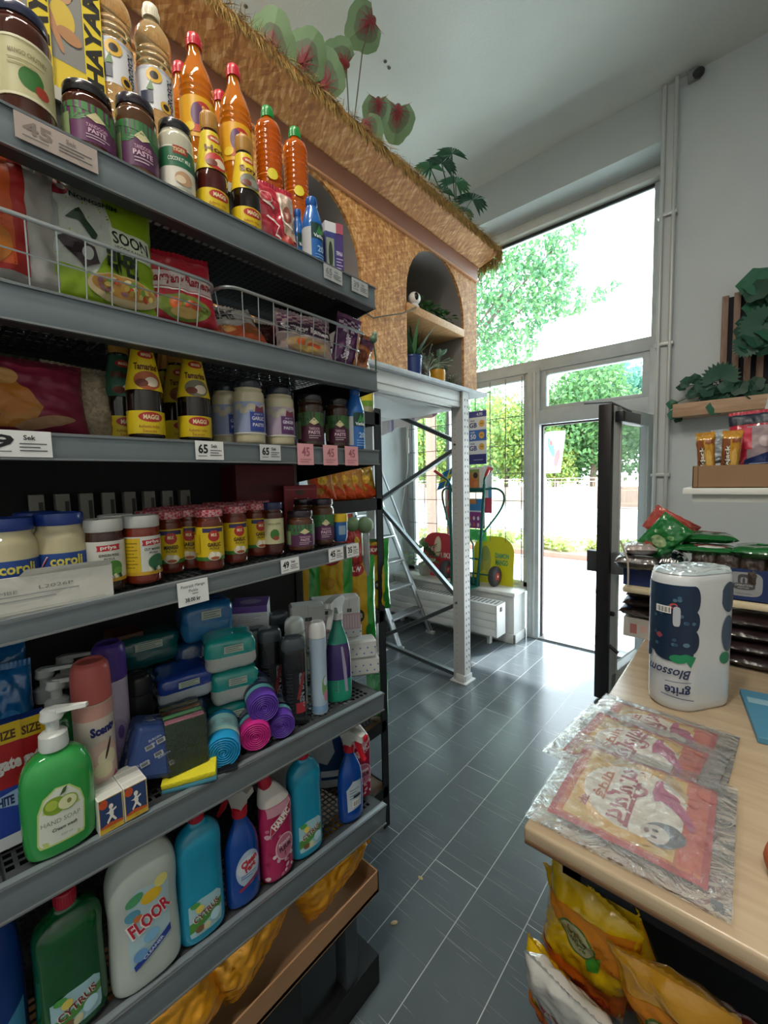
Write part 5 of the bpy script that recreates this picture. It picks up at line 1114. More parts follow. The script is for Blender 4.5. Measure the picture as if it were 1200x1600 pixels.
def pouch(name, label, cat, loc, rot, W, H, T_, mat, draw=None, group=None, seed=0, wr=.006, seal=.012, sealm=None, pw=3., fill=1., nu=30, nv=36, sag=0., part='print', scx=16):
    """stuffed film bag: front faces +x, stands on z = 0"""
    t = thing(name, label, cat, loc, rot, group)
    def th(u, v):
        a = max(0., 1 - abs(2 * u - 1) ** pw) ** .55; c_ = max(0., 1 - abs(2 * v - 1) ** (pw + 1)) ** .55
        s = a * c_ * (1 + sag * (.5 - v)); q = nz(u * 4 + seed * 7.3, v * 5, seed) * .5 + nz(u * 9 + seed, v * 11, 3.1) * .28 + nz(u * scx + seed * 3, v * scx * 1.4, seed + .5) * (.07 if draw else .16)
        return max(0.0006, T_ / 2 * s * (1 + .0 * q) + wr * q * min(1, s * 2.5) * 2)
    def pos(u, v, sgn, d=0.):
        x = sgn * (th(u, v) + d); pin = 1 - .05 * math.sin(PI * v) * (T_ / W) * 2; vv = v
        return (x + .004 * nz(u * 3, v * 3, seed + 9), (u - .5) * W * (1 - .10 * (T_ / W) * math.sin(PI * v)) + .002 * nz(v * 9, seed), vv * H + .0015 * nz(u * 10, seed * 2))
    b = MB()
    b.grid(lambda u, v: pos(u, v, 1), nu, nv, mat); b.grid(lambda u, v: pos(1 - u, v, -1), nu, nv, mat)
    sm_ = sealm or mat
    for vv, dr_ in ((0, -1), (1, 1)):
        if dr_ < 0 and seal < 0: continue
        se = abs(seal)
        b.grid(lambda u, v, vv=vv, dr_=dr_: (pos(u, vv, 1)[0] + .0016 * math.sin(u * 90) * v + .006 * nz(u * 3 + seed, 1) * v, (u - .5) * W * (1.0 + .01 * v), vv * H + dr_ * se * v if dr_ > 0 else max(0.0005, se * (1 - v)) - se * .5), nu * 2, 2, sm_) if dr_ > 0 else None
    b.build('bag', t, ang=70)
    if draw:
        d = MB(); cv = Canvas(d, lambda u, v, e: pos(min(1, max(0, u / W + .5)), min(1, max(0, v / H)), 1, .0006 + e * 1.5), seg=min(W, H) / 34); draw(cv, W, H); d.build(part, t, ang=70)
    return t
def roll(label, loc, rot, R, Lr, col, bandc, draw, group=None):
    """roll of bin bags lying with its axis along local x, end facing +x"""
    t = thing('bin_bag_roll', label, 'bin bag roll', loc, rot, group); b = MB(); m = PL(col, rough=.38); T = Matrix.Translation((0, 0, R)) @ Matrix.Rotation(PI / 2, 4, 'Y')
    pr = [(R * .12, -Lr / 2 + .01)] + [(R * .93, -Lr / 2 + .003), (R, -Lr / 2 + .008), (R, Lr / 2 - .006), (R * .96, Lr / 2)]
    for k in range(6): q = .96 - .14 * k; pr += [(R * (q - .05), Lr / 2 - .0005), (R * (q - .07), Lr / 2 - .004), (R * (q - .09), Lr / 2 - .001)]
    pr += [(R * .06, Lr / 2 - .004), (.001, Lr / 2 - .006)]
    b.lathe(pr, m, n=40, T=T); pts = []
    for k in range(90): a = k * .42; r_ = R * (.08 + .86 * k / 90); pts.append((Lr / 2 + .0004, r_ * math.cos(a), R + r_ * math.sin(a)))
    b.tube(pts, .0012, M(col, rough=.5), n=4); b.build('film', t, ang=60)
    d = MB(); cv = Canvas(d, lambda u, v, e: (v, (R + .0006 + e) * math.cos(u / R), R + (R + .0006 + e) * math.sin(u / R)), seg=.007); draw(cv, R, Lr); d.build('paper_band', t, ang=60); return t
def zigzag(cv, W, H): pass
# ================================================================== PRODUCTS ON THE SHELVES
def S(n, px, X, dz=0.):
    y = yc(px, X, zs(n, .5) + .08); return (X, y, zs(n, y) + .0015 + dz)
D = math.radians
brown = GL('#4a2113'); redb = GL('#6a2418'); cream = GL('#cfc3a2'); maroon = GL('#3b1512'); white_l = PL('#c9c9c6', rough=.35); blackl = PL('#1e1a1f', rough=.25, coat=.5); purpl = PL('#2a1c2c', rough=.25, coat=.5); bluel = PL('#1f3f96', rough=.3, coat=.4)
# ---- shelf 1, front row
jar('sauce_jar', 'big brown chutney jar with cream label and navy lid on the top shelf', 'jar', S(1, 38, -.85), D(-5), .036, .163, brown, PL('#232a4c', rough=.3, coat=.5), L_chut)
jar('paste_jar', 'squat dark-lidded jar with green and purple label on the top shelf', 'jar', S(1, 138, -.85), D(-6), .037, .108, brown, blackl, L_patak('#4f8a4c', '#6a3560'))
jar('paste_jar', 'taller dark-lidded jar with green and purple label beside the white jar', 'jar', S(1, 214, -.85), D(-12), .033, .138, GL('#5a3a22'), purpl, L_patak())
jar('coconut_jar', 'white jar with dark lid and green label on the top shelf', 'jar', S(1, 276, -.85), D(-14), .031, .140, GL('#cfcab4'), blackl, L_whitejar)
maggi('yellow and red hot sauce bottle with green neck on the top shelf', S(1, 331, -.85), D(-12), GL('#4a1712'), '#b8302a', 'Hot', neck='#d9c01e')
maggi('yellow-labelled dark soy sauce bottle right of the hot sauce on the top shelf', S(1, 384, -.85), D(-14), GL('#1c0f0c'), '#6d6a5a', 'Soy', sub='#8a8a80')
# red snack bag with dark header
def dr_red1(cv, W, H):
    cv.r(-W * .48, H * .80, W * .48, H * .97, '#b3263a'); cv.e(-W * .24, H * .78, W * .15, H * .09, '#d8a8a4'); cv.e(-W * .24, H * .78, W * .13, H * .075, '#b3263a'); cv.p([(W * .05, H * .95), (W * .48, H * .9), (W * .48, H * .25), (W * .15, H * .35)], '#b8a08c'); cv.e(W * .25, H * .62, W * .10, H * .12, '#8a4a3a')
    for a, c_ in (((-.35, .70), (-.1, .62)), ((-.1, .62), (-.28, .50)), ((-.28, .50), (.0, .40)), ((.0, .40), (-.1, .26)), ((-.1, .26), (.3, .18)), ((.08, .9), (.1, .5)), ((.1, .5), (.35, .42))):
        cv.p([(W * a[0], H * a[1]), (W * c_[0], H * c_[1]), (W * (c_[0] + .03), H * (c_[1] + .02)), (W * (a[0] + .03), H * (a[1] + .02))], '#e6dcd6')
    cv.e(W * .2, H * .22, W * .16, H * .09, '#a8382c')
pouch('snack_bag', 'red crinkled snack bag with white swirls on the top shelf', 'bag', S(1, 432, -.87), (0, D(-6), D(-8)), .105, .165, .03, FILM('#b3263a'), dr_red1, seed=1)
def coco(label, loc, rz, H=.165, R=.025, group=None):
    m = PL('#1f62b0', rough=.22, coat=.5)
    pr = chaikin([(.001, 0), (.96, 0), (1, .01), (1, .55), (.98, .62), (.74, .76), (.5, .86), (.5, .9)], 2); pr = [(r * R, z * H) for r, z in pr]
    def dr(cv):
        cv.r(-R * 2.0, H * .06, -R * .42, H * .52, '#b9bcc0'); cv.r(-R * .40, H * .36, R * 1.6, H * .58, '#1b3f3c'); cv.p([(R * .0, H * .42), (R * .4, H * .56), (R * .7, H * .44)], '#3f8a4c'); cv.p([(R * .3, H * .42), (R * .9, H * .55), (R * 1.1, H * .46)], '#4f9a54'); cv.t('Vatika', R * .35, H * .40, .008, '#e6ecf0', w=R * 1.1, bold=.03); cv.t('20', R * .5, H * .22, .014, '#a8cce8', bold=.03); cv.lines(R * -.1, R * 1.2, H * .13, 3, H * .04, H * .012, '#7fb0dc')
    return bottle('hair_oil_bottle', label, 'bottle', loc, rz, pr, m, cap=(chaikin([(R * .5, H * .86), (R * .56, H * .88), (R * .56, H * .97), (R * .46, H), (.001, H)], 1), PL('#1d58a4', rough=.25)), draw=dr, mapk='cyl', group=group)
coco('small blue hair oil bottle half hidden behind its larger neighbour on the top shelf', S(1, 466, -.885), D(-20), .15, .016)
coco('blue hair oil bottle with green label at the right of the top shelf', S(1, 488, -.845), D(-22), .166, .026)
def dr_tubf(cv, W, H): cv.r(-W / 2, 0, W / 2, H * .8, '#3c4586'); cv.r(-W * .45, H * .05, -W * .02, H * .68, '#8f9a84'); cv.e(-W * .22, H * .36, W * .12, H * .26, '#2e3a30'); cv.r(W * .05, 0, W / 2, H * .8, '#4a3a78'); cv.t('TRIPHALA', W * .26, H * .42, .010, '#d8d2e6', w=W * .36, bold=.03); cv.lines(W * .08, W * .45, H * .3, 4, H * .06, H * .02, '#b8b0d4'); cv.r(W * .1, H * .8, W * .5, H, '#b05a6a')
carton('henna_packet', 'white and purple upright packet at the right end of the top shelf', 'packet', S(1, 518, -.845), D(-18), .035, .05, .128, '#d8d8dc', dr_tubf, lambda cv, W, H: (cv.r(-W / 2, 0, W / 2, H * .8, '#39498c'),))
b = MB(); b.tube([(0, -.005, 0), (.0, .0, .10), (.003, .004, .128), (-.004, .010, .138), (-.006, .0, .130), (0, -.002, .12)], .0035, M('#a9a68f', rough=.5), n=7)
tag(b.build('hook', loc=S(1, 505, -.90)), 'thin pale hook standing up behind the purple packet', 'hook')
# ---- shelf 1, raised back row
def S1b(px, X=-1.0): y = yc(px, X, 2.42); return (X, y, 2.3245)
clr = M('#e6d6a4', rough=.05, trans=.75, ior=1.2, coat=.5); org = M('#ef8a12', rough=.05, trans=.55, ior=1.25, coat=.6); org2 = M('#e06a12', rough=.05, trans=.5, ior=1.25, coat=.6)
cw = PL('#e0d8c0'); cr = PL('#c41f35'); cgn = PL('#1f8a3c')
ribbed('ribbed clear oil bottle with white label nearest the rice cartons', S1b(181), D(-8), clr, cw, 'oil')
ribbed('ribbed clear oil bottle with white label and white cap, right of its twin', S1b(245), D(-14), clr, cw, 'oil')
ribbed('orange drink bottle with red cap, first of the raised row', S1b(311), D(-14), org, cr, 'orange')
ribbed('orange drink bottle with red cap standing behind the soy sauce', S1b(371), D(-18), org, cr, 'orange')
ribbed('orange bottle with green cap, left of the two in the raised row', S1b(422), D(-22), org2, cgn, 'green')
ribbed('orange bottle with green cap at the right end of the raised row', S1b(464), D(-26), org2, cgn, 'green')
ribbed('orange drink bottle behind the first red-capped one', S1b(289, -1.09), D(-14), org, cr, 'orange')
ribbed('orange drink bottle at the back between the two red-capped ones', S1b(350, -1.09), D(-18), org, cr, 'orange')
def dr_khay(cv, W, H):
    cv.r(-W / 2, 0, W / 2, H, '#e3c63c'); cv.r(-W / 2, H * .3, W * .2, H, '#8c8a86'); cv.e(-W * .12, H * .82, W * .19, H * .09, '#4a3028'); cv.e(-W * .1, H * .78, W * .12, H * .065, '#c99a74'); cv.e(-W * .15, H * .60, W * .20, H * .12, '#d9b94a'); cv.e(-W * .3, H * .52, W * .06, H * .17, '#c08a64', .3); cv.e(-W * .05, H * .50, W * .2, H * .05, '#b9865c', -.3); cv.r(-W * .5, 0, -W * .36, H, '#223056'); cv.r(W * .18, 0, W * .5, H, '#e6cc2e'); cv.t('KHAYAM', W * .34, H * .52, W * .26, '#1d1a14', w=H * .82, ang=PI / 2, bold=.05); cv.r(-W * .3, 0, W * .1, H * .06, '#c9c0a0')
carton('rice_carton', 'rice carton with a woman in yellow and upright lettering, right of its twin', 'carton', S1b(112, -1.0), D(-4), .05, .095, .25, '#26345c', dr_khay, lambda cv, W, H: cv.r(-W * .5, 0, W * .5, H, '#1f2f5c'))
carton('rice_carton', 'yellow rice carton at the far left of the top shelf', 'carton', S1b(22, -1.0), D(-2), .05, .095, .25, '#26345c', dr_khay, lambda cv, W, H: cv.r(-W * .5, 0, W * .5, H, '#1f2f5c'))
b = MB(); b.box((-1.06, -.02, 2.3235), (-.95, .285, 2.3245), brown)
# ---- shelf 2 in the baskets
def dr_soon(cv, W, H):
    cv.r(-W * .5, 0, W * .5, H * 1.0, '#8fae1f'); cv.p([(-W * .5, H * .92), (-W * .5, H * .25), (-W * .1, H * .2), (W * .12, H * .55), (0, H * .9)], '#c9ccc2'); cv.p([(-W * .48, H * .9), (-W * .48, H * .98), (W * .48, H * .98), (W * .48, H * .86)], '#8ba418')
    cv.e(-W * .36, H * .84, W * .09, H * .065, '#b02a3c'); cv.e(-W * .33, H * .85, W * .035, H * .03, '#d8c8c8'); cv.t('NONGSHIM', -W * .06, H * .80, H * .045, '#2a3a2c', w=W * .42, ang=-.05, bold=.03)
    cv.r(W * .06, H * .42, W * .46, H * .62, '#d6dcc6'); cv.t('SOON', W * .26, H * .545, H * .10, '#1d221c', w=W * .36, bold=.02); cv.t('VEGGIE RAMYUN', W * .26, H * .46, H * .035, '#3a4a3a', w=W * .34, bold=.01); cv.t('라면', W * .16, H * .34, H * .14, '#1d2a1a', w=W * .30, bold=.05)
    cv.p([(-W * .32, H * .60), (-W * .20, H * .70), (-W * .06, H * .52), (-W * .1, H * .44), (-W * .2, H * .60)], '#27402c'); cv.p([(-W * .42, H * .44), (-W * .30, H * .48), (-W * .1, H * .40), (-W * .06, H * .28), (-W * .2, H * .22)], '#3a2c30'); cv.e(-W * .16, H * .34, W * .05, H * .06, '#c8c8c4'); cv.e(-W * .43, H * .60, W * .05, H * .13, '#9aa09c')
    cv.e(W * .16, H * .12, W * .34, H * .115, '#c9b48a'); cv.e(W * .16, H * .14, W * .30, H * .085, '#b8863c')
    r = random.Random(4)
    for k in range(26): cv.e(W * .16 + r.uniform(-.25, .25) * W, H * .14 + r.uniform(-.06, .06) * H, W * .035, H * .016, ['#d8c070', '#6f9a3c', '#c84a2c', '#e2d6a4', '#8a5a6a', '#b8a040'][k % 6], r.uniform(0, 3)); cv.d -= cv.STEP * .8
pouch('noodle_pack', 'large green and white noodle pack in the long wire basket', 'noodle pack', (-.865, S(2, 165, -.86)[1], 1.935), (0, D(-8), D(-6)), .165, .215, .045, FILM('#8fae1f'), dr_soon, seed=3, wr=.005)
def dr_samy(bgc, tc_, word='Samyang Ramen', chk=False):
    def f(cv, W, H):
        cv.r(-W * .5, 0, W * .5, H, bgc)
        if chk:
            for i in range(12):
                for j in range(5):
                    if (i + j) % 2: cv.r(-W * .48 + i * W * .08, H * (.66 + j * .065), -W * .48 + (i + 1) * W * .08, H * (.66 + (j + 1) * .065), '#6d3560'); cv.d -= cv.STEP
            cv.d += cv.STEP
        cv.r(-W * .47, H * .46, W * .47, H * .70, '#d8c4c0' if not chk else '#3a1f38'); cv.t(word, 0, H * .58, H * .13, tc_, w=W * .86, bold=.04); cv.r(-W * .47, H * .42, W * .47, H * .445, '#e6d8d2'); cv.e(0, H * .2, W * .40, H * .18, '#7a8a3a' if not chk else '#b89a70'); cv.e(-W * .12, H * .24, W * .08, H * .10, '#d8642c'); cv.e(W * .12, H * .22, W * .12, H * .08, '#d0522a'); cv.e(0, H * .12, W * .2, H * .07, '#c9a45c')
    return f
pouch('noodle_pack', 'red and white noodle pack in the long wire basket right of the green pack', 'noodle pack', (-.855, S(2, 287, -.85)[1], 1.935), (D(3), D(-10), D(-10)), .13, .135, .04, FILM('#b02433'), dr_samy('#b32636', '#a52434', 'Samyang Ramen'), seed=4)
pouch('noodle_pack', 'red noodle pack leaning behind the front red pack in the long basket', 'noodle pack', (-.90, S(2, 262, -.9)[1], 1.94), (D(-8), D(-14), D(-4)), .13, .145, .03, FILM('#b83040'), lambda cv, W, H: (cv.r(-W * .5, H * .2, W * .5, H, '#b02a38'), cv.p([(-W * .4, H * .95), (W * .2, H * .98), (W * .4, H * .6)], '#d8d4cc'), cv.e(.0, H * .6, W * .2, H * .14, '#c8a04c')), seed=5)
# clear bag with a red and orange print
CF = clear_film(amt=.34); CF2 = clear_film(amt=.5, col=(.86, .87, .87))
def dr_cb(cv, W, H): cv.r(-W * .5, H * .05, W * .22, H * .92, '#b3302c'); cv.r(-W * .5, H * .08, W * .12, H * .86, '#cf5a2a'); cv.e(-W * .2, H * .62, W * .16, H * .07, '#d0902c'); cv.e(-W * .2, H * .2, W * .3, H * .16, '#c87830'); cv.r(-W * .3, H * .60, -W * .05, H * .63, '#b04420')
t = pouch('clear_bag', 'clear plastic bag with a red and orange print at the left of the second shelf', 'bag', (-.87, S(2, 38, -.87)[1] - .035, 1.935), (0, D(-5), D(2)), .175, .25, .05, PL('#b9b4ae', rough=.2, coat=.6, bump=.4, bscale=30), dr_cb, seed=6, wr=.010)
pouch('noodle_pack', 'white and orange noodle pack at the left of the short wire basket', 'noodle pack', (-.875, S(2, 378, -.87)[1], 1.935), (D(12), D(-30), D(-4)), .14, .095, .035, FILM('#b9b4ac'), lambda cv, W, H: (cv.r(-W * .5, 0, W * .5, H * .35, '#c8582a'), cv.t('신라면', -W * .15, H * .68, H * .2, '#2a2426', w=W * .35, bold=.04), cv.e(W * .25, H * .3, W * .2, H * .16, '#9a5a34'), cv.e(-W * .2, H * .25, W * .12, H * .1, '#e0a05c')), seed=7)
pouch('noodle_pack', 'purple chequered noodle pack lying in the short wire basket', 'noodle pack', (-.855, S(2, 478, -.85)[1], 1.935), (D(-3), D(-14), D(-14)), .15, .105, .035, FILM('#9a8a8e'), dr_samy('#b39a98', '#e0d6d8', 'Samyang Ramen', True), seed=8)
pouch('noodle_pack', 'purple chequered noodle pack standing on end in the short wire basket', 'noodle pack', (-.85, S(2, 535, -.85)[1], 1.938), (D(-14), D(-8), D(-16)), .075, .135, .035, FILM('#8a5a80'), lambda cv, W, H: (cv.r(-W * .5, 0, W * .5, H, '#5f3560'), [(cv.r(-W * .45 + i * W * .15, H * .62 + j * H * .06, -W * .45 + (i + 1) * W * .15, H * .62 + (j + 1) * H * .06, '#c8b4c4') if (i + j) % 2 else None) for i in range(6) for j in range(5)], cv.t('Samyang', -W * .05, H * .32, W * .26, '#ddd0dc', w=H * .52, ang=PI / 2, bold=.04), cv.r(W * .3, 0, W * .5, H * .7, '#c8803c')), seed=9)
pouch('noodle_pack', 'orange and brown noodle pack at the far end of the short wire basket', 'noodle pack', (-.86, S(2, 556, -.86)[1], 1.935), (D(-20), D(-6), D(-24)), .06, .10, .03, FILM('#b8662c'), lambda cv, W, H: (cv.e(0, H * .4, W * .3, H * .2, '#7a3a20'), cv.r(-W * .5, H * .7, W * .5, H, '#6d3a5c')), seed=10)
carton('small_red_box', 'small red box with white label propped behind the purple noodle packs', 'box', (-.93, S(2, 470, -.93)[1], 1.95), (D(25), D(-10), D(-20)), .05, .09, .10, '#8f2a36', lambda cv, W, H: (cv.r(-W * .1, H * .2, W * .4, H * .8, '#c4bcb8'), cv.lines(-W * .05, W * .35, H * .7, 6, H * .08, H * .02, '#6a6060')))
pouch('noodle_pack', 'dark brown pack behind the purple packs in the short basket', 'noodle pack', (-.95, S(2, 425, -.95)[1], 1.935), (D(5), D(-20), 0), .14, .10, .04, FILM('#4a2a26'), None, seed=12)
# a cable tie clip at the basket end
b = MB(); b.ball((0, 0, 0), .011, M('#55705a', rough=.5)); b.ball((.0, .006, .014), .008, M('#7a8f7c', rough=.4)); b.tube([(0, 0, -.01), (.004, .004, -.05), (-.002, .01, -.09)], .0025, M('#3f5a44'), n=5)
tag(b.build('green_clip', loc=(-.805, .884, 2.012)), 'small green clip on the right end of the short wire basket', 'clip')
# ---- shelf 3
def dr_rr(cv, W, H): cv.r(-W * .5, 0, W * .5, H, '#7a1f38'); cv.p([(-W * .5, H * .9), (-W * .15, H * .75), (W * .1, H * .3), (W * .0, H * .05), (-W * .5, H * .05)], '#a8702c'); cv.e(-W * .18, H * .68, W * .11, H * .11, '#b8884c'); cv.e(-W * .12, H * .38, W * .16, H * .2, '#b06a24'); cv.e(.02, H * .12, W * .25, H * .06, '#a07a5c', .2); cv.p([(-W * .5, H * .55), (-W * .3, H * .45), (-W * .35, H * .3), (-W * .5, H * .3)], '#24402c')
pouch('rice_bag', 'crimson rice bag with an orange figure at the left of the third shelf', 'rice bag', S(3, 40, -.90), (0, D(-14), D(0)), .17, .125, .08, M('#6a1c30', rough=.4), dr_rr, seed=13)
pouch('rice_bag', 'green and black bag behind the crimson rice bag', 'rice bag', S(3, 60, -1.02), (0, D(-5), 0), .22, .15, .06, M('#33402a', rough=.5), None, seed=15)
pouch('rice_bag', 'clear bag of beige puffed rice beside the crimson rice bag', 'rice bag', S(3, 122, -.94), (D(-4), D(-12), D(-4)), .115, .135, .07, M('#a89880', rough=.55, var=.25, vscale=160, bump=.5, bscale=160, coat=.4), None, seed=14)
tam = GL('#1d100c')
maggi('front tamarind sauce bottle with gold cap nearest the rice bags', S(3, 226, -.85), D(-14), tam, '#a8562c', 'Tamarind')
maggi('green-labelled sauce bottle with gold cap behind the front tamarind bottle', S(3, 190, -.94), D(-10), GL('#1d1712'), '#3f6a5a', 'Mint', neck='#2e5a44')
maggi('gold-capped sauce bottle at the back, left of its rear neighbour', S(3, 264, -1.0), D(-14), tam, '#7a4a2c', 'Tamarina', neck='#9a8428')
maggi('gold-capped sauce bottle just behind the right tamarind bottle', S(3, 279, -.935), D(-16), tam, '#7a4a2c', 'Tamarina', neck='#b89a24')
maggi('front tamarind sauce bottle with gold cap beside the paste jars', S(3, 303, -.855), D(-18), tam, '#77705c', 'Tamarina')
pl_lid = PL('#232a38', rough=.25, coat=.5)
jar('paste_jar', 'cream paste jar with blue label in the middle of the third shelf', 'jar', S(3, 389, -.86), D(-20), .034, .140, cream, pl_lid, L_paste('#33479c', 'GARLIC'))
jar('paste_jar', 'cream paste jar with blue label half hidden behind the front blue one', 'jar', S(3, 355, -.925), D(-16), .034, .140, cream, pl_lid, L_paste('#33479c', 'GARLIC'))
jar('paste_jar', 'cream paste jar with purple label on the third shelf', 'jar', S(3, 437, -.86), D(-22), .034, .136, cream, pl_lid, L_paste('#5f3468', 'GINGER'))
jar('paste_jar', 'cream paste jar behind the purple-labelled one', 'jar', S(3, 408, -.935), D(-16), .034, .136, cream, pl_lid, L_paste('#5f3468', 'GINGER'))
jar('curry_jar', 'dark green and maroon labelled jar right of the purple paste jar', 'jar', S(3, 485, -.86), D(-30), .034, .132, GL('#3c241a'), blackl, L_patak('#3f6a3a', '#4a1f34'))
jar('curry_jar', 'dark green and maroon labelled jar next to the blue bottle on the third shelf', 'jar', S(3, 527, -.86), D(-36), .032, .134, GL('#3c241a'), blackl, L_patak('#3f6a3a', '#4a1f34'))
coco('blue hair oil bottle at the right end of the third shelf', S(3, 555, -.835), D(-32), .170, .026)
coco('blue-topped hair oil bottle behind the blue bottle of the third shelf', S(3, 548, -.95), D(-32), .165, .024)
# ---- shelf 4
jar('mayonnaise_jar', 'blue-lidded mayonnaise jar cut by the left edge on the fourth shelf', 'jar', S(4, 12, -.875), D(-2), .039, .137, GL('#d2c6a0'), bluel, L_coroli, neck=.8, lidr=.88, shoulder=.2, lidh=.02)
jar('mayonnaise_jar', 'blue-lidded mayonnaise jar fully in view behind the white tray', 'jar', S(4, 95, -.88), D(-12), .039, .138, GL('#d2c6a0'), bluel, L_coroli, neck=.8, lidr=.88, shoulder=.2, lidh=.02)
jar('mayonnaise_jar', 'blue-lidded mayonnaise jar in the second row', 'jar', S(4, 62, -.97), D(-4), .039, .138, GL('#d2c6a0'), bluel, L_coroli, neck=.8, lidr=.88, shoulder=.2, lidh=.02)
def dr_tray(cv, W, H): cv.t('C ZOMBE', W * .12, H * .62, H * .09, '#8a8c90', w=W * .14); cv.t('L2026P', W * .32, H * .66, H * .09, '#77797d', w=W * .12); cv.lines(W * .06, W * .4, H * .5, 2, H * .12, H * .03, '#9a9ca0'); cv.p([(-W * .5, H * .05), (W * .5, H * .12), (W * .5, H * .14), (-W * .5, H * .08)], '#b5b4ae')
tt = thing('cardboard_tray', 'white crumpled cardboard tray under the mayonnaise jars', 'tray', (-.876, .055, zs(4, .055) + .001), (0, 0, D(1)))
wc2 = M('#cfcdc6', rough=.6, bump=.3, bscale=25)
b = MB(); b.box((.062, -.22, 0), (.066, .162, .058), wc2); b.box((-.09, .158, 0), (.062, .162, .05), wc2); b.box((-.09, -.22, 0), (-.086, .162, .05), wc2); b.box((-.09, -.22, 0), (.066, .162, .003), wc2); b.build('body', tt, flat=True)
d = MB(); dr_tray(Canvas(d, lambda u, v, e: (.0662 + e, u - .03, v), seg=.3), .36, .058); d.build('print', tt, flat=True)
b = MB(); b.add([(.066, .04, .057), (.066, .16, .057), (.070, .162, .066), (.069, .05, .068)], [(0, 1, 2, 3)], wc2); b.build('flap', tt, flat=True)
for o in list(bpy.data.objects):
    if o.get('category') == 'jar' and o.name.startswith('mayonnaise'): o.location.z += .005
jar('gherkin_jar', 'silver-lidded pickle jar with green leaf label beside the white tray', 'jar', S(4, 163, -.86), D(-4), .030, .127, GL('#3b1a10'), white_l, L_priya(0), lidr=1.0, neck=.95, lidh=.022)
jar('gherkin_jar', 'silver-lidded cut mango pickle jar with yellow side label', 'jar', S(4, 221, -.86), D(2), .031, .127, GL('#7a2a14'), white_l, L_priya(1), lidr=1.0, neck=.95, lidh=.022)
jar('gherkin_jar', 'silver-lidded pickle jar in the row behind the front two', 'jar', S(4, 182, -.94), D(-4), .030, .127, GL('#3b1a10'), white_l, None, lidr=1.0, neck=.95, lidh=.022)
def gingham():
    m = bpy.data.materials.new('gingham_lid'); m.use_nodes = True; n = m.node_tree.nodes; l = m.node_tree.links; bs = n['Principled BSDF']; bs.inputs['Roughness'].default_value = .3
    t = n.new('ShaderNodeTexCoord'); mp = n.new('ShaderNodeMapping'); mp.inputs['Rotation'].default_value = (.5, .4, .6); l.new(t.outputs['Object'], mp.inputs[0]); c = n.new('ShaderNodeTexChecker'); c.inputs['Scale'].default_value = 170; c.inputs['Color1'].default_value = (*lin('#b8283c'), 1); c.inputs['Color2'].default_value = (*lin('#c99aa0'), 1); l.new(mp.outputs[0], c.inputs[0]); l.new(c.outputs[0], bs.inputs['Base Color']); return m
ging = gingham()
def gj(label, px, X, word='GARLIC', rz=-18, grp=None, draw=True): return jar('pickle_jar', label, 'jar', S(4, px, X), D(rz + 10), .027, .126, GL('#6a2412'), ging, L_garlic(word) if draw else None, lidr=1.02, neck=.88, lidh=.015, group=grp)
gj('mango pickle jar with yellow label beside the cut mango jar', 264, -.90, 'MANGO', -26)
gj('garlic pickle jar with chequered lid, second row, between mango and front garlic jar', 297, -.905, 'GARLIC', -40)
g1 = gj('largest front garlic pickle jar with chequered lid and yellow label', 327, -.852)
gj('second garlic pickle jar from the front one, chequered lid', 366, -.87, 'GARLIC', -16)
gj('third garlic pickle jar, next to the blue-lidded jar', 399, -.895, 'GARLIC', -14)
for k, (px, X) in enumerate(((235, -.97), (262, -.99), (290, -.975), (318, -.94), (322, -1.0), (347, -.955), (352, -1.03), (376, -.97), (384, -1.04), (300, -1.05), (270, -1.07), (245, -1.06), (335, -1.08), (405, -.98))):
    dup(g1, S(4, px, X), D(-18), 'chequered-lid pickle jar in the rows behind the front jars', 'pickle jars in the rear rows of the fourth shelf')
jar('olive_jar', 'cream-labelled jar with dark blue lid right of the garlic pickles', 'jar', S(4, 426, -.87), D(-24), .0255, .126, GL('#4a1a12'), PL('#232c5a', rough=.3, coat=.4), L_olive)
jar('paste_jar', 'wide squat purple-labelled jar on the fourth shelf', 'jar', S(4, 469, -.86), D(-26), .035, .100, GL('#5a3322'), purpl, L_patak())
jar('paste_jar', 'taller green and purple labelled jar at the right of the fourth shelf', 'jar', S(4, 504, -.875), D(-30), .031, .122, GL('#5a3a26'), purpl, L_patak())
jar('paste_jar', 'dark-lidded jar behind the squat purple-labelled jar', 'jar', S(4, 476, -.94), D(-26), .031, .122, GL('#5a3a26'), purpl, L_patak())
t = thing('spice_can', 'small blue can with yellow lid at the end of the fourth shelf', 'can', S(4, 531, -.86), D(-30)); b = MB(); b.lathe(chaikin([(.001, 0), (.02, 0), (.02, .05), (.02, .058)], 1), PL('#2a62a8'), n=28); b.build('body', t); b = MB(); b.lathe(chaikin([(.021, .055), (.0215, .057), (.0215, .074), (.02, .077), (.001, .077)], 1), PL('#d9b526'), n=28); b.build('lid', t); d = MB(); Canvas(d, cyl_map(.02), seg=.006).r(-.008, .02, .012, .045, '#8aa4b8'); d.build('label', t)
carton('tea_carton', 'red tea carton with white script standing on the fourth shelf', 'carton', (-1.0, S(4, 470, -1.0)[1], zs(4, .6)), D(-34), .06, .095, .165, '#a3172c', lambda cv, W, H: (cv.e(-.002, H * .88, W * .14, H * .05, '#5a3a2c'), cv.t('Red', W * .0, H * .70, H * .15, '#e2d8d8', w=W * .42, bold=.02, shear=.2), cv.t('Label', W * .05, H * .48, H * .12, '#e2d8d8', w=W * .5, bold=.02, shear=.2), cv.r(-W * .45, H * .92, W * .45, H * .935, '#c05a68')), None)
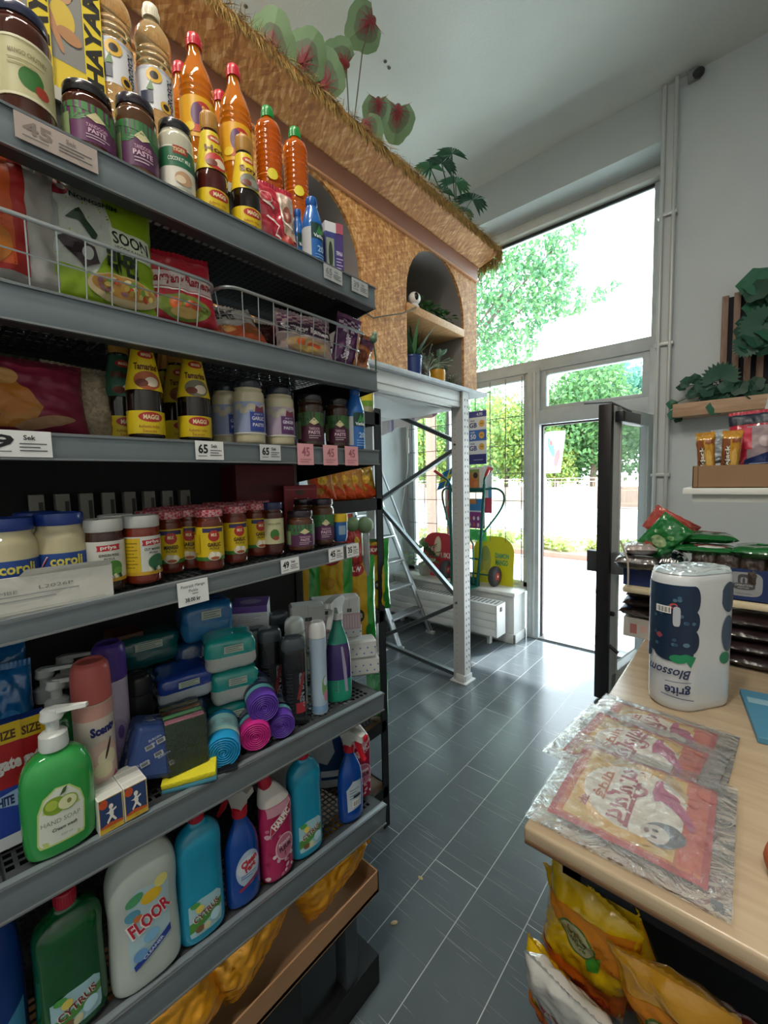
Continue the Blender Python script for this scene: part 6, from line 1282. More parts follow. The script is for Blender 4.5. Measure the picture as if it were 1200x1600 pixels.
for k, (px, z, w) in enumerate(((400, 1.445, .20), (415, 1.56, .18))):
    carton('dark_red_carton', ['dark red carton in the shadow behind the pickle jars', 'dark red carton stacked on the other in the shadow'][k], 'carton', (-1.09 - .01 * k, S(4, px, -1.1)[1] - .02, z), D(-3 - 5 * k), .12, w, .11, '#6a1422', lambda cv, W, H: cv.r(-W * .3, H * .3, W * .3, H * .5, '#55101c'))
for k in range(8):
    carton('pale_packet', 'pale slim packet in the row at the back of the fourth shelf', 'packet', (-1.165, .18 + k * .045, zs(4, .3) + .003), D(4 * ((k * 5) % 3 - 1)), .02, .026, .165, '#a8a49c', lambda cv, W, H: cv.r(W * .1, H * .1, W * .4, H * .9, '#4a4844'), group='pale packets at the back of the fourth shelf')
# ---- black rack: chips and others
def dr_chipo(cv, W, H): cv.p([(-W * .5, H * .8), (-W * .2, H), (W * .1, H * .5), (W * .5, H * .2), (W * .5, 0), (-W * .1, 0)], '#d0501f'); cv.e(W * .1, H * .6, W * .2, H * .14, '#e4b43c'); cv.e(-W * .1, H * .3, W * .2, H * .1, '#b8862c')
for k, px in enumerate((505, 521, 537, 553, 571)):
    pouch('crisp_bag', 'orange and gold foil crisp bag leaning on the upper black rack shelf', 'bag', (-1.285, yc(px, -1.285, 1.6), 1.538), (D(8), D(-6), D(-40)), .105, .14, .05, FILM(['#b8741f', '#c07c22', '#c88a2a', '#b87a24', '#a8862c'][k]), dr_chipo, seed=20 + k, group='orange crisp bags on the upper black rack shelf')
def dr_olw(cv, W, H): cv.r(-W * .26, 0, W * .3, H, '#c9a21c'); cv.e(0, H * .88, W * .24, H * .07, '#a02430'); cv.t('OLW', 0, H * .885, H * .05, '#f0e8e0', w=W * .34, bold=.05); cv.e(W * .1, H * .38, W * .12, H * .07, '#26241c'); cv.t('93', W * .1, H * .38, H * .05, '#c8c0a0', bold=.03); cv.e(-W * .05, H * .62, W * .16, H * .07, '#b8861c', .5); cv.e(-W * .05, H * .15, W * .2, H * .07, '#dcbc3c', -.4); cv.e(W * .32, H * .2, W * .08, H * .08, '#1f7a2c')
for k, (px, X, z, h, lb) in enumerate(((588, -1.27, 1.034, .31, 'green and yellow cheese doodle bag nearest the black rack post'), (558, -1.20, .935, .37, 'green and yellow snack bag hanging lowest beside the rack'), (522, -1.23, 1.0, .36, 'green and yellow snack bag left of the two others'), (470, -1.30, 1.034, .32, 'green and yellow snack bag in the shadow behind the tissue packs'))):
    pouch('snack_bag', lb, 'bag', (X, yc(px - 4, X, 1.2), z), (0, D(-3), D(-38 - 5 * k)), .17 if k else .15, h, .07, FILM('#1f9a35'), dr_olw, seed=30 + k, wr=.008)
b = MB(); b.ball((0, 0, .205), .034, M('#7f9a78', rough=.5, var=.12, vscale=30)); b.cyl((0, 0, 0), (0, 0, .175), .016, M('#dfe6ea', rough=.08, trans=.6), n=18)
tag(b.build('candy_tube', loc=(-1.17, yc(572, -1.17, 1.3), 1.235)), 'pale green ball on a clear tube hanging at the rack post', 'toy')
b = MB(); b.ball((0, 0, 0), .030, M('#7a9a72', rough=.5, var=.12, vscale=30)); tag(b.build('candy_ball', loc=(-1.2, yc(551, -1.2, 1.42), 1.445)), 'pale green ball left of the one on the tube', 'toy')
pouch('candy_bag', 'red and white candy bag hanging behind the blue can', 'bag', (-1.2, yc(552, -1.2, 1.35) - .0, 1.285), (0, 0, D(-40)), .07, .16, .03, FILM('#c43a3a'), lambda cv, W, H: (cv.e(-W * .1, H * .3, W * .2, H * .1, '#e6dcd8'), cv.e(W * .2, H * .6, W * .15, H * .1, '#e6c23c'), cv.e(W * .2, H * .25, W * .12, H * .08, '#e8e0d8')), seed=36)
pouch('candy_bag', 'red and yellow candy bag under the upper rack shelf', 'bag', (-1.25, yc(528, -1.25, 1.42), 1.30), (0, 0, D(-40)), .12, .175, .03, FILM('#c8472c'), lambda cv, W, H: (cv.e(0, H * .8, W * .3, H * .1, '#e0b83c'),), seed=37)
bottle('dressing_bottle', 'glass dressing bottle with yellow label on top of the black rack', 'bottle', (-1.29, yc(572, -1.29, 1.98), 1.911), D(-40), chaikin([(.001, 0), (.034, 0), (.036, .01), (.036, .14), (.02, .19), (.015, .22)], 2), M('#c9c4a0', rough=.06, trans=.4, coat=.6), cap=([(.016, .215), (.016, .24), (.001, .242)], PL('#d8d8d4')), draw=lambda cv: (cv.r(-.03, .03, .03, .13, '#d4c02c'), cv.r(-.03, .03, .03, .055, '#6f9a3c')))
bottle('dressing_bottle', 'yellow-labelled green-capped bottle on top of the black rack, left of the glass bottle', 'bottle', (-1.33, yc(550, -1.33, 1.98), 1.911), D(-40), chaikin([(.001, 0), (.036, 0), (.038, .01), (.038, .12), (.02, .17), (.015, .18)], 2), PL('#d8b42c'), cap=([(.016, .175), (.016, .2), (.001, .202)], PL('#5a9a4c')), draw=lambda cv: cv.r(-.03, .03, .03, .10, '#b8c83c'))
# ---- shelf 5
def dr_apple(cv):
    cv.p([(-.030, .022), (.026, .022), (.028, .028), (.030, .075), (.026, .095), (.012, .112), (-.006, .114), (-.022, .102), (-.030, .08), (-.033, .03)], '#b9cf78'); cv.p([(-.028, .025), (.024, .025), (.026, .03), (.028, .075), (.024, .093), (.011, .110), (-.005, .112), (-.020, .100), (-.028, .078), (-.031, .032)], '#d8ddd2')
    cv.e(-.008, .086, .015, .014, '#7fa030'); cv.e(-.012, .088, .008, .008, '#a8bf4c'); cv.e(.008, .085, .0135, .0125, '#8aa83c'); cv.e(.008, .085, .012, .011, '#d8dcae'); cv.e(.010, .086, .003, .004, '#8a8a4c'); cv.p([(-.002, .099), (.004, .110), (.009, .112), (.006, .103)], '#3f5a2c')
    cv.t('HAND SOAP', -.002, .061, .0075, '#77867a', w=.050); cv.t('Cream wash', .002, .048, .0055, '#4a5a50', w=.032, bold=.03, shear=.2); cv.t('500 ml', .004, .036, .004, '#8a958c')
gsoap = M('#35a34f', rough=.08, trans=.15, coat=.5)
pump_bottle('green apple hand soap with white pump at the front left of the fifth shelf', S(5, 93, -.836), D(-3), gsoap, dr_apple, head=D(50))
o = bpy.data.objects['soap_bottle']
for ob in (o,): ob.scale = (1.0, 1.0, 1.0)
pump_bottle('green hand soap behind the front apple soap', S(5, 98, -.965), D(-18), gsoap, None, head=D(62))
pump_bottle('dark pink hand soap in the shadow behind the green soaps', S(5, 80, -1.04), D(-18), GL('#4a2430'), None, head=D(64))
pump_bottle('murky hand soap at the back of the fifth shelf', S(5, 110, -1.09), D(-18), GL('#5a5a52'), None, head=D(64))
def dr_colg(cv, W, H):
    cv.r(-W / 2, H * .84, W / 2, H, '#dcb81c'); cv.t('BIG SIZE', 0, H * .905, H * .07, '#5a3a14', w=W * .78, bold=.04); cv.r(-W / 2, H * .48, W / 2, H * .84, '#b81c24'); cv.t('Colgate', 0, H * .66, H * .10, '#ece4e0', w=W * .92, bold=.05); cv.r(-W / 2, 0, W / 2, H * .48, '#1f3f9c'); cv.p([(-W * .5, H * .40), (W * .5, H * .46), (W * .5, H * .30), (0, H * .34)], '#9ab4d8'); cv.t('WHITE', .0, H * .38, H * .07, '#1c2c5c', w=W * .5, bold=.05); cv.r(-W / 2, 0, W / 2, H * .10, '#cfd4da')
for k, (px, X, lb) in enumerate(((44, -.90, 'toothpaste carton with yellow BIG SIZE band, right one of the pair'), (4, -.90, 'toothpaste carton with yellow BIG SIZE band at the left edge of the picture'))):
    carton('toothpaste_box', lb, 'carton', S(5, px, X), (0, D(-4), D(-3)), .03, .062, .20, '#1f3f9c', dr_colg)
for k, (px, X) in enumerate(((14, -1.0), (8, -1.05))):
    pouch('blue_refill_pack', ['bright blue refill pack behind the toothpaste cartons', 'bright blue refill pack leaning at the far left of the fifth shelf'][k], 'pack', S(5, px, X, .05 + .03 * k), (0, D(-8), D(-5)), .09, .20, .04, FILM('#1a6fb4'), lambda cv, W, H: (cv.e(W * .1, H * .45, W * .25, H * .2, '#3f8fd0'), cv.e(W * .1, H * .35, W * .1, H * .08, '#e8e8ee')), seed=40 + k)
def dr_scents(c1, word=True):
    def f(cv, R, H):
        cv.r(-R * 2.2, H * .015, R * 2.2, H * .735, '#cdc0b6'); cv.r(-R * 2.2, H * .64, R * 2.2, H * .735, c1)
        if word: cv.t('Scents', R * .35, H * .565, H * .055, '#232a6a', w=R * 1.35, bold=.06, ang=.06)
        cv.e(R * .25, H * .33, R * .95, H * .16, '#d8b8ac'); cv.e(R * .45, H * .37, R * .5, H * .06, '#e0d6b8', .5); cv.e(R * .5, H * .43, R * .07, H * .07, '#3a2a24', -.3); cv.e(R * .2, H * .30, R * .5, H * .05, '#ddd2ae', -.4); cv.p([(-R * .2, H * .05), (R * .9, H * .26), (R * 1.1, H * .20), (R * 1.1, H * .10), (R * .5, H * .04)], '#b03c64'); cv.e(R * .75, H * .075, R * .42, H * .05, '#4f7a3a'); cv.e(R * .75, H * .075, R * .22, H * .025, '#a9b888')
    return f
can('tall air freshener can with salmon coloured cap', S(5, 153, -.885), D(-6), .0305, .278, PL('#cdbfb4', rough=.3), PL('#c0615c', rough=.35), dr_scents('#c9988c'))
can('tall air freshener can with purple cap behind the salmon one', S(5, 180, -.955), D(-10), .0295, .282, PL('#b4a9c0', rough=.3), PL('#4a2f86', rough=.35), lambda cv, R, H: (cv.e(R * .2, H * .35, R * .6, H * .12, '#a595b8'), cv.e(R * .35, H * .37, R * .2, H * .05, '#6a4f9a')))
can('black deodorant can behind the blue wrapped cube', S(5, 221, -.96), D(-10), .026, .20, PL('#15161a', rough=.3), PL('#101114', rough=.3), lambda cv, R, H: (cv.r(-R * .5, H * .28, R * .9, H * .46, '#8f999c'), cv.t('FUZE', R * .2, H * .37, H * .10, '#14161a', w=R * 1.2, bold=.06)), capf=.8, name='deodorant_can')
# matchbox parcels
def dr_match(cv, W, H): cv.r(-W / 2 + .001, .001, W / 2 - .001, H - .001, '#d9b13c'); cv.r(-W / 2 + .002, H * .16, W / 2 - .002, H - .002, '#2d4470'); cv.e(-W * .28, H * .84, W * .17, H * .13, '#c4512c'); cv.p([(-W * .5 + .002, H * .16), (W * .5 - .002, H * .16), (W * .5 - .002, H * .22), (-W * .1, H * .28), (-W * .5 + .002, H * .2)], '#c45a2c'); cv.e(0, H * .72, W * .09, H * .075, '#e8e4de'); cv.e(.0, H * .54, W * .085, H * .12, '#e8e4de', .1); cv.p([(-W * .05, H * .48), (W * .04, H * .48), (W * .20, H * .30), (W * .14, H * .27), (0, H * .40), (-W * .16, H * .26), (-W * .20, H * .31)], '#e8e4de'); cv.p([(-W * .24, H * .58), (-W * .05, H * .60), (W * .2, H * .66), (W * .2, H * .61), (-W * .05, H * .53)], '#e8e4de'); cv.t('***', 0, H * .09, H * .06, '#5a2a1c', bold=.04)
my = yc(188, -.83, 1.05); mb = thing('matchbox_parcel', 'parcel of matchboxes in two stacks with a running figure on blue', 'matchboxes', (-.831, my - .001, zs(5, my) + .002), D(0))
for s_ in (0, 1):
    for k in range(4):
        b = MB(); x0 = .026 - k * .0165; y0 = -.038 + s_ * .0385; b.box((x0 - .016, y0, 0), (x0, y0 + .0375, .062), PP('#dadad6'), .0006, 1); b.box((x0 - .0145, y0 + .002, .0618), (x0 - .0015, y0 + .0355, .0624), PP('#c8c8c2')); bx = b.build('matchbox', mb, flat=True)
        if k == 0: d = MB(); dr_match(Canvas(d, lambda u, v, e, y0=y0, x0=x0: (x0 + e, y0 + .01875 + u, v), seg=.2), .0375, .062); d.build('picture', bx, flat=True)
# blue wrapped cube
def dr_eur(cv, W, H):
    r = random.Random(8); cv.r(-W / 2, 0, W / 2, H, '#3c5490')
    for k in range(9): cv.r(-W / 2, H * k / 9, W / 2, H * (k + .35) / 9, '#3f568f'); cv.d -= cv.STEP
    cv.d += cv.STEP
    for k in range(10):
        u, v, a = r.uniform(-.36, .36) * W, r.uniform(.1, .9) * H, .5
        if k % 2: cv.r(u - W * .1, v - H * .06, u + W * .1, v + H * .06, '#b8bcc0', a); cv.r(u - W * .08, v - H * .04, u + W * .06, v + H * .04, '#6d7278', a)
        else: cv.t(['EUROPA', 'TISSUE', 'fsc', 'SOFT'][k % 4], u, v, H * .055, '#b4bed4', ang=a, bold=.03)
wq = thing('wrapped_block', 'blue patterned paper-wrapped block tilted on the fifth shelf', 'pack', (-.888, yc(231, -.888, 1.08), zs(5, .28) + .022), (D(-18), D(-6), D(-8)))
b = MB(); b.box((-.04, -.05, 0), (.04, .05, .10), PP('#33487e'), .010, 3); b.build('body', wq)
d = MB(); dr_eur(Canvas(d, lambda u, v, e: (.0402 + e, u * .94, .05 + (v - .0425) * .9), seg=.3), .085, .085); dr_eur(Canvas(d, lambda u, v, e: (u * .84, -.0502 - e, .05 + (v - .0425) * .9), seg=.3), .07, .085); dr_eur(Canvas(d, lambda u, v, e: (-(v - .0425) * .7, u * .94, .1002 + e), seg=.3), .085, .085); d.build('print', wq, flat=True)
# sponges
CFS = clear_film(amt=.03)
sg = thing('sponge_pack', 'clear-wrapped block of coloured scouring sponges standing on the fifth shelf', 'sponges', (-.892, yc(286, -.892, 1.08), zs(5, .34) + .018), (D(0), D(-4), D(-14)))
grn = M('#33502f', rough=.95, bump=.8, bscale=300); scs = ['#dc8fa0', '#6fc47c', '#dc8636', '#d6c656', '#4fb0c6']
for k, c in enumerate(scs):
    x1 = .052 - k * .023; b = MB(); b.box((x1 - .0155, -.037, .0), (x1, .037, .104), M(c, rough=.9, bump=.5, bscale=400), .002); s_ = b.build('sponge', sg); s_['label'] = ['pink', 'green', 'orange', 'yellow', 'teal'][k] + ' sponge'
    b = MB(); b.box((x1 - .0225, -.037, .0), (x1 - .0155, .037, .104), grn, .001); b.build('scouring_pad', s_)
b = MB(); b.box((.0525, -.037, 0), (.0585, .037, .102), grn, .001); b.build('scouring_pad', sg)
b = MB(); b.box((-.065, -.0395, -.001), (.061, .0395, .1065), CFS, .003); b.build('wrapper', sg)
ys = thing('yellow_sponge', 'flat yellow sponge on a blue scourer lying below the sponge block', 'sponge', (-.845, yc(300, -.845, 1.02), zs(5, .33) + .003), (D(4), D(6), D(-30)))
b = MB(); b.box((-.035, -.05, 0), (.035, .05, .010), M('#4f93a8', rough=.9), .002); b.build('scourer', ys); b = MB(); b.box((-.035, -.05, .010), (.035, .05, .022), M('#d9cf2a', rough=.9, bump=.4, bscale=300), .003); b.build('sponge', ys)
b = MB(); b.box((-.02, -.028, 0), (.02, .028, .004), PL('#17181a'), .001); cv = Canvas(b, lambda u, v, e: (-v, u, .004 + e), seg=.2); cv.t('sponge', 0, 0, .008, '#c8c8c8', w=.04, bold=.03); tag(b.build('card_tag', loc=(-.822, yc(350, -.822, 1.02), zs(5, .4) + .002), rot=(D(5), 0, D(-30)), flat=True), 'small black card lying at the shelf edge beside the yellow sponge', 'tag')
# bin bag rolls
def bandp(dk_, lt):
    def f(cv, R, L): cv.r(-R * 3.0, -L * .28, R * 3.0, L * .26, dk_); cv.r(-R * 3.0, L * .14, R * 3.0, L * .26, lt); [cv.lines(-R * 2.6 + k * R * .9, -R * 2.6 + k * R * .9 + R * .6, L * .04, 3, L * .06, L * .02, '#8f9aa8') for k in range(6)]; cv.t('AVFALLSPAS', -R * .9, -L * .05, L * .09, '#c8d0dc', w=R * 1.8, bold=.03)
    return f
roll('cyan bin bag roll at the shelf edge', (-.872, yc(348, -.872, 1.03), zs(5, .42) + .004), (0, D(3), D(-26)), .036, .115, '#1f93c8', '', bandp('#8fc4c8', '#a9d4cc'))
roll('magenta bin bag roll beside the cyan one', (-.880, yc(396, -.88, 1.03), zs(5, .50) + .003), (0, D(3), D(-26)), .034, .12, '#c82a86', '', bandp('#2a3348', '#5fa8b0'))
roll('purple bin bag roll lying on top of the magenta one', (-.888, yc(404, -.888, 1.11), zs(5, .50) + .060), (0, D(4), D(-22)), .035, .13, '#5f3da8', '', bandp('#222c48', '#6fb4bc'))
roll('purple bin bag roll lowest at the right of the pile', (-.875, yc(434, -.875, 1.03), zs(5, .58) + .006), (0, D(3), D(-24)), .031, .12, '#5a38a0', '', bandp('#222c48', '#6fb4bc'))
# tissue / wipes packs
def wipes(label, loc, rot, W, H, T_, top, low, seed, txt='baby'):
    def f(cv, w, h): cv.r(-w * .5, h * .0, w * .5, h * .46, low); cv.t(txt, -w * .1, h * .72, h * .16, '#d8ecec', w=w * .32, bold=.03)
    return pouch('nappy_pack', label, 'pack', loc, rot, W, H, T_, FILM(top), f, seed=seed, pw=6, wr=.003)
def soft(label, px, X, z, rot, D_, W, H, top, low, seed, name='tissue_pack', band=None):
    loc = (X, yc(px, X, z + .03), z); t = thing(name, label, 'pack', loc, rot); m = FILM(top); b = MB(); bm = bmesh.new(); bmesh.ops.create_cube(bm, size=1); bmesh.ops.subdivide_edges(bm, edges=list(bm.edges), cuts=7, use_grid_fill=True)
    r = min(D_, W, H) * .22
    for v in bm.verts:
        p = Vector((v.co.x * D_, v.co.y * W, v.co.z * H)); q = Vector([max(-d / 2 + r, min(d / 2 - r, c)) for c, d in zip(p, (D_, W, H))]); e = p - q
        if e.length > 1e-6: p = q + e.normalized() * r
        p += p.normalized() * (.0035 * nz(p.x * 60 + seed, p.y * 60, p.z * 60) + .003 * nz(p.x * 150 + seed, p.y * 150, p.z * 150)); v.co = p + Vector((0, 0, H / 2))
    bm.verts.index_update(); vs = [v.co[:] for v in bm.verts]; up_ = []; lo_ = []
    for f in bm.faces:
        c = f.calc_center_median(); (lo_ if (c.z < H * .48 and c.x > -D_ * .3) else up_).append([v.index for v in f.verts])
    bm.free(); b.add(vs, up_, m); b.add(vs, lo_, FILM(low)); b.build('wrapper', t, ang=80)
    d = MB(); cv = Canvas(d, lambda u, v, e: (D_ * .5 + .0035 + e, u, v), seg=.02); cv.r(-W * .16, H * .62, W * .22, H * .84, '#b8c4b8'); cv.lines(-W * .12, W * .2, H * .78, 3, H * .06, H * .02, '#5a6a64'); d.build('sticker', t, flat=True); return t
TW = '#c2c6c2'
soft('teal and white sanitary pack on top of the stack of two', 357, -.945, zs(5, .48) + .168, (0, D(4), D(-18)), .09, .115, .080, '#1a9a94', TW, 1)
soft('teal and white sanitary pack under the top one', 364, -.945, zs(5, .48) + .085, (0, D(2), D(-18)), .09, .11, .080, '#1a9a94', TW, 2)
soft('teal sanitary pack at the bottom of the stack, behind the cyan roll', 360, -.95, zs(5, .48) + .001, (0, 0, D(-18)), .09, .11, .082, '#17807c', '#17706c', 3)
soft('bright blue sanitary pack high behind the teal stack', 320, -1.03, zs(5, .45) + .222, (0, D(2), D(-12)), .10, .12, .095, '#1f6fae', '#2f78b0', 4)
soft('blue nappy pack filling the space under the bright blue pack', 318, -1.05, zs(5, .45) + .001, (0, 0, D(-12)), .10, .13, .218, '#16467a', '#1d3f6a', 5)
soft('crinkled dark blue and white pack behind the sponge block', 284, -.985, zs(5, .38) + .115, (0, D(4), D(-10)), .10, .115, .065, '#1f3f9a', '#b0b8c4', 6)
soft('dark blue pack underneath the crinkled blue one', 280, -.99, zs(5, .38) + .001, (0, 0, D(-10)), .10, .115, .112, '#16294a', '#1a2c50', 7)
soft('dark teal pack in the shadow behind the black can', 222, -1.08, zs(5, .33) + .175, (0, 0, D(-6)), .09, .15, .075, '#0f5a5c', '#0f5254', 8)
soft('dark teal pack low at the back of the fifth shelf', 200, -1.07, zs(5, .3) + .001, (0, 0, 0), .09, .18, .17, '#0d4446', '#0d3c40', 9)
carton('brown_box', 'dark brown and orange box at the back above the black can', 'box', (-1.1, yc(196, -1.1, 1.2), zs(5, .3) + .172), D(0), .08, .06, .085, '#5a3420')
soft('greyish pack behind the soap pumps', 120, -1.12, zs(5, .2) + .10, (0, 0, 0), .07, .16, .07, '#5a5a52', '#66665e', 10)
# white and purple tub
def dr_tub(cv, W, H): cv.r(-W / 2, H * .80, W / 2, H, '#6a4a9a'); cv.lines(-W * .3, W * .3, H * .68, 4, H * .06, H * .015, '#9a9aa4'); cv.e(-W * .1, H * .30, W * .06, H * .07, '#2a2a30'); cv.e(-W * .1, H * .30, W * .04, H * .045, '#d0d0d4'); cv.t('20', W * .08, H * .30, H * .14, '#3a3a40', bold=.03); cv.r(-W / 2, 0, W / 2, H * .06, '#3f7ac0')
carton('cotton_bud_box', 'white box with purple lid behind the teal packs', 'box', (-1.03, yc(394, -1.03, 1.2), zs(5, .56) + .20), (0, D(2), D(-38)), .085, .095, .085, '#cfcfd4', dr_tub, dr_tub, lambda cv, W, H: (cv.r(-W * .5, -H * .5, W * .5, H * .5, '#7a5aa8'), cv.e(0, 0, W * .3, H * .25, '#b4a8c4')))
carton('storage_carton', 'grey carton supporting the purple-lidded box', 'box', (-1.05, yc(402, -1.05, 1.05), zs(5, .58) + .001), D(-30), .09, .12, .195, '#4a4c52')
# black shampoo bottles
def shampoo(label, px, X, rz, H, sc=1., grp=None):
    w = .030 * sc; pr = chaikin([(.001, 0), (.92, 0), (1, .006), (.97, .06), (1.0, .13), (1.0, .185), (.96, .19)], 2); pr = [(r * w, z / .19 * H * .86) for r, z in pr]
    def dr(cv):
        cv.r(-.003, H * .10, .026, H * .62, '#1a1c22'); cv.t('MEN DEEP', .016, H * .40, .011, '#8a8f98', w=H * .40, ang=PI / 2, bold=.04); cv.r(.0, H * .14, .024, H * .26, '#9a2c34'); cv.p([(.002, H * .3), (.010, H * .3), (.026, H * .6), (.018, H * .6)], '#7a2c30')
        for k in range(12): cv.r(-.022, H * (.16 + k * .04), -.006, H * (.16 + k * .04) + .0022, '#33353c'); cv.d -= cv.STEP
    t = bottle('shampoo_bottle', label, 'bottle', S(5, px, X), D(rz), pr, PL('#15171d', rough=.22, coat=.4), ax=.75, p=3., draw=dr, group=grp)
    b = MB(); b.lathe(chaikin([(w * 1.0, H * .862), (w * 1.02, H * .87), (w * 1.0, H * .96), (w * .8, H), (.001, H)], 2), PL('#3f464f', rough=.2, coat=.4), n=32, ax=.75, p=3.); b.build('cap', t); return t
shampoo('black men shampoo bottle behind the purple rolls, left of the front one', 424, -.925, -22, .238)
shampoo('black men shampoo bottle nearest the shelf edge', 460, -.86, -28, .225)
shampoo('black men shampoo bottle at the back left of the group', 404, -.96, -22, .235)
shampoo('black men shampoo bottle at the back right of the group', 438, -1.0, -24, .25)
bottle('shampoo_bottle', 'pale green shampoo bottle with white cap behind the black ones', 'bottle', S(5, 463, -.925), D(-26), [(r * .029, z) for r, z in chaikin([(.001, 0), (.92, 0), (1, .006), (.97, .12), (1., .20), (.9, .21)], 2)], PL('#b9cdb4', rough=.25, coat=.3), cap=(chaikin([(.027, .212), (.0275, .214), (.026, .238), (.018, .248), (.001, .25)], 2), PL('#d6dad6')), ax=.75, draw=lambda cv: (cv.r(-.02, .05, .024, .15, '#c8d4cc'), cv.e(.006, .08, .012, .02, '#7a8a5a')))
can('slim white and blue spray can right of the black shampoo', S(5, 498, -.855), D(-30), .0225, .248, PL('#a9bdd0', rough=.3), PL('#dcdcdc', rough=.3), lambda cv, R, H: (cv.r(-R * 2, H * .03, R * 2, H * .10, '#7fa0c4'), cv.e(R * .6, H * .30, R * .4, H * .12, '#6a9a5c'), cv.e(R * .7, H * .36, R * .3, H * .05, '#c8d0e4'), cv.e(R * .7, H * .2, R * .3, H * .06, '#c87a9a')), capf=.83, name='spray_can')
# purple and teal trigger bottle
pr = [(r * .036, z) for r, z in chaikin([(.001, 0), (.90, 0), (1, .008), (1, .10), (.96, .15), (.60, .195), (.38, .215), (.36, .24)], 2)]
def tealx(t):
    b = MB(); b.lathe([(r * 1.012, z) for r, z in pr if .002 < z < .085], PL('#1f8f72', rough=.2, coat=.4), n=36, ax=.6, p=2.3); b.build('sleeve', t); b = MB(); b.lathe([(r * 1.012, z) for r, z in pr if .165 < z < .235], PL('#1f7f6c', rough=.2, coat=.4), n=36, ax=.6, p=2.3); b.build('sleeve', t)
spray('purple and teal trigger spray with white head at the right of the fifth shelf', S(5, 529, -.865), D(-30), PL('#3d2a66', rough=.15, coat=.6), PL('#a8aaa8', rough=.4), PL('#b8bab8'), pr, lambda cv: (cv.r(-.028, .03, -.006, .065, '#7a8a98'), cv.p([(.004, .16), (.010, .16), (.018, .10), (.022, .03), (.014, .03), (.008, .10)], '#9a94b0'), cv.lines(-.026, -.008, .06, 5, .006, .002, '#3a4a5a')), head_rot=D(-40), extra=tealx)
# white tissue packets
for k, (px, X, dz_, rz) in enumerate(((482, -.975, .165, -30), (512, -.975, .165, -30), (545, -.94, .165, -34), (562, -.93, .06, -34), (566, -.93, .0, -34), (500, -1.0, .10, -30), (500, -1.0, .03, -30), (540, -.985, .10, -30), (540, -.99, .03, -30))):
    h = .10 if k < 3 else .058
    carton('tissue_packet', ['white tissue packet with pink foot, left of three on top', 'white tissue packet with pink foot, middle of three on top', 'white tissue packet with pink foot behind the trigger spray', 'white tissue packet with blue dots, upper of two at the shelf end', 'white tissue packet with blue dots, lower of two at the shelf end'][k] if k < 5 else 'white tissue packet deep in the stack', 'pack', (X, yc(px, X, 1.1), zs(5, .75) + dz_), D(rz), .055, .10 if k != 2 else .07, h, '#d0d0ce',
           (lambda cv, W, H: (cv.r(-W / 2, 0, W / 2, H * .5, '#c8aab4'), [cv.r(-W * .45 + i * W * .12, H * .05, -W * .40 + i * W * .12, H * .45, '#d8c8cc') for i in range(8)], cv.r(-W * .1, H * .55, W * .1, H * .66, '#4a4a50'), cv.r(-.0005, 0, .0005, H, '#a8a8a8'))) if k < 3 else (lambda cv, W, H: [cv.e(-W * .4 + i * W * .12, H * .3 + (i % 2) * H * .3, .003, .003, '#5a74b4', n=6) for i in range(8)]), group='tissue packets deep in the stack' if k >= 5 else None, bev=.006)
# ---- shelf 6
cyan = M('#1590b4', rough=.25, coat=.5); grnl = M('#0f5a2c', rough=.08, trans=.2, coat=.6); rcap = PL('#b01c34', rough=.35)
t = bottle('detergent_bottle', 'large dark blue detergent bottle at the left edge of the lowest shelf', 'cleaning bottle', (-.885, -.015, zs(6, 0) + .002), D(0), [(r * .085, z) for r, z in chaikin([(.001, 0), (.94, 0), (1, .01), (1, .15), (.9, .22), (.5, .26), (.4, .27)], 2)], PL('#143c86', rough=.25, coat=.3), ax=.6, p=2.6, cap=([(.036, .265), (.036, .30), (.001, .302)], PL('#d8dce0')), draw=lambda cv: (cv.p([(.03, .02), (.078, .02), (.078, .09), (.05, .07)], '#4a9ac4'),))
cyrus('dark green pine cleaner bottle with red cap at the left of the lowest shelf', (-.85, yc(114, -.85, .75), zs(6, .13) + .002), D(0), grnl, rcap, 1.08, .232, tint='#5a8a3c')
# white floor-cleaner with integrated look
wf_ = thing('floor_cleaner', 'big milky white floor cleaner bottle on the lowest shelf', 'cleaning bottle', (-.842, yc(227, -.842, .76), zs(6, .24) + .002), D(-2)); pr = [(r * .062, z) for r, z in chaikin([(.001, 0), (.90, 0), (1, .012), (.98, .08), (.93, .15), (1.0, .20), (.92, .245), (.60, .275), (.34, .285), (.33, .30)], 2)]
b = MB(); b.lathe(pr, M('#b9c1bb', rough=.18, coat=.5, sub=.1), n=44, ax=.6, p=2.8); b.build('body', wf_); b = MB(); b.lathe([(.021, .288), (.022, .29), (.022, .314), (.020, .318), (.001, .318)], PL('#c8cac8')); b.build('cap', wf_)
d = MB(); cv = Canvas(d, prof_map(pr, .6, 1, 2.8), seg=.008)
cv.p([(-.036, .055), (.036, .075), (.038, .20), (-.02, .215), (-.034, .18)], '#a9c4cc'); cv.e(.006, .185, .018, .014, '#e0b82c'); cv.e(-.022, .196, .016, .010, '#4f9a6a', .5); cv.e(-.026, .165, .013, .012, '#5a9ab4'); cv.e(.024, .205, .012, .012, '#d8cf7a'); cv.e(-.018, .155, .008, .007, '#c8743c'); cv.t('FLOOR', .001, .142, .030, '#e8dcd8', w=.074, bold=.07, ang=.30); cv.t('FLOOR', .0016, .1428, .029, '#b8243c', w=.070, bold=.03, ang=.30)
cv.p([(-.03, .062), (.036, .10), (.036, .085), (-.028, .05)], '#2a3f94'); cv.e(.002, .105, .014, .012, '#7fb4d8'); cv.e(-.018, .078, .012, .012, '#6a9acc'); cv.t('CLEANER', .004, .076, .007, '#c8d4ec', w=.04, ang=.5, bold=.03); d.build('label', wf_); wf_.scale = (.95, .98, .92)
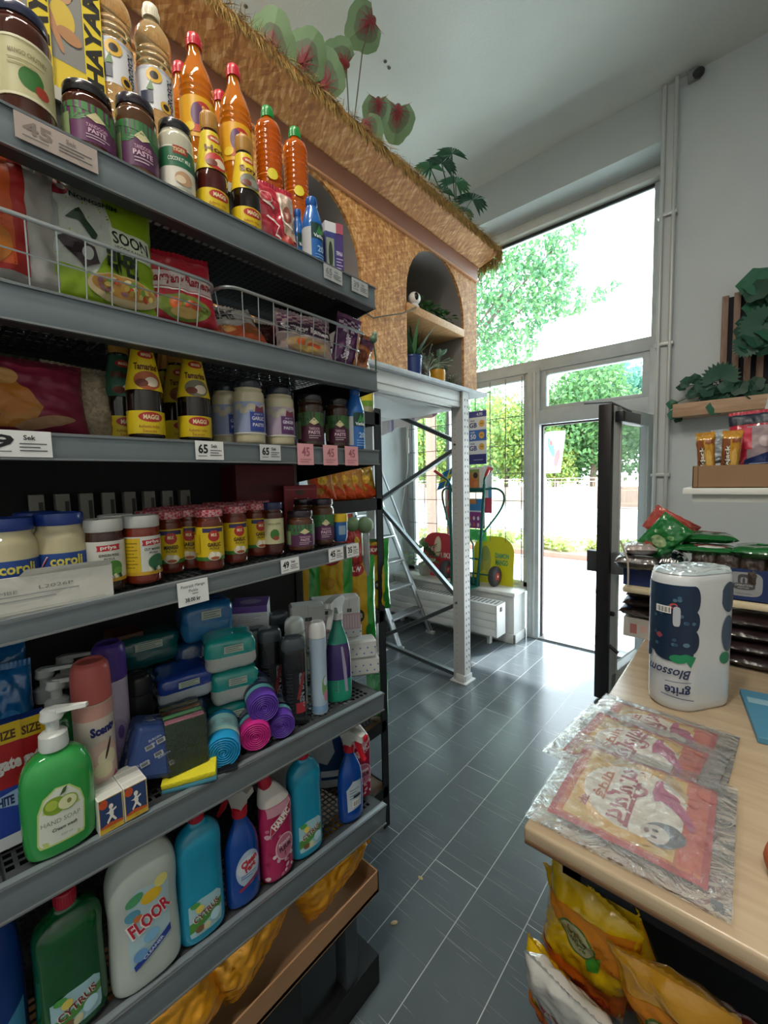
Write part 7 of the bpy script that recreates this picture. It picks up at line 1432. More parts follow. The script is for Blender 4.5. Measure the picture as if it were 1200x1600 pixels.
cyrus('cyan cleaner bottle with red cap right of the white floor cleaner', (-.84, yc(313, -.84, .76), zs(6, .34) + .002), D(-3), cyan, rcap, 1.02, .262)
cyrus('cyan cleaner bottle with red cap between the two trigger sprays', (-.845, yc(476, -.845, .76), zs(6, .62) + .002), D(-6), cyan, rcap, 1.0, .270)
bl = M('#0f4fae', rough=.12, trans=.25, coat=.5); prb = [(r * .040, z) for r, z in chaikin([(.001, 0), (.88, 0), (1, .008), (1, .09), (.95, .14), (.55, .175), (.38, .19), (.36, .205)], 2)]
def dr_clean(cv): cv.e(.004, .085, .028, .040, '#a8bcd4'); cv.e(.004, .090, .026, .022, '#c8d0dc'); cv.t('Clean', .006, .100, .014, '#b82c3c', w=.038, bold=.06, ang=.25); cv.t('Fast', .008, .086, .013, '#b82c3c', w=.026, bold=.06, ang=.25); cv.p([(-.020, .045), (.026, .062), (.026, .054), (-.018, .038)], '#8a2c4c'); cv.lines(-.014, .02, .072, 2, .006, .002, '#5a7aa8')
spray('blue glass cleaner spray with red trigger left of the pink toilet cleaner', (-.84, yc(379, -.84, .74), zs(6, .45) + .002), D(-4), bl, PL('#b8b4ae', rough=.4), PL('#b81c2c'), prb, dr_clean, head_rot=D(-150), hs=1.05)
def dr_back(cv): cv.p([(-.024, .035), (.022, .04), (.024, .115), (-.006, .12), (-.026, .10)], '#b4c0cc'); cv.lines(-.018, .014, .095, 4, .008, .002, '#4a5a70'); cv.r(-.006, .070, .020, .078, '#1f2a3c'); cv.bars(-.010, .045, .012, .064, 9)
spray('blue glass cleaner spray with red trigger at the right end of the lowest shelf', (-.842, yc(547, -.842, .74), zs(6, .80) + .002), D(-8), bl, PL('#c0c0bc', rough=.4), PL('#b81c2c'), prb, dr_back, head_rot=D(20), hs=1.0)
# pink toilet cleaners with angled necks
def harpic(label, loc, rz, H=.275, main='#b0285c', w=.044):
    pr = [(r * w, z) for r, z in chaikin([(.001, 0), (.88, 0), (1, .01), (.98, .10), (1.0, .165), (.97, .19), (.80, .215), (.62, .235), (.40, .252)], 2)]
    off = lambda z: (0, -max(0, z - .19) * .35)
    def dr(cv):
        r = random.Random(12)
        for k in range(26): cv.e(r.uniform(-.036, .036), r.uniform(.01, .17), r.uniform(.003, .007), r.uniform(.003, .006), ['#c8708c', '#d8a8b8', '#962450', '#e2c4cc'][k % 4], r.uniform(0, 3), n=8); cv.d -= cv.STEP * .6
        cv.r(-.033, .175, .033, .20, '#c890a0'); cv.p([(-.030, .125), (.030, .165), (.033, .195), (-.026, .155)], '#d8c8c8'); cv.p([(-.028, .128), (.029, .166), (.031, .190), (-.025, .152)], '#b02848'); cv.t('HARPIC', .0015, .160, .017, '#ece6e4', w=.054, bold=.05, ang=.60); cv.e(.008, .085, .026, .034, '#d8b4be'); cv.e(.008, .085, .023, .031, '#b86a84'); cv.t('POWER', .008, .096, .008, '#e4dce0', w=.034, bold=.03, ang=.15); cv.t('FLEUR', .009, .083, .011, '#3a2430', w=.034, bold=.05, ang=.15); cv.t('1', .008, .068, .010, '#5a2438', bold=.04)
    t = bottle('toilet_cleaner', label, 'cleaning bottle', loc, rz, pr, PL(main, rough=.25, coat=.3), ax=.62, p=2.4, draw=dr, off=off)
    b = MB(); b.lathe([(r * 1.012, z) for r, z in pr if z > .196], PL('#cfc8c4', rough=.35), n=36, ax=.62, p=2.4, off=off); b.build('neck_collar', t)
    b = MB(); b.lathe(chaikin([(.0165, 0), (.017, .002), (.0165, .020), (.0125, .03), (.012, .040), (.001, .042)], 1), rcap, n=24, T=Matrix.Translation((0, -.022, .248)) @ Matrix.Rotation(D(18), 4, 'X')); b.build('cap', t); t.scale = (.95, .95, .95); return t
harpic('pink toilet cleaner bottle in the middle of the lowest shelf', (-.84, yc(431, -.84, .76), zs(6, .53) + .002), D(-4))
harpic('red and pink toilet cleaner bottle at the very end of the lowest shelf', (-.885, .862, zs(6, .86) + .002), D(-30), .26, '#a82442', .036)
# white-and-navy jug behind
jg = thing('detergent_jug', 'white and navy detergent jug behind the cyan bottle on the lowest shelf', 'cleaning bottle', (-.995, yc(515, -.995, .78), zs(6, .75) + .002), D(-40))
b = MB(); b.lathe([(r * .07, z) for r, z in chaikin([(.001, 0), (.92, 0), (1, .01), (1, .12), (.98, .18), (.7, .25), (.4, .27)], 2)], PL('#aeb6bc', rough=.3), n=36, ax=.6, p=2.8); b.build('body', jg); d = MB(); cv = Canvas(d, prof_map([(.07, 0), (.07, .18), (.05, .25)], .6, 1, 2.8), seg=.01); cv.p([(-.03, .03), (.045, .03), (.05, .10), (.03, .18), (0, .20), (.015, .12), (-.01, .08), (-.035, .09)], '#123a66'); cv.r(-.03, .04, .04, .06, '#c8d0d4'); d.build('label', jg)
b = MB(); b.tube([(0, .02, .18), (0, .06, .20), (0, .065, .24), (0, .03, .26)], .010, PL('#b8bec2'), n=10); b.build('handle', jg)
b = MB(); b.box((-.10, -.06, 0), (.06, .06, .24), PL('#9aa0a2', rough=.4), .02, seg=3); tag(b.build('grey_canister', loc=(-1.08, yc(430, -1.08, .78), zs(6, .6) + .002), rot=(0, 0, D(-10))), 'grey canister at the back of the lowest shelf', 'canister')
pouch('green_pack', 'light green pack on the lower black rack shelf beyond the cleaners', 'pack', (-1.27, yc(590, -1.27, .62), .522), (D(0), 0, D(-50)), .10, .20, .05, FILM('#5fb47a'), lambda cv, W, H: cv.e(0, H * .4, W * .3, H * .15, '#1f6a3c'), seed=50)
b = MB(); gr = PL('#6a7176', rough=.4)
for k in range(12): b.box((-.10, -.12 + k * .02, .0), (.10, -.112 + k * .02, .10), gr)
b.box((-.10, -.12, .1), (.10, .12, .11), gr); b.box((-.10, -.12, 0), (.10, .12, .006), gr); tag(b.build('grey_crate', loc=(-1.36, 1.2, .52), flat=True), 'small grey slatted crate on the lower black rack shelf', 'crate')
carton('blue_box', 'small bright blue box on the black rack behind the tissue packets', 'box', (-1.27, yc(566, -1.27, 1.0), 1.034), D(-40), .05, .06, .06, '#1f5ac0')
# ---- gold foil bags on the trolley
gold = M('#f0a51c', rough=.2, metal=.45, coat=.6, bump=.35, bscale=30)
def goldbag(label, x, y, z, rot, W, H, T_, seed): return pouch('gold_foil_bag', label, 'bag', (x + .025, y, z + .028), rot, W, H, T_ * 1.15, gold, None, seed=seed, wr=.009, sag=.2, nu=50, nv=56, scx=9)
goldbag('gold foil bag nearest the trolley end', -.90, .60, ZT + .015, (D(-70), D(-6), D(-6)), .16, .24, .09, 61)
goldbag('gold foil bag in the middle of the trolley', -.885, .36, ZT + .02, (D(-66), D(-4), D(6)), .15, .22, .10, 62)
goldbag('gold foil bag lowest in view on the trolley', -.90, .12, ZT + .018, (D(-72), D(-8), D(-10)), .17, .25, .10, 63)
goldbag('gold foil bag at the back of the trolley', -1.04, .50, ZT + .02, (D(-75), D(0), D(14)), .18, .24, .10, 64)
b = MB(); b.lathe(chaikin([(.001, 0), (.04, .0), (.05, .02), (.05, .1), (.04, .12), (.001, .122)], 1), M('#c9987e', rough=.5), n=24); tag(b.build('beige_jar', loc=(-.93, -.075, ZT - .054)), 'beige tub at the near end of the trolley', 'tub')
# ================================================================== ON AND AROUND THE COUNTER
ZC = .8505
# kitchen rolls in film, printed upside down
kr = thing('kitchen_roll_pack', 'wrapped pack of white kitchen rolls with dark blue upside-down print on the counter', 'kitchen roll', (-.172, 1.665, ZC), (0, 0, 0)); Rr = .076; C2 = (.062, .09); Hk = .46
def hull(n=22, r=Rr):
    a0 = math.atan2(C2[1], C2[0]); pts = []
    for k in range(n + 1): a = a0 + PI / 2 + PI * k / n; pts.append((r * math.cos(a), r * math.sin(a)))
    for k in range(n + 1): a = a0 - PI / 2 + PI * k / n; pts.append((C2[0] + r * math.cos(a), C2[1] + r * math.sin(a)))
    return pts
hp = hull(); wr_ = M('#d2d6da', rough=.25, coat=.5, bump=.15, bscale=18)
b = MB(); nn = len(hp); vs = []; levels = [(0, .93), (.01, .985), (.03, 1), (.12, 1), (.22, .99), (.235, .985), (.26, .995), (.36, 1), (.425, 1), (.442, .97), (.45, .90)]
for z, q in levels:
    for k, (x, y) in enumerate(hp):
        w_ = 1 + .008 * nz(x * 30, y * 30, z * 14); cx_, cy_ = C2[0] / 2, C2[1] / 2; vs.append((cx_ + (x - cx_) * q * w_, cy_ + (y - cy_) * q * w_, z))
fs = [(j * nn + k, j * nn + (k + 1) % nn, (j + 1) * nn + (k + 1) % nn, (j + 1) * nn + k) for j in range(len(levels) - 1) for k in range(nn)] + [tuple(range(nn - 1, -1, -1))]
b.add(vs, fs, wr_); b.build('wrapped_rolls', kr, ang=70)
b = MB(); foil = M('#c4d2d8', rough=.18, coat=.8, metal=.15)
def tf(u, v):
    a = 2 * PI * u; cx_, cy_ = C2[0] / 2, C2[1] / 2; i = u * nn; k = int(i) % nn; f = i - int(i); x = hp[k][0] * (1 - f) + hp[(k + 1) % nn][0] * f; y = hp[k][1] * (1 - f) + hp[(k + 1) % nn][1] * f; q = .96 * (1 - v) 
    px_, py_ = cx_ + (x - cx_) * q, cy_ + (y - cy_) * q
    z = Hk - .004 + .006 * (nz(px_ * 26, py_ * 26, 2) + .7 * nz(px_ * 60, py_ * 60, 5) + .5 * nz(px_ * 120, py_ * 120, 8)) + .008 * v
    return (px_, py_, z if v > .02 else Hk - .012)
b.grid(tf, 110, 24, foil); b.build('top_film', kr, ang=50)
d = MB(); A0 = math.radians(-88)
cv = Canvas(d, lambda u, v, e: ((Rr * 1.004 + .0014 + e) * math.cos(A0 + u / Rr), (Rr * 1.004 + .0014 + e) * math.sin(A0 + u / Rr), v), seg=.009); W_ = .085
cv.r(-.125, .185, W_ * .62, .415, '#1b2e48'); cv.e(W_ * .58, .37, .022, .045, '#1b2e48'); cv.e(W_ * .60, .30, .020, .035, '#1b2e48'); cv.e(W_ * .42, .235, .035, .045, '#1b2e48'); cv.e(-.01, .19, .05, .025, '#1b2e48'); cv.e(-.10, .175, .03, .02, '#1b2e48')
cv.p([(-.012, .178), (.03, .176), (.045, .150), (.06, .185), (.03, .195)], '#1f8a5c'); cv.e(.012, .176, .024, .014, '#1f8a5c')
r = random.Random(3)
for k in range(16): cv.e(r.uniform(-.09, .05), r.uniform(.21, .39), .006, .006, ['#3f5f7a', '#35506e', '#4a6a82'][k % 3], n=8); cv.d -= cv.STEP * .5
cv.e(-.005, .348, .011, .009, '#b0504c', .3); cv.e(-.004, .348, .006, .004, '#1b2e48', .3); cv.e(-.040, .245, .010, .010, '#9a4450', p=1.2); cv.e(.03, .225, .009, .007, '#5a7a90')
cv.bars(-.052, .322, -.010, .345, 12); cv.e(.004, .315, .0095, .032, '#b4bac4', p=4)
cv.t('Blossom', -.016, .128, .030, '#26365c', w=.112, ang=PI, bold=.015, shear=.25); cv.t('grite', .012, .075, .030, '#23345c', w=.066, ang=PI, bold=.02); cv.r(-.02, .100, .045, .102, '#3a4a6c', .05); cv.r(-.03, .048, .055, .0505, '#3a4a6c', -.12)
d.build('print', kr, ang=60)
d = MB(); cv = Canvas(d, lambda u, v, e: (C2[0] + (Rr * 1.004 + .0014 + e) * math.cos(D(-50) + u / Rr), C2[1] + (Rr * 1.004 + .0014 + e) * math.sin(D(-50) + u / Rr), v), seg=.012); cv.e(.03, .37, .03, .05, '#3a4a60'); cv.e(.03, .25, .025, .06, '#44566c'); cv.e(.02, .17, .02, .02, '#2f7a5c'); d.build('side_print', kr, ang=60)
b = MB(); b.lathe([(.02, Hk - .004), (.022, Hk + .006), (.016, Hk + .004), (.014, Hk - .006)], M('#b8bcc0', rough=.3), n=24); b.build('core', kr)
# papad packets
def packet(label, cx, cy, rz, z, W=.40, L=.42, pw=.29, pl=.30, tilt=0., seed=0, girl=True, half=False):
    """flat clear packet; local +u is along the counter's width, text reads down the v axis"""
    t = thing('papad_packet', label, 'packet', (cx, cy, z), (0, 0, rz))
    def hgt(u, v, k=0):
        e = min(1, (W / 2 - abs(u)) / .06) * min(1, (L / 2 - abs(v)) / .06); e = max(0, e)
        return .0012 + .010 * e ** .7 + e * (.006 * nz(u * 14 + seed, v * 12, seed) + .003 * nz(u * 34 + seed, v * 30, 3) + (k * .0016 * nz(u * 90, v * 80, seed)))
    b = MB()
    disc = M('#cdbb8c', rough=.6, var=.12, vscale=40); b.e = None
    b.lathe([(.001, .001), (.125, .001), (.128, .003), (.125, .0065), (.001, .0068)], disc, n=44); b.build('papads', t)
    d = MB(); cv = Canvas(d, lambda u, v, e: (u, v, hgt(u, v) - .0012 + e * .9), seg=.008, lift=0); a, c_ = pw / 2, pl / 2
    rd, orr, yl = FR('#b3202a'), FR('#c9682a'), FR('#d8a42c')
    cv.r(-a, -c_, a, c_, rd); cv.r(-a + .014, -c_ + .014, a - .012, c_ - .012, orr); cv.r(-a + .028, -c_ + .020, a - .055, c_ - .018, FR('#d9b45c'))
    cv.e(a * .05, -.002, a * .86, c_ * .84, FR('#e2b04a')); cv.e(a * .02, .004, a * .74, c_ * .72, FR('#e6dfd0')); cv.r(a - .05, -c_ + .02, a - .012, c_ - .02, FR('#c94a2c'))
    mg = FR('#a82a52')
    cv.t('लिज्जत', -a * .12, .005, .046, mg, w=.20, ang=-PI / 2, bold=.03); cv.t('पापड़', -a * .46, .012, .022, FR('#c06a3c'), w=.11, ang=-PI / 2, bold=.03); cv.t('उड़द', -a * .62, -.07, .016, mg, w=.035, ang=-PI / 2, bold=.03)
    for k in range(6): cv.e(-a * .68 + .01 * (k % 3), .05 + .014 * k, .008, .006, FR('#c9a03c'))
    # rabbit-like pink shape and a child's head
    cv.p([(a * .22, .09), (a * .30, .10), (a * .34, .075), (a * .50, .06), (a * .66, .03), (a * .80, -.01), (a * .76, -.03), (a * .62, -.0), (a * .48, .02), (a * .34, .03), (a * .26, .02), (a * .2, .05)], FR('#b83c7a')); cv.e(a * .42, .05, .022, .018, FR('#b83c7a'))
    cv.e(a * .46, -.072, .040, .034, FR('#4a4a55'), .5); cv.e(a * .36, -.078, .026, .026, FR('#cfc6bc')); cv.e(a * .36, -.068, .006, .004, FR('#3a3a42')); cv.e(a * .36, -.088, .006, .004, FR('#3a3a42')); cv.e(a * .26, -.078, .005, .009, FR('#8a5a5a'))
    d.build('print', t, ang=70)
    b = MB(); b.grid(lambda u, v: ((u - .5) * W + .004 * nz(v * 9, seed), (v - .5) * L + .004 * nz(u * 9, seed + 2), hgt((u - .5) * W, (v - .5) * L, 1) + .0058), 80, 80, CFP); b.grid(lambda u, v: ((v - .5) * W * .998, (u - .5) * L * .998, .0006), 4, 4, CFP); b.build('film', t, ang=80)
    b = MB(); b.box((W / 2 - .03, -L / 2 + .02, .0035), (W / 2 - .012, -L / 2 + .032, .0042), M('#4a5260')); b.build('registration_mark', t); return t
def FR(c): return M(c, rough=.35)
CFP = clear_film(tint=(.98, .985, .99), amt=.20, col=(.93, .95, .96), rough=.1)
packet('front papad packet nearest the table corner with a child and pink lettering', -.18, 1.055, D(0), ZC, .36, .38, seed=1)
packet('middle papad packet, half covered by the front one', -.215, 1.255, D(-7), ZC + .003, .36, .33, pw=.28, pl=.26, seed=2)
packet('rear papad packet partly under the kitchen rolls', -.19, 1.40, D(-4), ZC + .001, .36, .30, pw=.27, pl=.24, seed=3)
o = [q for q in bpy.data.objects if q.get('category') == 'packet' and q['label'].startswith('front papad')][0]; o.location.z += .010; o.rotation_euler = (D(1.6), 0, 0)
o = [q for q in bpy.data.objects if q.get('category') == 'packet' and q['label'].startswith('middle papad')][0]; o.location.z += .006; o.rotation_euler = (D(1.2), 0, D(-7))
# blue folder/paper at the right edge
b = MB(); b.box((-.0, -.16, 0), (.25, .16, .02), M('#4f8aa8', rough=.5), .003); b.box((.01, .06, .0201), (.2, .10, .0206), M('#8fb4c4')); tag(b.build('blue_packet', loc=(.015, 1.70, ZC), rot=(0, 0, D(8)), flat=True), 'flat blue packet at the right edge of the counter', 'packet')
b = MB(); b.ball((0, 0, 0), .045, M('#a8542c', rough=.5)); tag(b.build('orange_item', loc=(.085, 1.03, ZC + .04)), 'rounded orange item at the right edge by the front papad packet', 'item')
# bags below the counter
yel = '#d6ae12'
def dr_yb(cv, W, H): cv.p([(-W * .5, H * .75), (W * .5, H * .95), (W * .5, H * .55), (-W * .1, H * .45)], '#c77a18'); cv.e(-W * .05, H * .60, W * .22, W * .22, '#3f6a2c'); cv.e(-W * .05, H * .60, W * .20, W * .20, '#a9a884'); cv.t('VEG', -W * .05, H * .62, W * .11, '#3f5a34', w=W * .24, bold=.04); cv.t('100%', -W * .05, H * .55, W * .07, '#3f5a34', w=W * .24, bold=.03); cv.p([(W * .08, H * .48), (W * .22, H * .60), (W * .22, H * .44), (W * .12, H * .40)], '#3f8a2c'); cv.p([(-W * .5, H * .2), (W * .5, H * .35), (W * .5, H * .1), (-W * .3, 0)], '#c8641c'); [cv.e(W * (.35 - .1 * k), H * (.6 + .05 * (k % 3)), W * .012, H * .008, '#7a3a14', n=6) for k in range(7)]; cv.t('NAMKEEN', W * .1, H * .15, W * .10, '#a8301c', w=W * .6, bold=.04, ang=.2)
def dr_wr(cv, W, H): cv.r(-W * .45, H * .1, W * .45, H * .9, '#b9b8b4'); cv.t('CHEETOS', 0, H * .58, W * .16, '#b3202c', w=W * .74, bold=.07, ang=.15); cv.e(0, H * .3, W * .2, H * .1, '#6a9ac8'); [cv.e(W * (-.3 + .12 * k), H * (.4 + .04 * (k % 2)), W * .03, H * .02, '#4f86b8', n=8) for k in range(6)]
fy = FILM(yel); fwh = FILM('#c6c4bf')
specs = [(-.275, .99, .40, (D(-10), D(8), D(-100)), .20, .30, .07, fy, dr_yb, 'yellow snack bag with green round seal poking out left below the counter'),
         (-.17, 1.02, .40, (D(14), D(14), D(-96)), .22, .30, .07, fy, dr_yb, 'yellow snack bag with green round seal close under the counter edge'),
         (-.03, 1.0, .36, (D(10), D(20), D(-92)), .22, .32, .08, FILM('#c08a1a'), dr_yb, 'orange brown snack bag to the right below the counter'),
         (-.27, .93, .33, (D(-8), D(24), D(-98)), .20, .24, .07, fwh, dr_wr, 'white bag with red lettering at the bottom of the picture, left one'),
         (-.09, .92, .31, (D(8), D(24), D(-92)), .20, .24, .07, fwh, dr_wr, 'white bag with red lettering at the bottom of the picture, right one'),
         (-.235, 1.08, .50, (D(-14), D(2), D(-80)), .10, .16, .03, FILM('#b8b4ae'), lambda cv, W, H: (cv.r(-W * .4, H * .1, W * .4, H * .5, '#a8505c'), cv.e(0, H * .7, W * .3, H * .12, '#d8d4d0')), 'small silver and orange packet tucked above the yellow bags'),
         (-.32, .96, .27, (D(-4), D(10), D(-110)), .14, .2, .06, fy, dr_yb, 'yellow bag corner at the lower left below the counter'),
         (.08, 1.02, .34, (D(12), D(18), D(-90)), .22, .30, .08, FILM('#7a2a24'), dr_yb, 'dark red snack bag at the right edge below the counter')]
for k, (x, y, z, rot, W, H, T_, m, dr, lb) in enumerate(specs): pouch('snack_bag', lb, 'bag', (x, y, z), rot, W, H, T_, m, dr, seed=70 + k, wr=.011)
b = MB(); b.box((-.30, .86, .245), (.30, 1.30, .265), M('#7d7f80', rough=.5)); b.box((-.30, 1.28, .265), (.30, 1.30, .5), M('#2a2e34')); b.box((-.30, .86, 0), (-.28, 1.3, .32), M('#2a2e34')); b.box((.28, .86, 0), (.30, 1.3, .32), M('#2a2e34')); tag(b.build('low_stand', flat=True), 'low dark stand under the counter carrying the snack bags', 'stand')
# ---- shelf behind the counter, lower board at 1.122
ZB = 1.1225
bt = thing('blue_carton', 'open dark blue carton with a white logo plate on the lower shelf board', 'carton', (-.065, 2.20, ZB)); bc = M('#182c5c', rough=.5)
b = MB(); b.box((-.12, -.10, 0), (.36, -.096, .125), bc); b.box((-.12, .10, 0), (.36, .104, .125), bc); b.box((-.12, -.10, 0), (-.116, .104, .125), bc); b.box((.356, -.1, 0), (.36, .104, .125), bc); b.box((-.12, -.1, 0), (.36, .1, .004), bc); b.build('body', bt, flat=True)
d = MB(); cv = Canvas(d, side_map(-.10), seg=.3); cv.e(.055, .066, .055, .047, '#8f9094', n=28, p=4); cv.e(.055, .085, .018, .020, '#45474c', p=3.5); cv.e(.055, .080, .010, .013, '#8f9094', p=3.5); cv.e(.055, .080, .004, .012, '#45474c'); cv.e(.055, .058, .034, .013, '#45474c', p=3); cv.t('OPERATION', .055, .062, .008, '#9a9b9e', w=.052, bold=.04); cv.t('PARTNER', .055, .052, .006, '#9a9b9e', w=.034, bold=.03); cv.t('premium quality', .055, .030, .005, '#5a5c60', w=.05); d.build('print', bt, flat=True)
nut = M('#3a2e26', rough=.4, var=.6, vscale=60, bump=.4, bscale=60, coat=.6)
def lay(name, label, cat, x, y, z, W, L, Hh, mat, seed, rz=0., draw=None, grp=None, tilt=(0, 0)):
    """a soft pack lying flat: W along x, L along y"""
    t = thing(name, label, cat, (x, y, z), (tilt[0], tilt[1], rz), grp); b = MB()
    def q(u, v, s):
        e = max(0, 1 - abs(2 * u - 1) ** 3.5) ** .5 * max(0, 1 - abs(2 * v - 1) ** 3.5) ** .5; n_ = nz(u * 5 + seed, v * 5, seed) * .22 + nz(u * 13 + seed, v * 12, 2) * .10
        return ((u - .5) * W * (1 + .03 * nz(v * 6, seed)), (v - .5) * L * (1 + .03 * nz(u * 6, seed)), Hh / 2 + s * (Hh / 2 * e * (1 + n_) + .0008))
    b.grid(lambda u, v: q(u, v, 1), 26, 20, mat); b.grid(lambda u, v: q(1 - u, v, -1), 12, 10, mat); b.build('bag', t, ang=70)
    if draw: d = MB(); cv = Canvas(d, lambda u, v, e: tuple(Vector(q(u / W + .5, v / L + .5, 1)) + Vector((0, 0, e * 2 + .0006))), seg=.012); draw(cv, W, L); d.build('print', t, ang=70)
    return t
for k in range(5): pouch('nut_pack', 'clear pack of dark dried nuts standing in the blue carton', 'pack', (-.135 + k * .075, 2.125, ZB + .02), (0, D(0), D(-92)), .085, .165, .05, nut, None, seed=80 + k, wr=.004, group='dark nut packs in the blue carton')
gf, bkf = FILM('#14602a'), FILM('#0f1c1c')
lay('green_packet', 'green packet with red band lying along the top of the blue carton, left', 'packet', -.13, 2.17, 1.288, .22, .16, .035, gf, 1, D(6), lambda cv, W, L: (cv.r(-W * .2, -L * .3, W * .3, -L * .1, '#7a3a3a'), cv.e(W * .05, -L * .35, W * .2, L * .08, '#c4c8c4')))
lay('green_packet', 'green packet lying on top of the blue carton at the right', 'packet', .07, 2.16, 1.288, .24, .18, .05, gf, 2, D(-4), lambda cv, W, L: cv.e(0, 0, W * .2, L * .1, '#1f8a3c'))
lay('green_packet', 'long dark green packet stacked above the others with a red top', 'packet', -.16, 2.24, 1.325, .24, .16, .04, gf, 3, D(10), lambda cv, W, L: (cv.e(W * .2, L * .2, W * .2, L * .12, '#a84a4a'), cv.e(-W * .1, 0, W * .15, L * .1, '#3f8a4c')))
pouch('green_packet', 'green foil packet standing crumpled above the left end of the shelf', 'packet', (-.355, 2.16, 1.25), (D(-38), D(0), D(-95)), .13, .20, .035, FILM('#1a6e30'), lambda cv, W, H: (cv.e(0, H * .5, W * .25, H * .12, '#8fa87a'), cv.e(-W * .1, H * .3, W * .2, H * .08, '#9a4a3c'), cv.e(W * .2, H * .7, W * .1, H * .05, '#7aa86a')), seed=91, wr=.012)
pouch('red_packet', 'red and clear packet lying behind the green ones', 'packet', (-.19, 2.30, 1.33), (D(60), 0, D(-90)), .12, .18, .03, FILM('#b04a40'), lambda cv, W, H: cv.e(0, H * .5, W * .3, H * .2, '#b88a86'), seed=92)
lay('silver_packet', 'crumpled silver and red packet at the left end of the lower shelf', 'packet', -.37, 2.14, 1.265, .12, .12, .05, M('#b4a8a4', rough=.2, metal=.4, bump=.5, bscale=40, coat=.6), 5, D(20), None)
lay('silver_packet', 'clear crumpled pack of dark nuts below the silver packet', 'packet', -.37, 2.13, 1.20, .17, .14, .065, M('#3c3836', rough=.2, var=.4, vscale=40, coat=.8, bump=.5, bscale=40), 6, D(5), lambda cv, W, L: (cv.e(-W * .3, L * .1, W * .12, L * .15, '#a9b8bc'), cv.e(W * .1, -L * .25, W * .25, L * .08, '#8f9ca0')))
carton('blue_carton', 'blue carton under the clear nut pack at the left end of the lower shelf', 'carton', (-.345, 2.17, ZB), D(0), .16, .10, .075, '#16265a', None, None)
lay('black_packet', 'black packet wedged between the silver packs and the blue carton', 'packet', -.245, 2.16, 1.20, .10, .16, .08, bkf, 7, D(0))
b = MB(); b.tube([(-.425, 2.05, 1.33), (-.41, 2.05, 1.29), (-.395, 2.05, 1.25), (-.392, 2.05, 1.20), (-.392, 2.05, 1.13)], .004, M('#b4a89c', rough=.4), n=6); tag(b.build('film_strip'), 'pale strip of film hanging at the left end of the lower shelf', 'strip')
# cardboard tray and packs on the upper board at 1.56
ct = thing('brown_tray', 'brown cardboard tray holding biscuit packs on the upper shelf board', 'tray', (-.18, 2.09, 1.5605)); cb = M('#8a6c50', rough=.75, var=.05, vscale=6)
b = MB(); b.box((0, 0, 0), (.55, .003, .088), cb); b.box((0, 0, 0), (.003, .26, .088), cb); b.box((0, .257, 0), (.55, .26, .088), cb); b.box((0, 0, 0), (.55, .26, .003), cb); b.box((.547, 0, 0), (.55, .26, .088), cb); b.box((.017, -.0012, 0), (.019, 0, .088), M('#5a4030')); b.build('body', ct, flat=True)
bis = FILM('#b8841c')
def dr_bis(cv, W, H): cv.r(-W * .48, H * .0, -W * .05, H * .9, '#7a4420'); cv.t('crackjack', -W * .14, H * .42, W * .24, '#1c1614', w=H * .72, ang=PI / 2, bold=.10); cv.t('crackjack', -W * .13, H * .42, W * .22, '#d8d2c4', w=H * .70, ang=PI / 2, bold=.03); cv.e(W * .2, H * .5, W * .15, H * .2, '#c9a04c'); cv.r(W * .05, H * .82, W * .45, H * .9, '#8a4a24')
for k, (x, ry) in enumerate(((-.137, 3), (-.069, -2))):
    pouch('biscuit_pack', ['gold biscuit pack, left of the pair in the brown tray', 'gold biscuit pack, right of the pair in the brown tray'][k], 'biscuits', (x, 2.15, 1.568 + .004), (D(ry), 0, D(-92)), .064, .20, .055, bis, dr_bis, seed=95 + k, pw=8, wr=.003)
pouch('snack_pack', 'tall red and navy pack standing in the brown tray', 'pack', (.01, 2.20, 1.565), (D(2), D(-4), D(-92)), .16, .285, .05, FILM('#b02c40'), lambda cv, W, H: (cv.r(-W * .5, H * .85, W * .5, H, '#1a2434'), cv.r(-W * .15, H * .3, W * .5, H * .82, '#9a8a90'), cv.p([(-W * .2, H * .08), (W * .5, H * .08), (W * .5, H * .5), (-W * .2, H * .36)], '#1c2f62'), cv.lines(-W * .1, W * .4, H * .30, 1, .1, H * .008, '#a8b4cc'), cv.r(-W * .2, H * .5, -W * .05, H * .8, '#c23a50'), cv.e(W * .2, H * .6, W * .12, H * .08, '#b8a8ac')), seed=98)
pouch('clear_pack', 'crumpled clear pack behind the gold biscuit packs', 'pack', (-.09, 2.27, 1.66), (0, D(-6), D(-92)), .10, .13, .03, M('#9ca8ac', rough=.15, coat=.8, bump=.5, bscale=40), None, seed=99, wr=.01)
pouch('clear_pack', 'clear white bag rising behind the red and navy pack', 'pack', (.06, 2.28, 1.70), (D(-10), 0, D(-92)), .12, .22, .03, M('#b4bcc0', rough=.15, coat=.8, bump=.5, bscale=40), None, seed=100, wr=.012)
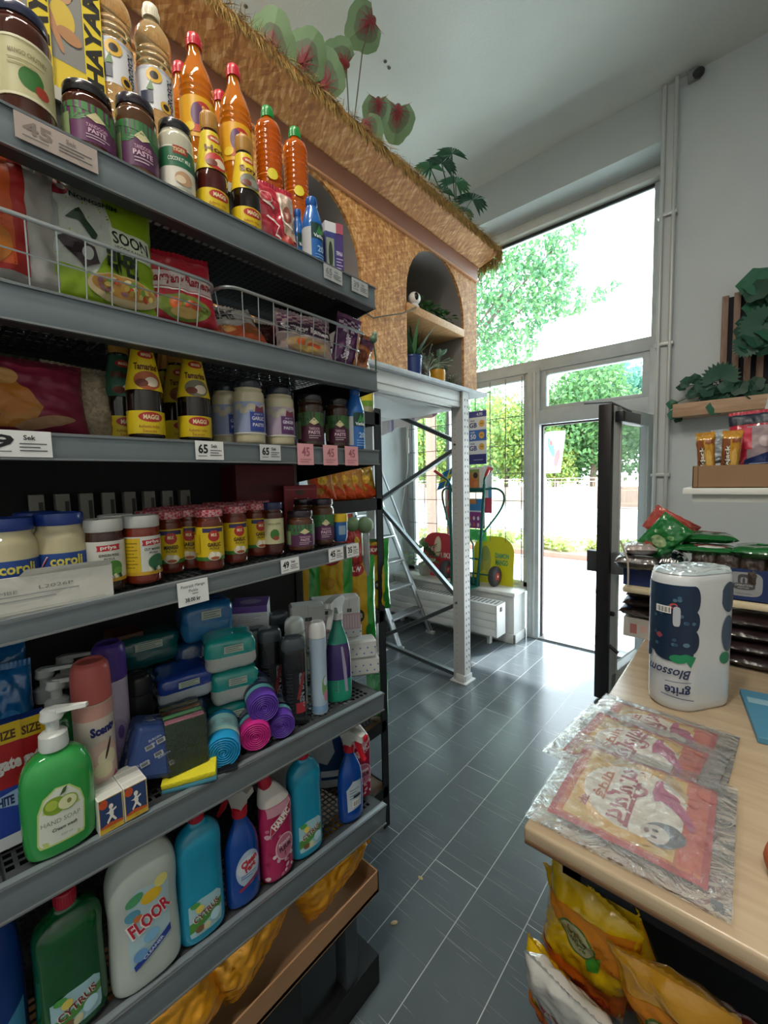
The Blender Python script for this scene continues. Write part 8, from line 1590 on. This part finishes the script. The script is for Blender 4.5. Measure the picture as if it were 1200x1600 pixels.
pouch('biscuit_pack', 'orange biscuit pack cut by the right picture edge', 'biscuits', (.075, 2.13, 1.566), (0, 0, D(-92)), .07, .22, .05, FILM('#a8642c'), None, seed=101, pw=7)
# brown packs at the back of the counter
dkb = M('#2c1f22', rough=.2, coat=.8, bump=.5, bscale=25, var=.3, vscale=12)
for k in range(4): lay('dark_bag', ['dark brown bag at the bottom of the stack on the counter end', 'dark brown bag second from the bottom of the stack', 'dark brown bag second from the top of the stack', 'dark brown bag on top of the stack under the lower shelf board'][k], 'bag', .06 - .006 * k, 2.22, ZC + .052 * k, .30, .26, .058, dkb, 20 + k, D(3 * (k % 2)))
for k in range(3): lay('blue_brown_bag', ['blue and brown bag at the bottom of the pile left of the kitchen rolls', 'blue and brown bag in the middle of the pile left of the kitchen rolls', 'blue and brown bag on top of the pile left of the kitchen rolls'][k], 'bag', -.375 + .01 * k, 2.30, ZC + .095 + .043 * k, .16, .20, .05, dkb, 30 + k, D(-4 + 4 * k), lambda cv, W, L: (cv.r(-W * .48, -L * .4, -W * .2, L * .3, '#1f4f9c'), cv.e(-W * .3, -L * .3, W * .08, L * .06, '#b4bcc4')))
carton('white_carton', 'white patterned carton under the blue and brown bags', 'carton', (-.37, 2.30, ZC), D(0), .14, .16, .092, '#c8c2bc', lambda cv, W, H: cv.r(-W * .2, H * .2, W * .2, H * .6, '#a8605c'), lambda cv, W, H: (cv.r(-W * .3, H * .2, -W * .1, H * .7, '#b87a74'), cv.e(W * .1, H * .5, W * .1, H * .2, '#d8b4a8')))
# scraps on the floor
sc_m = M('#b8a47c', rough=.8)
for k, (q, s) in enumerate((((657, 1372), .012), ((616, 1442), .014), ((638, 1138), .006), ((700, 1210), .005))):
    c = at(*q, z=.001); b = MB(); b.lathe([(s * .6, 0), (s, .001), (s * .5, .004), (.0001, .004)], sc_m, n=7, ay=.6); tag(b.build('litter_scrap', loc=c, rot=(0, 0, k)), ['pale scrap on the grey floor in mid aisle', 'pale scrap on the grey floor near the trolley castor', 'tiny scrap on the floor close to the rack post', 'tiny scrap on the floor right of the black rack post'][k], 'litter')
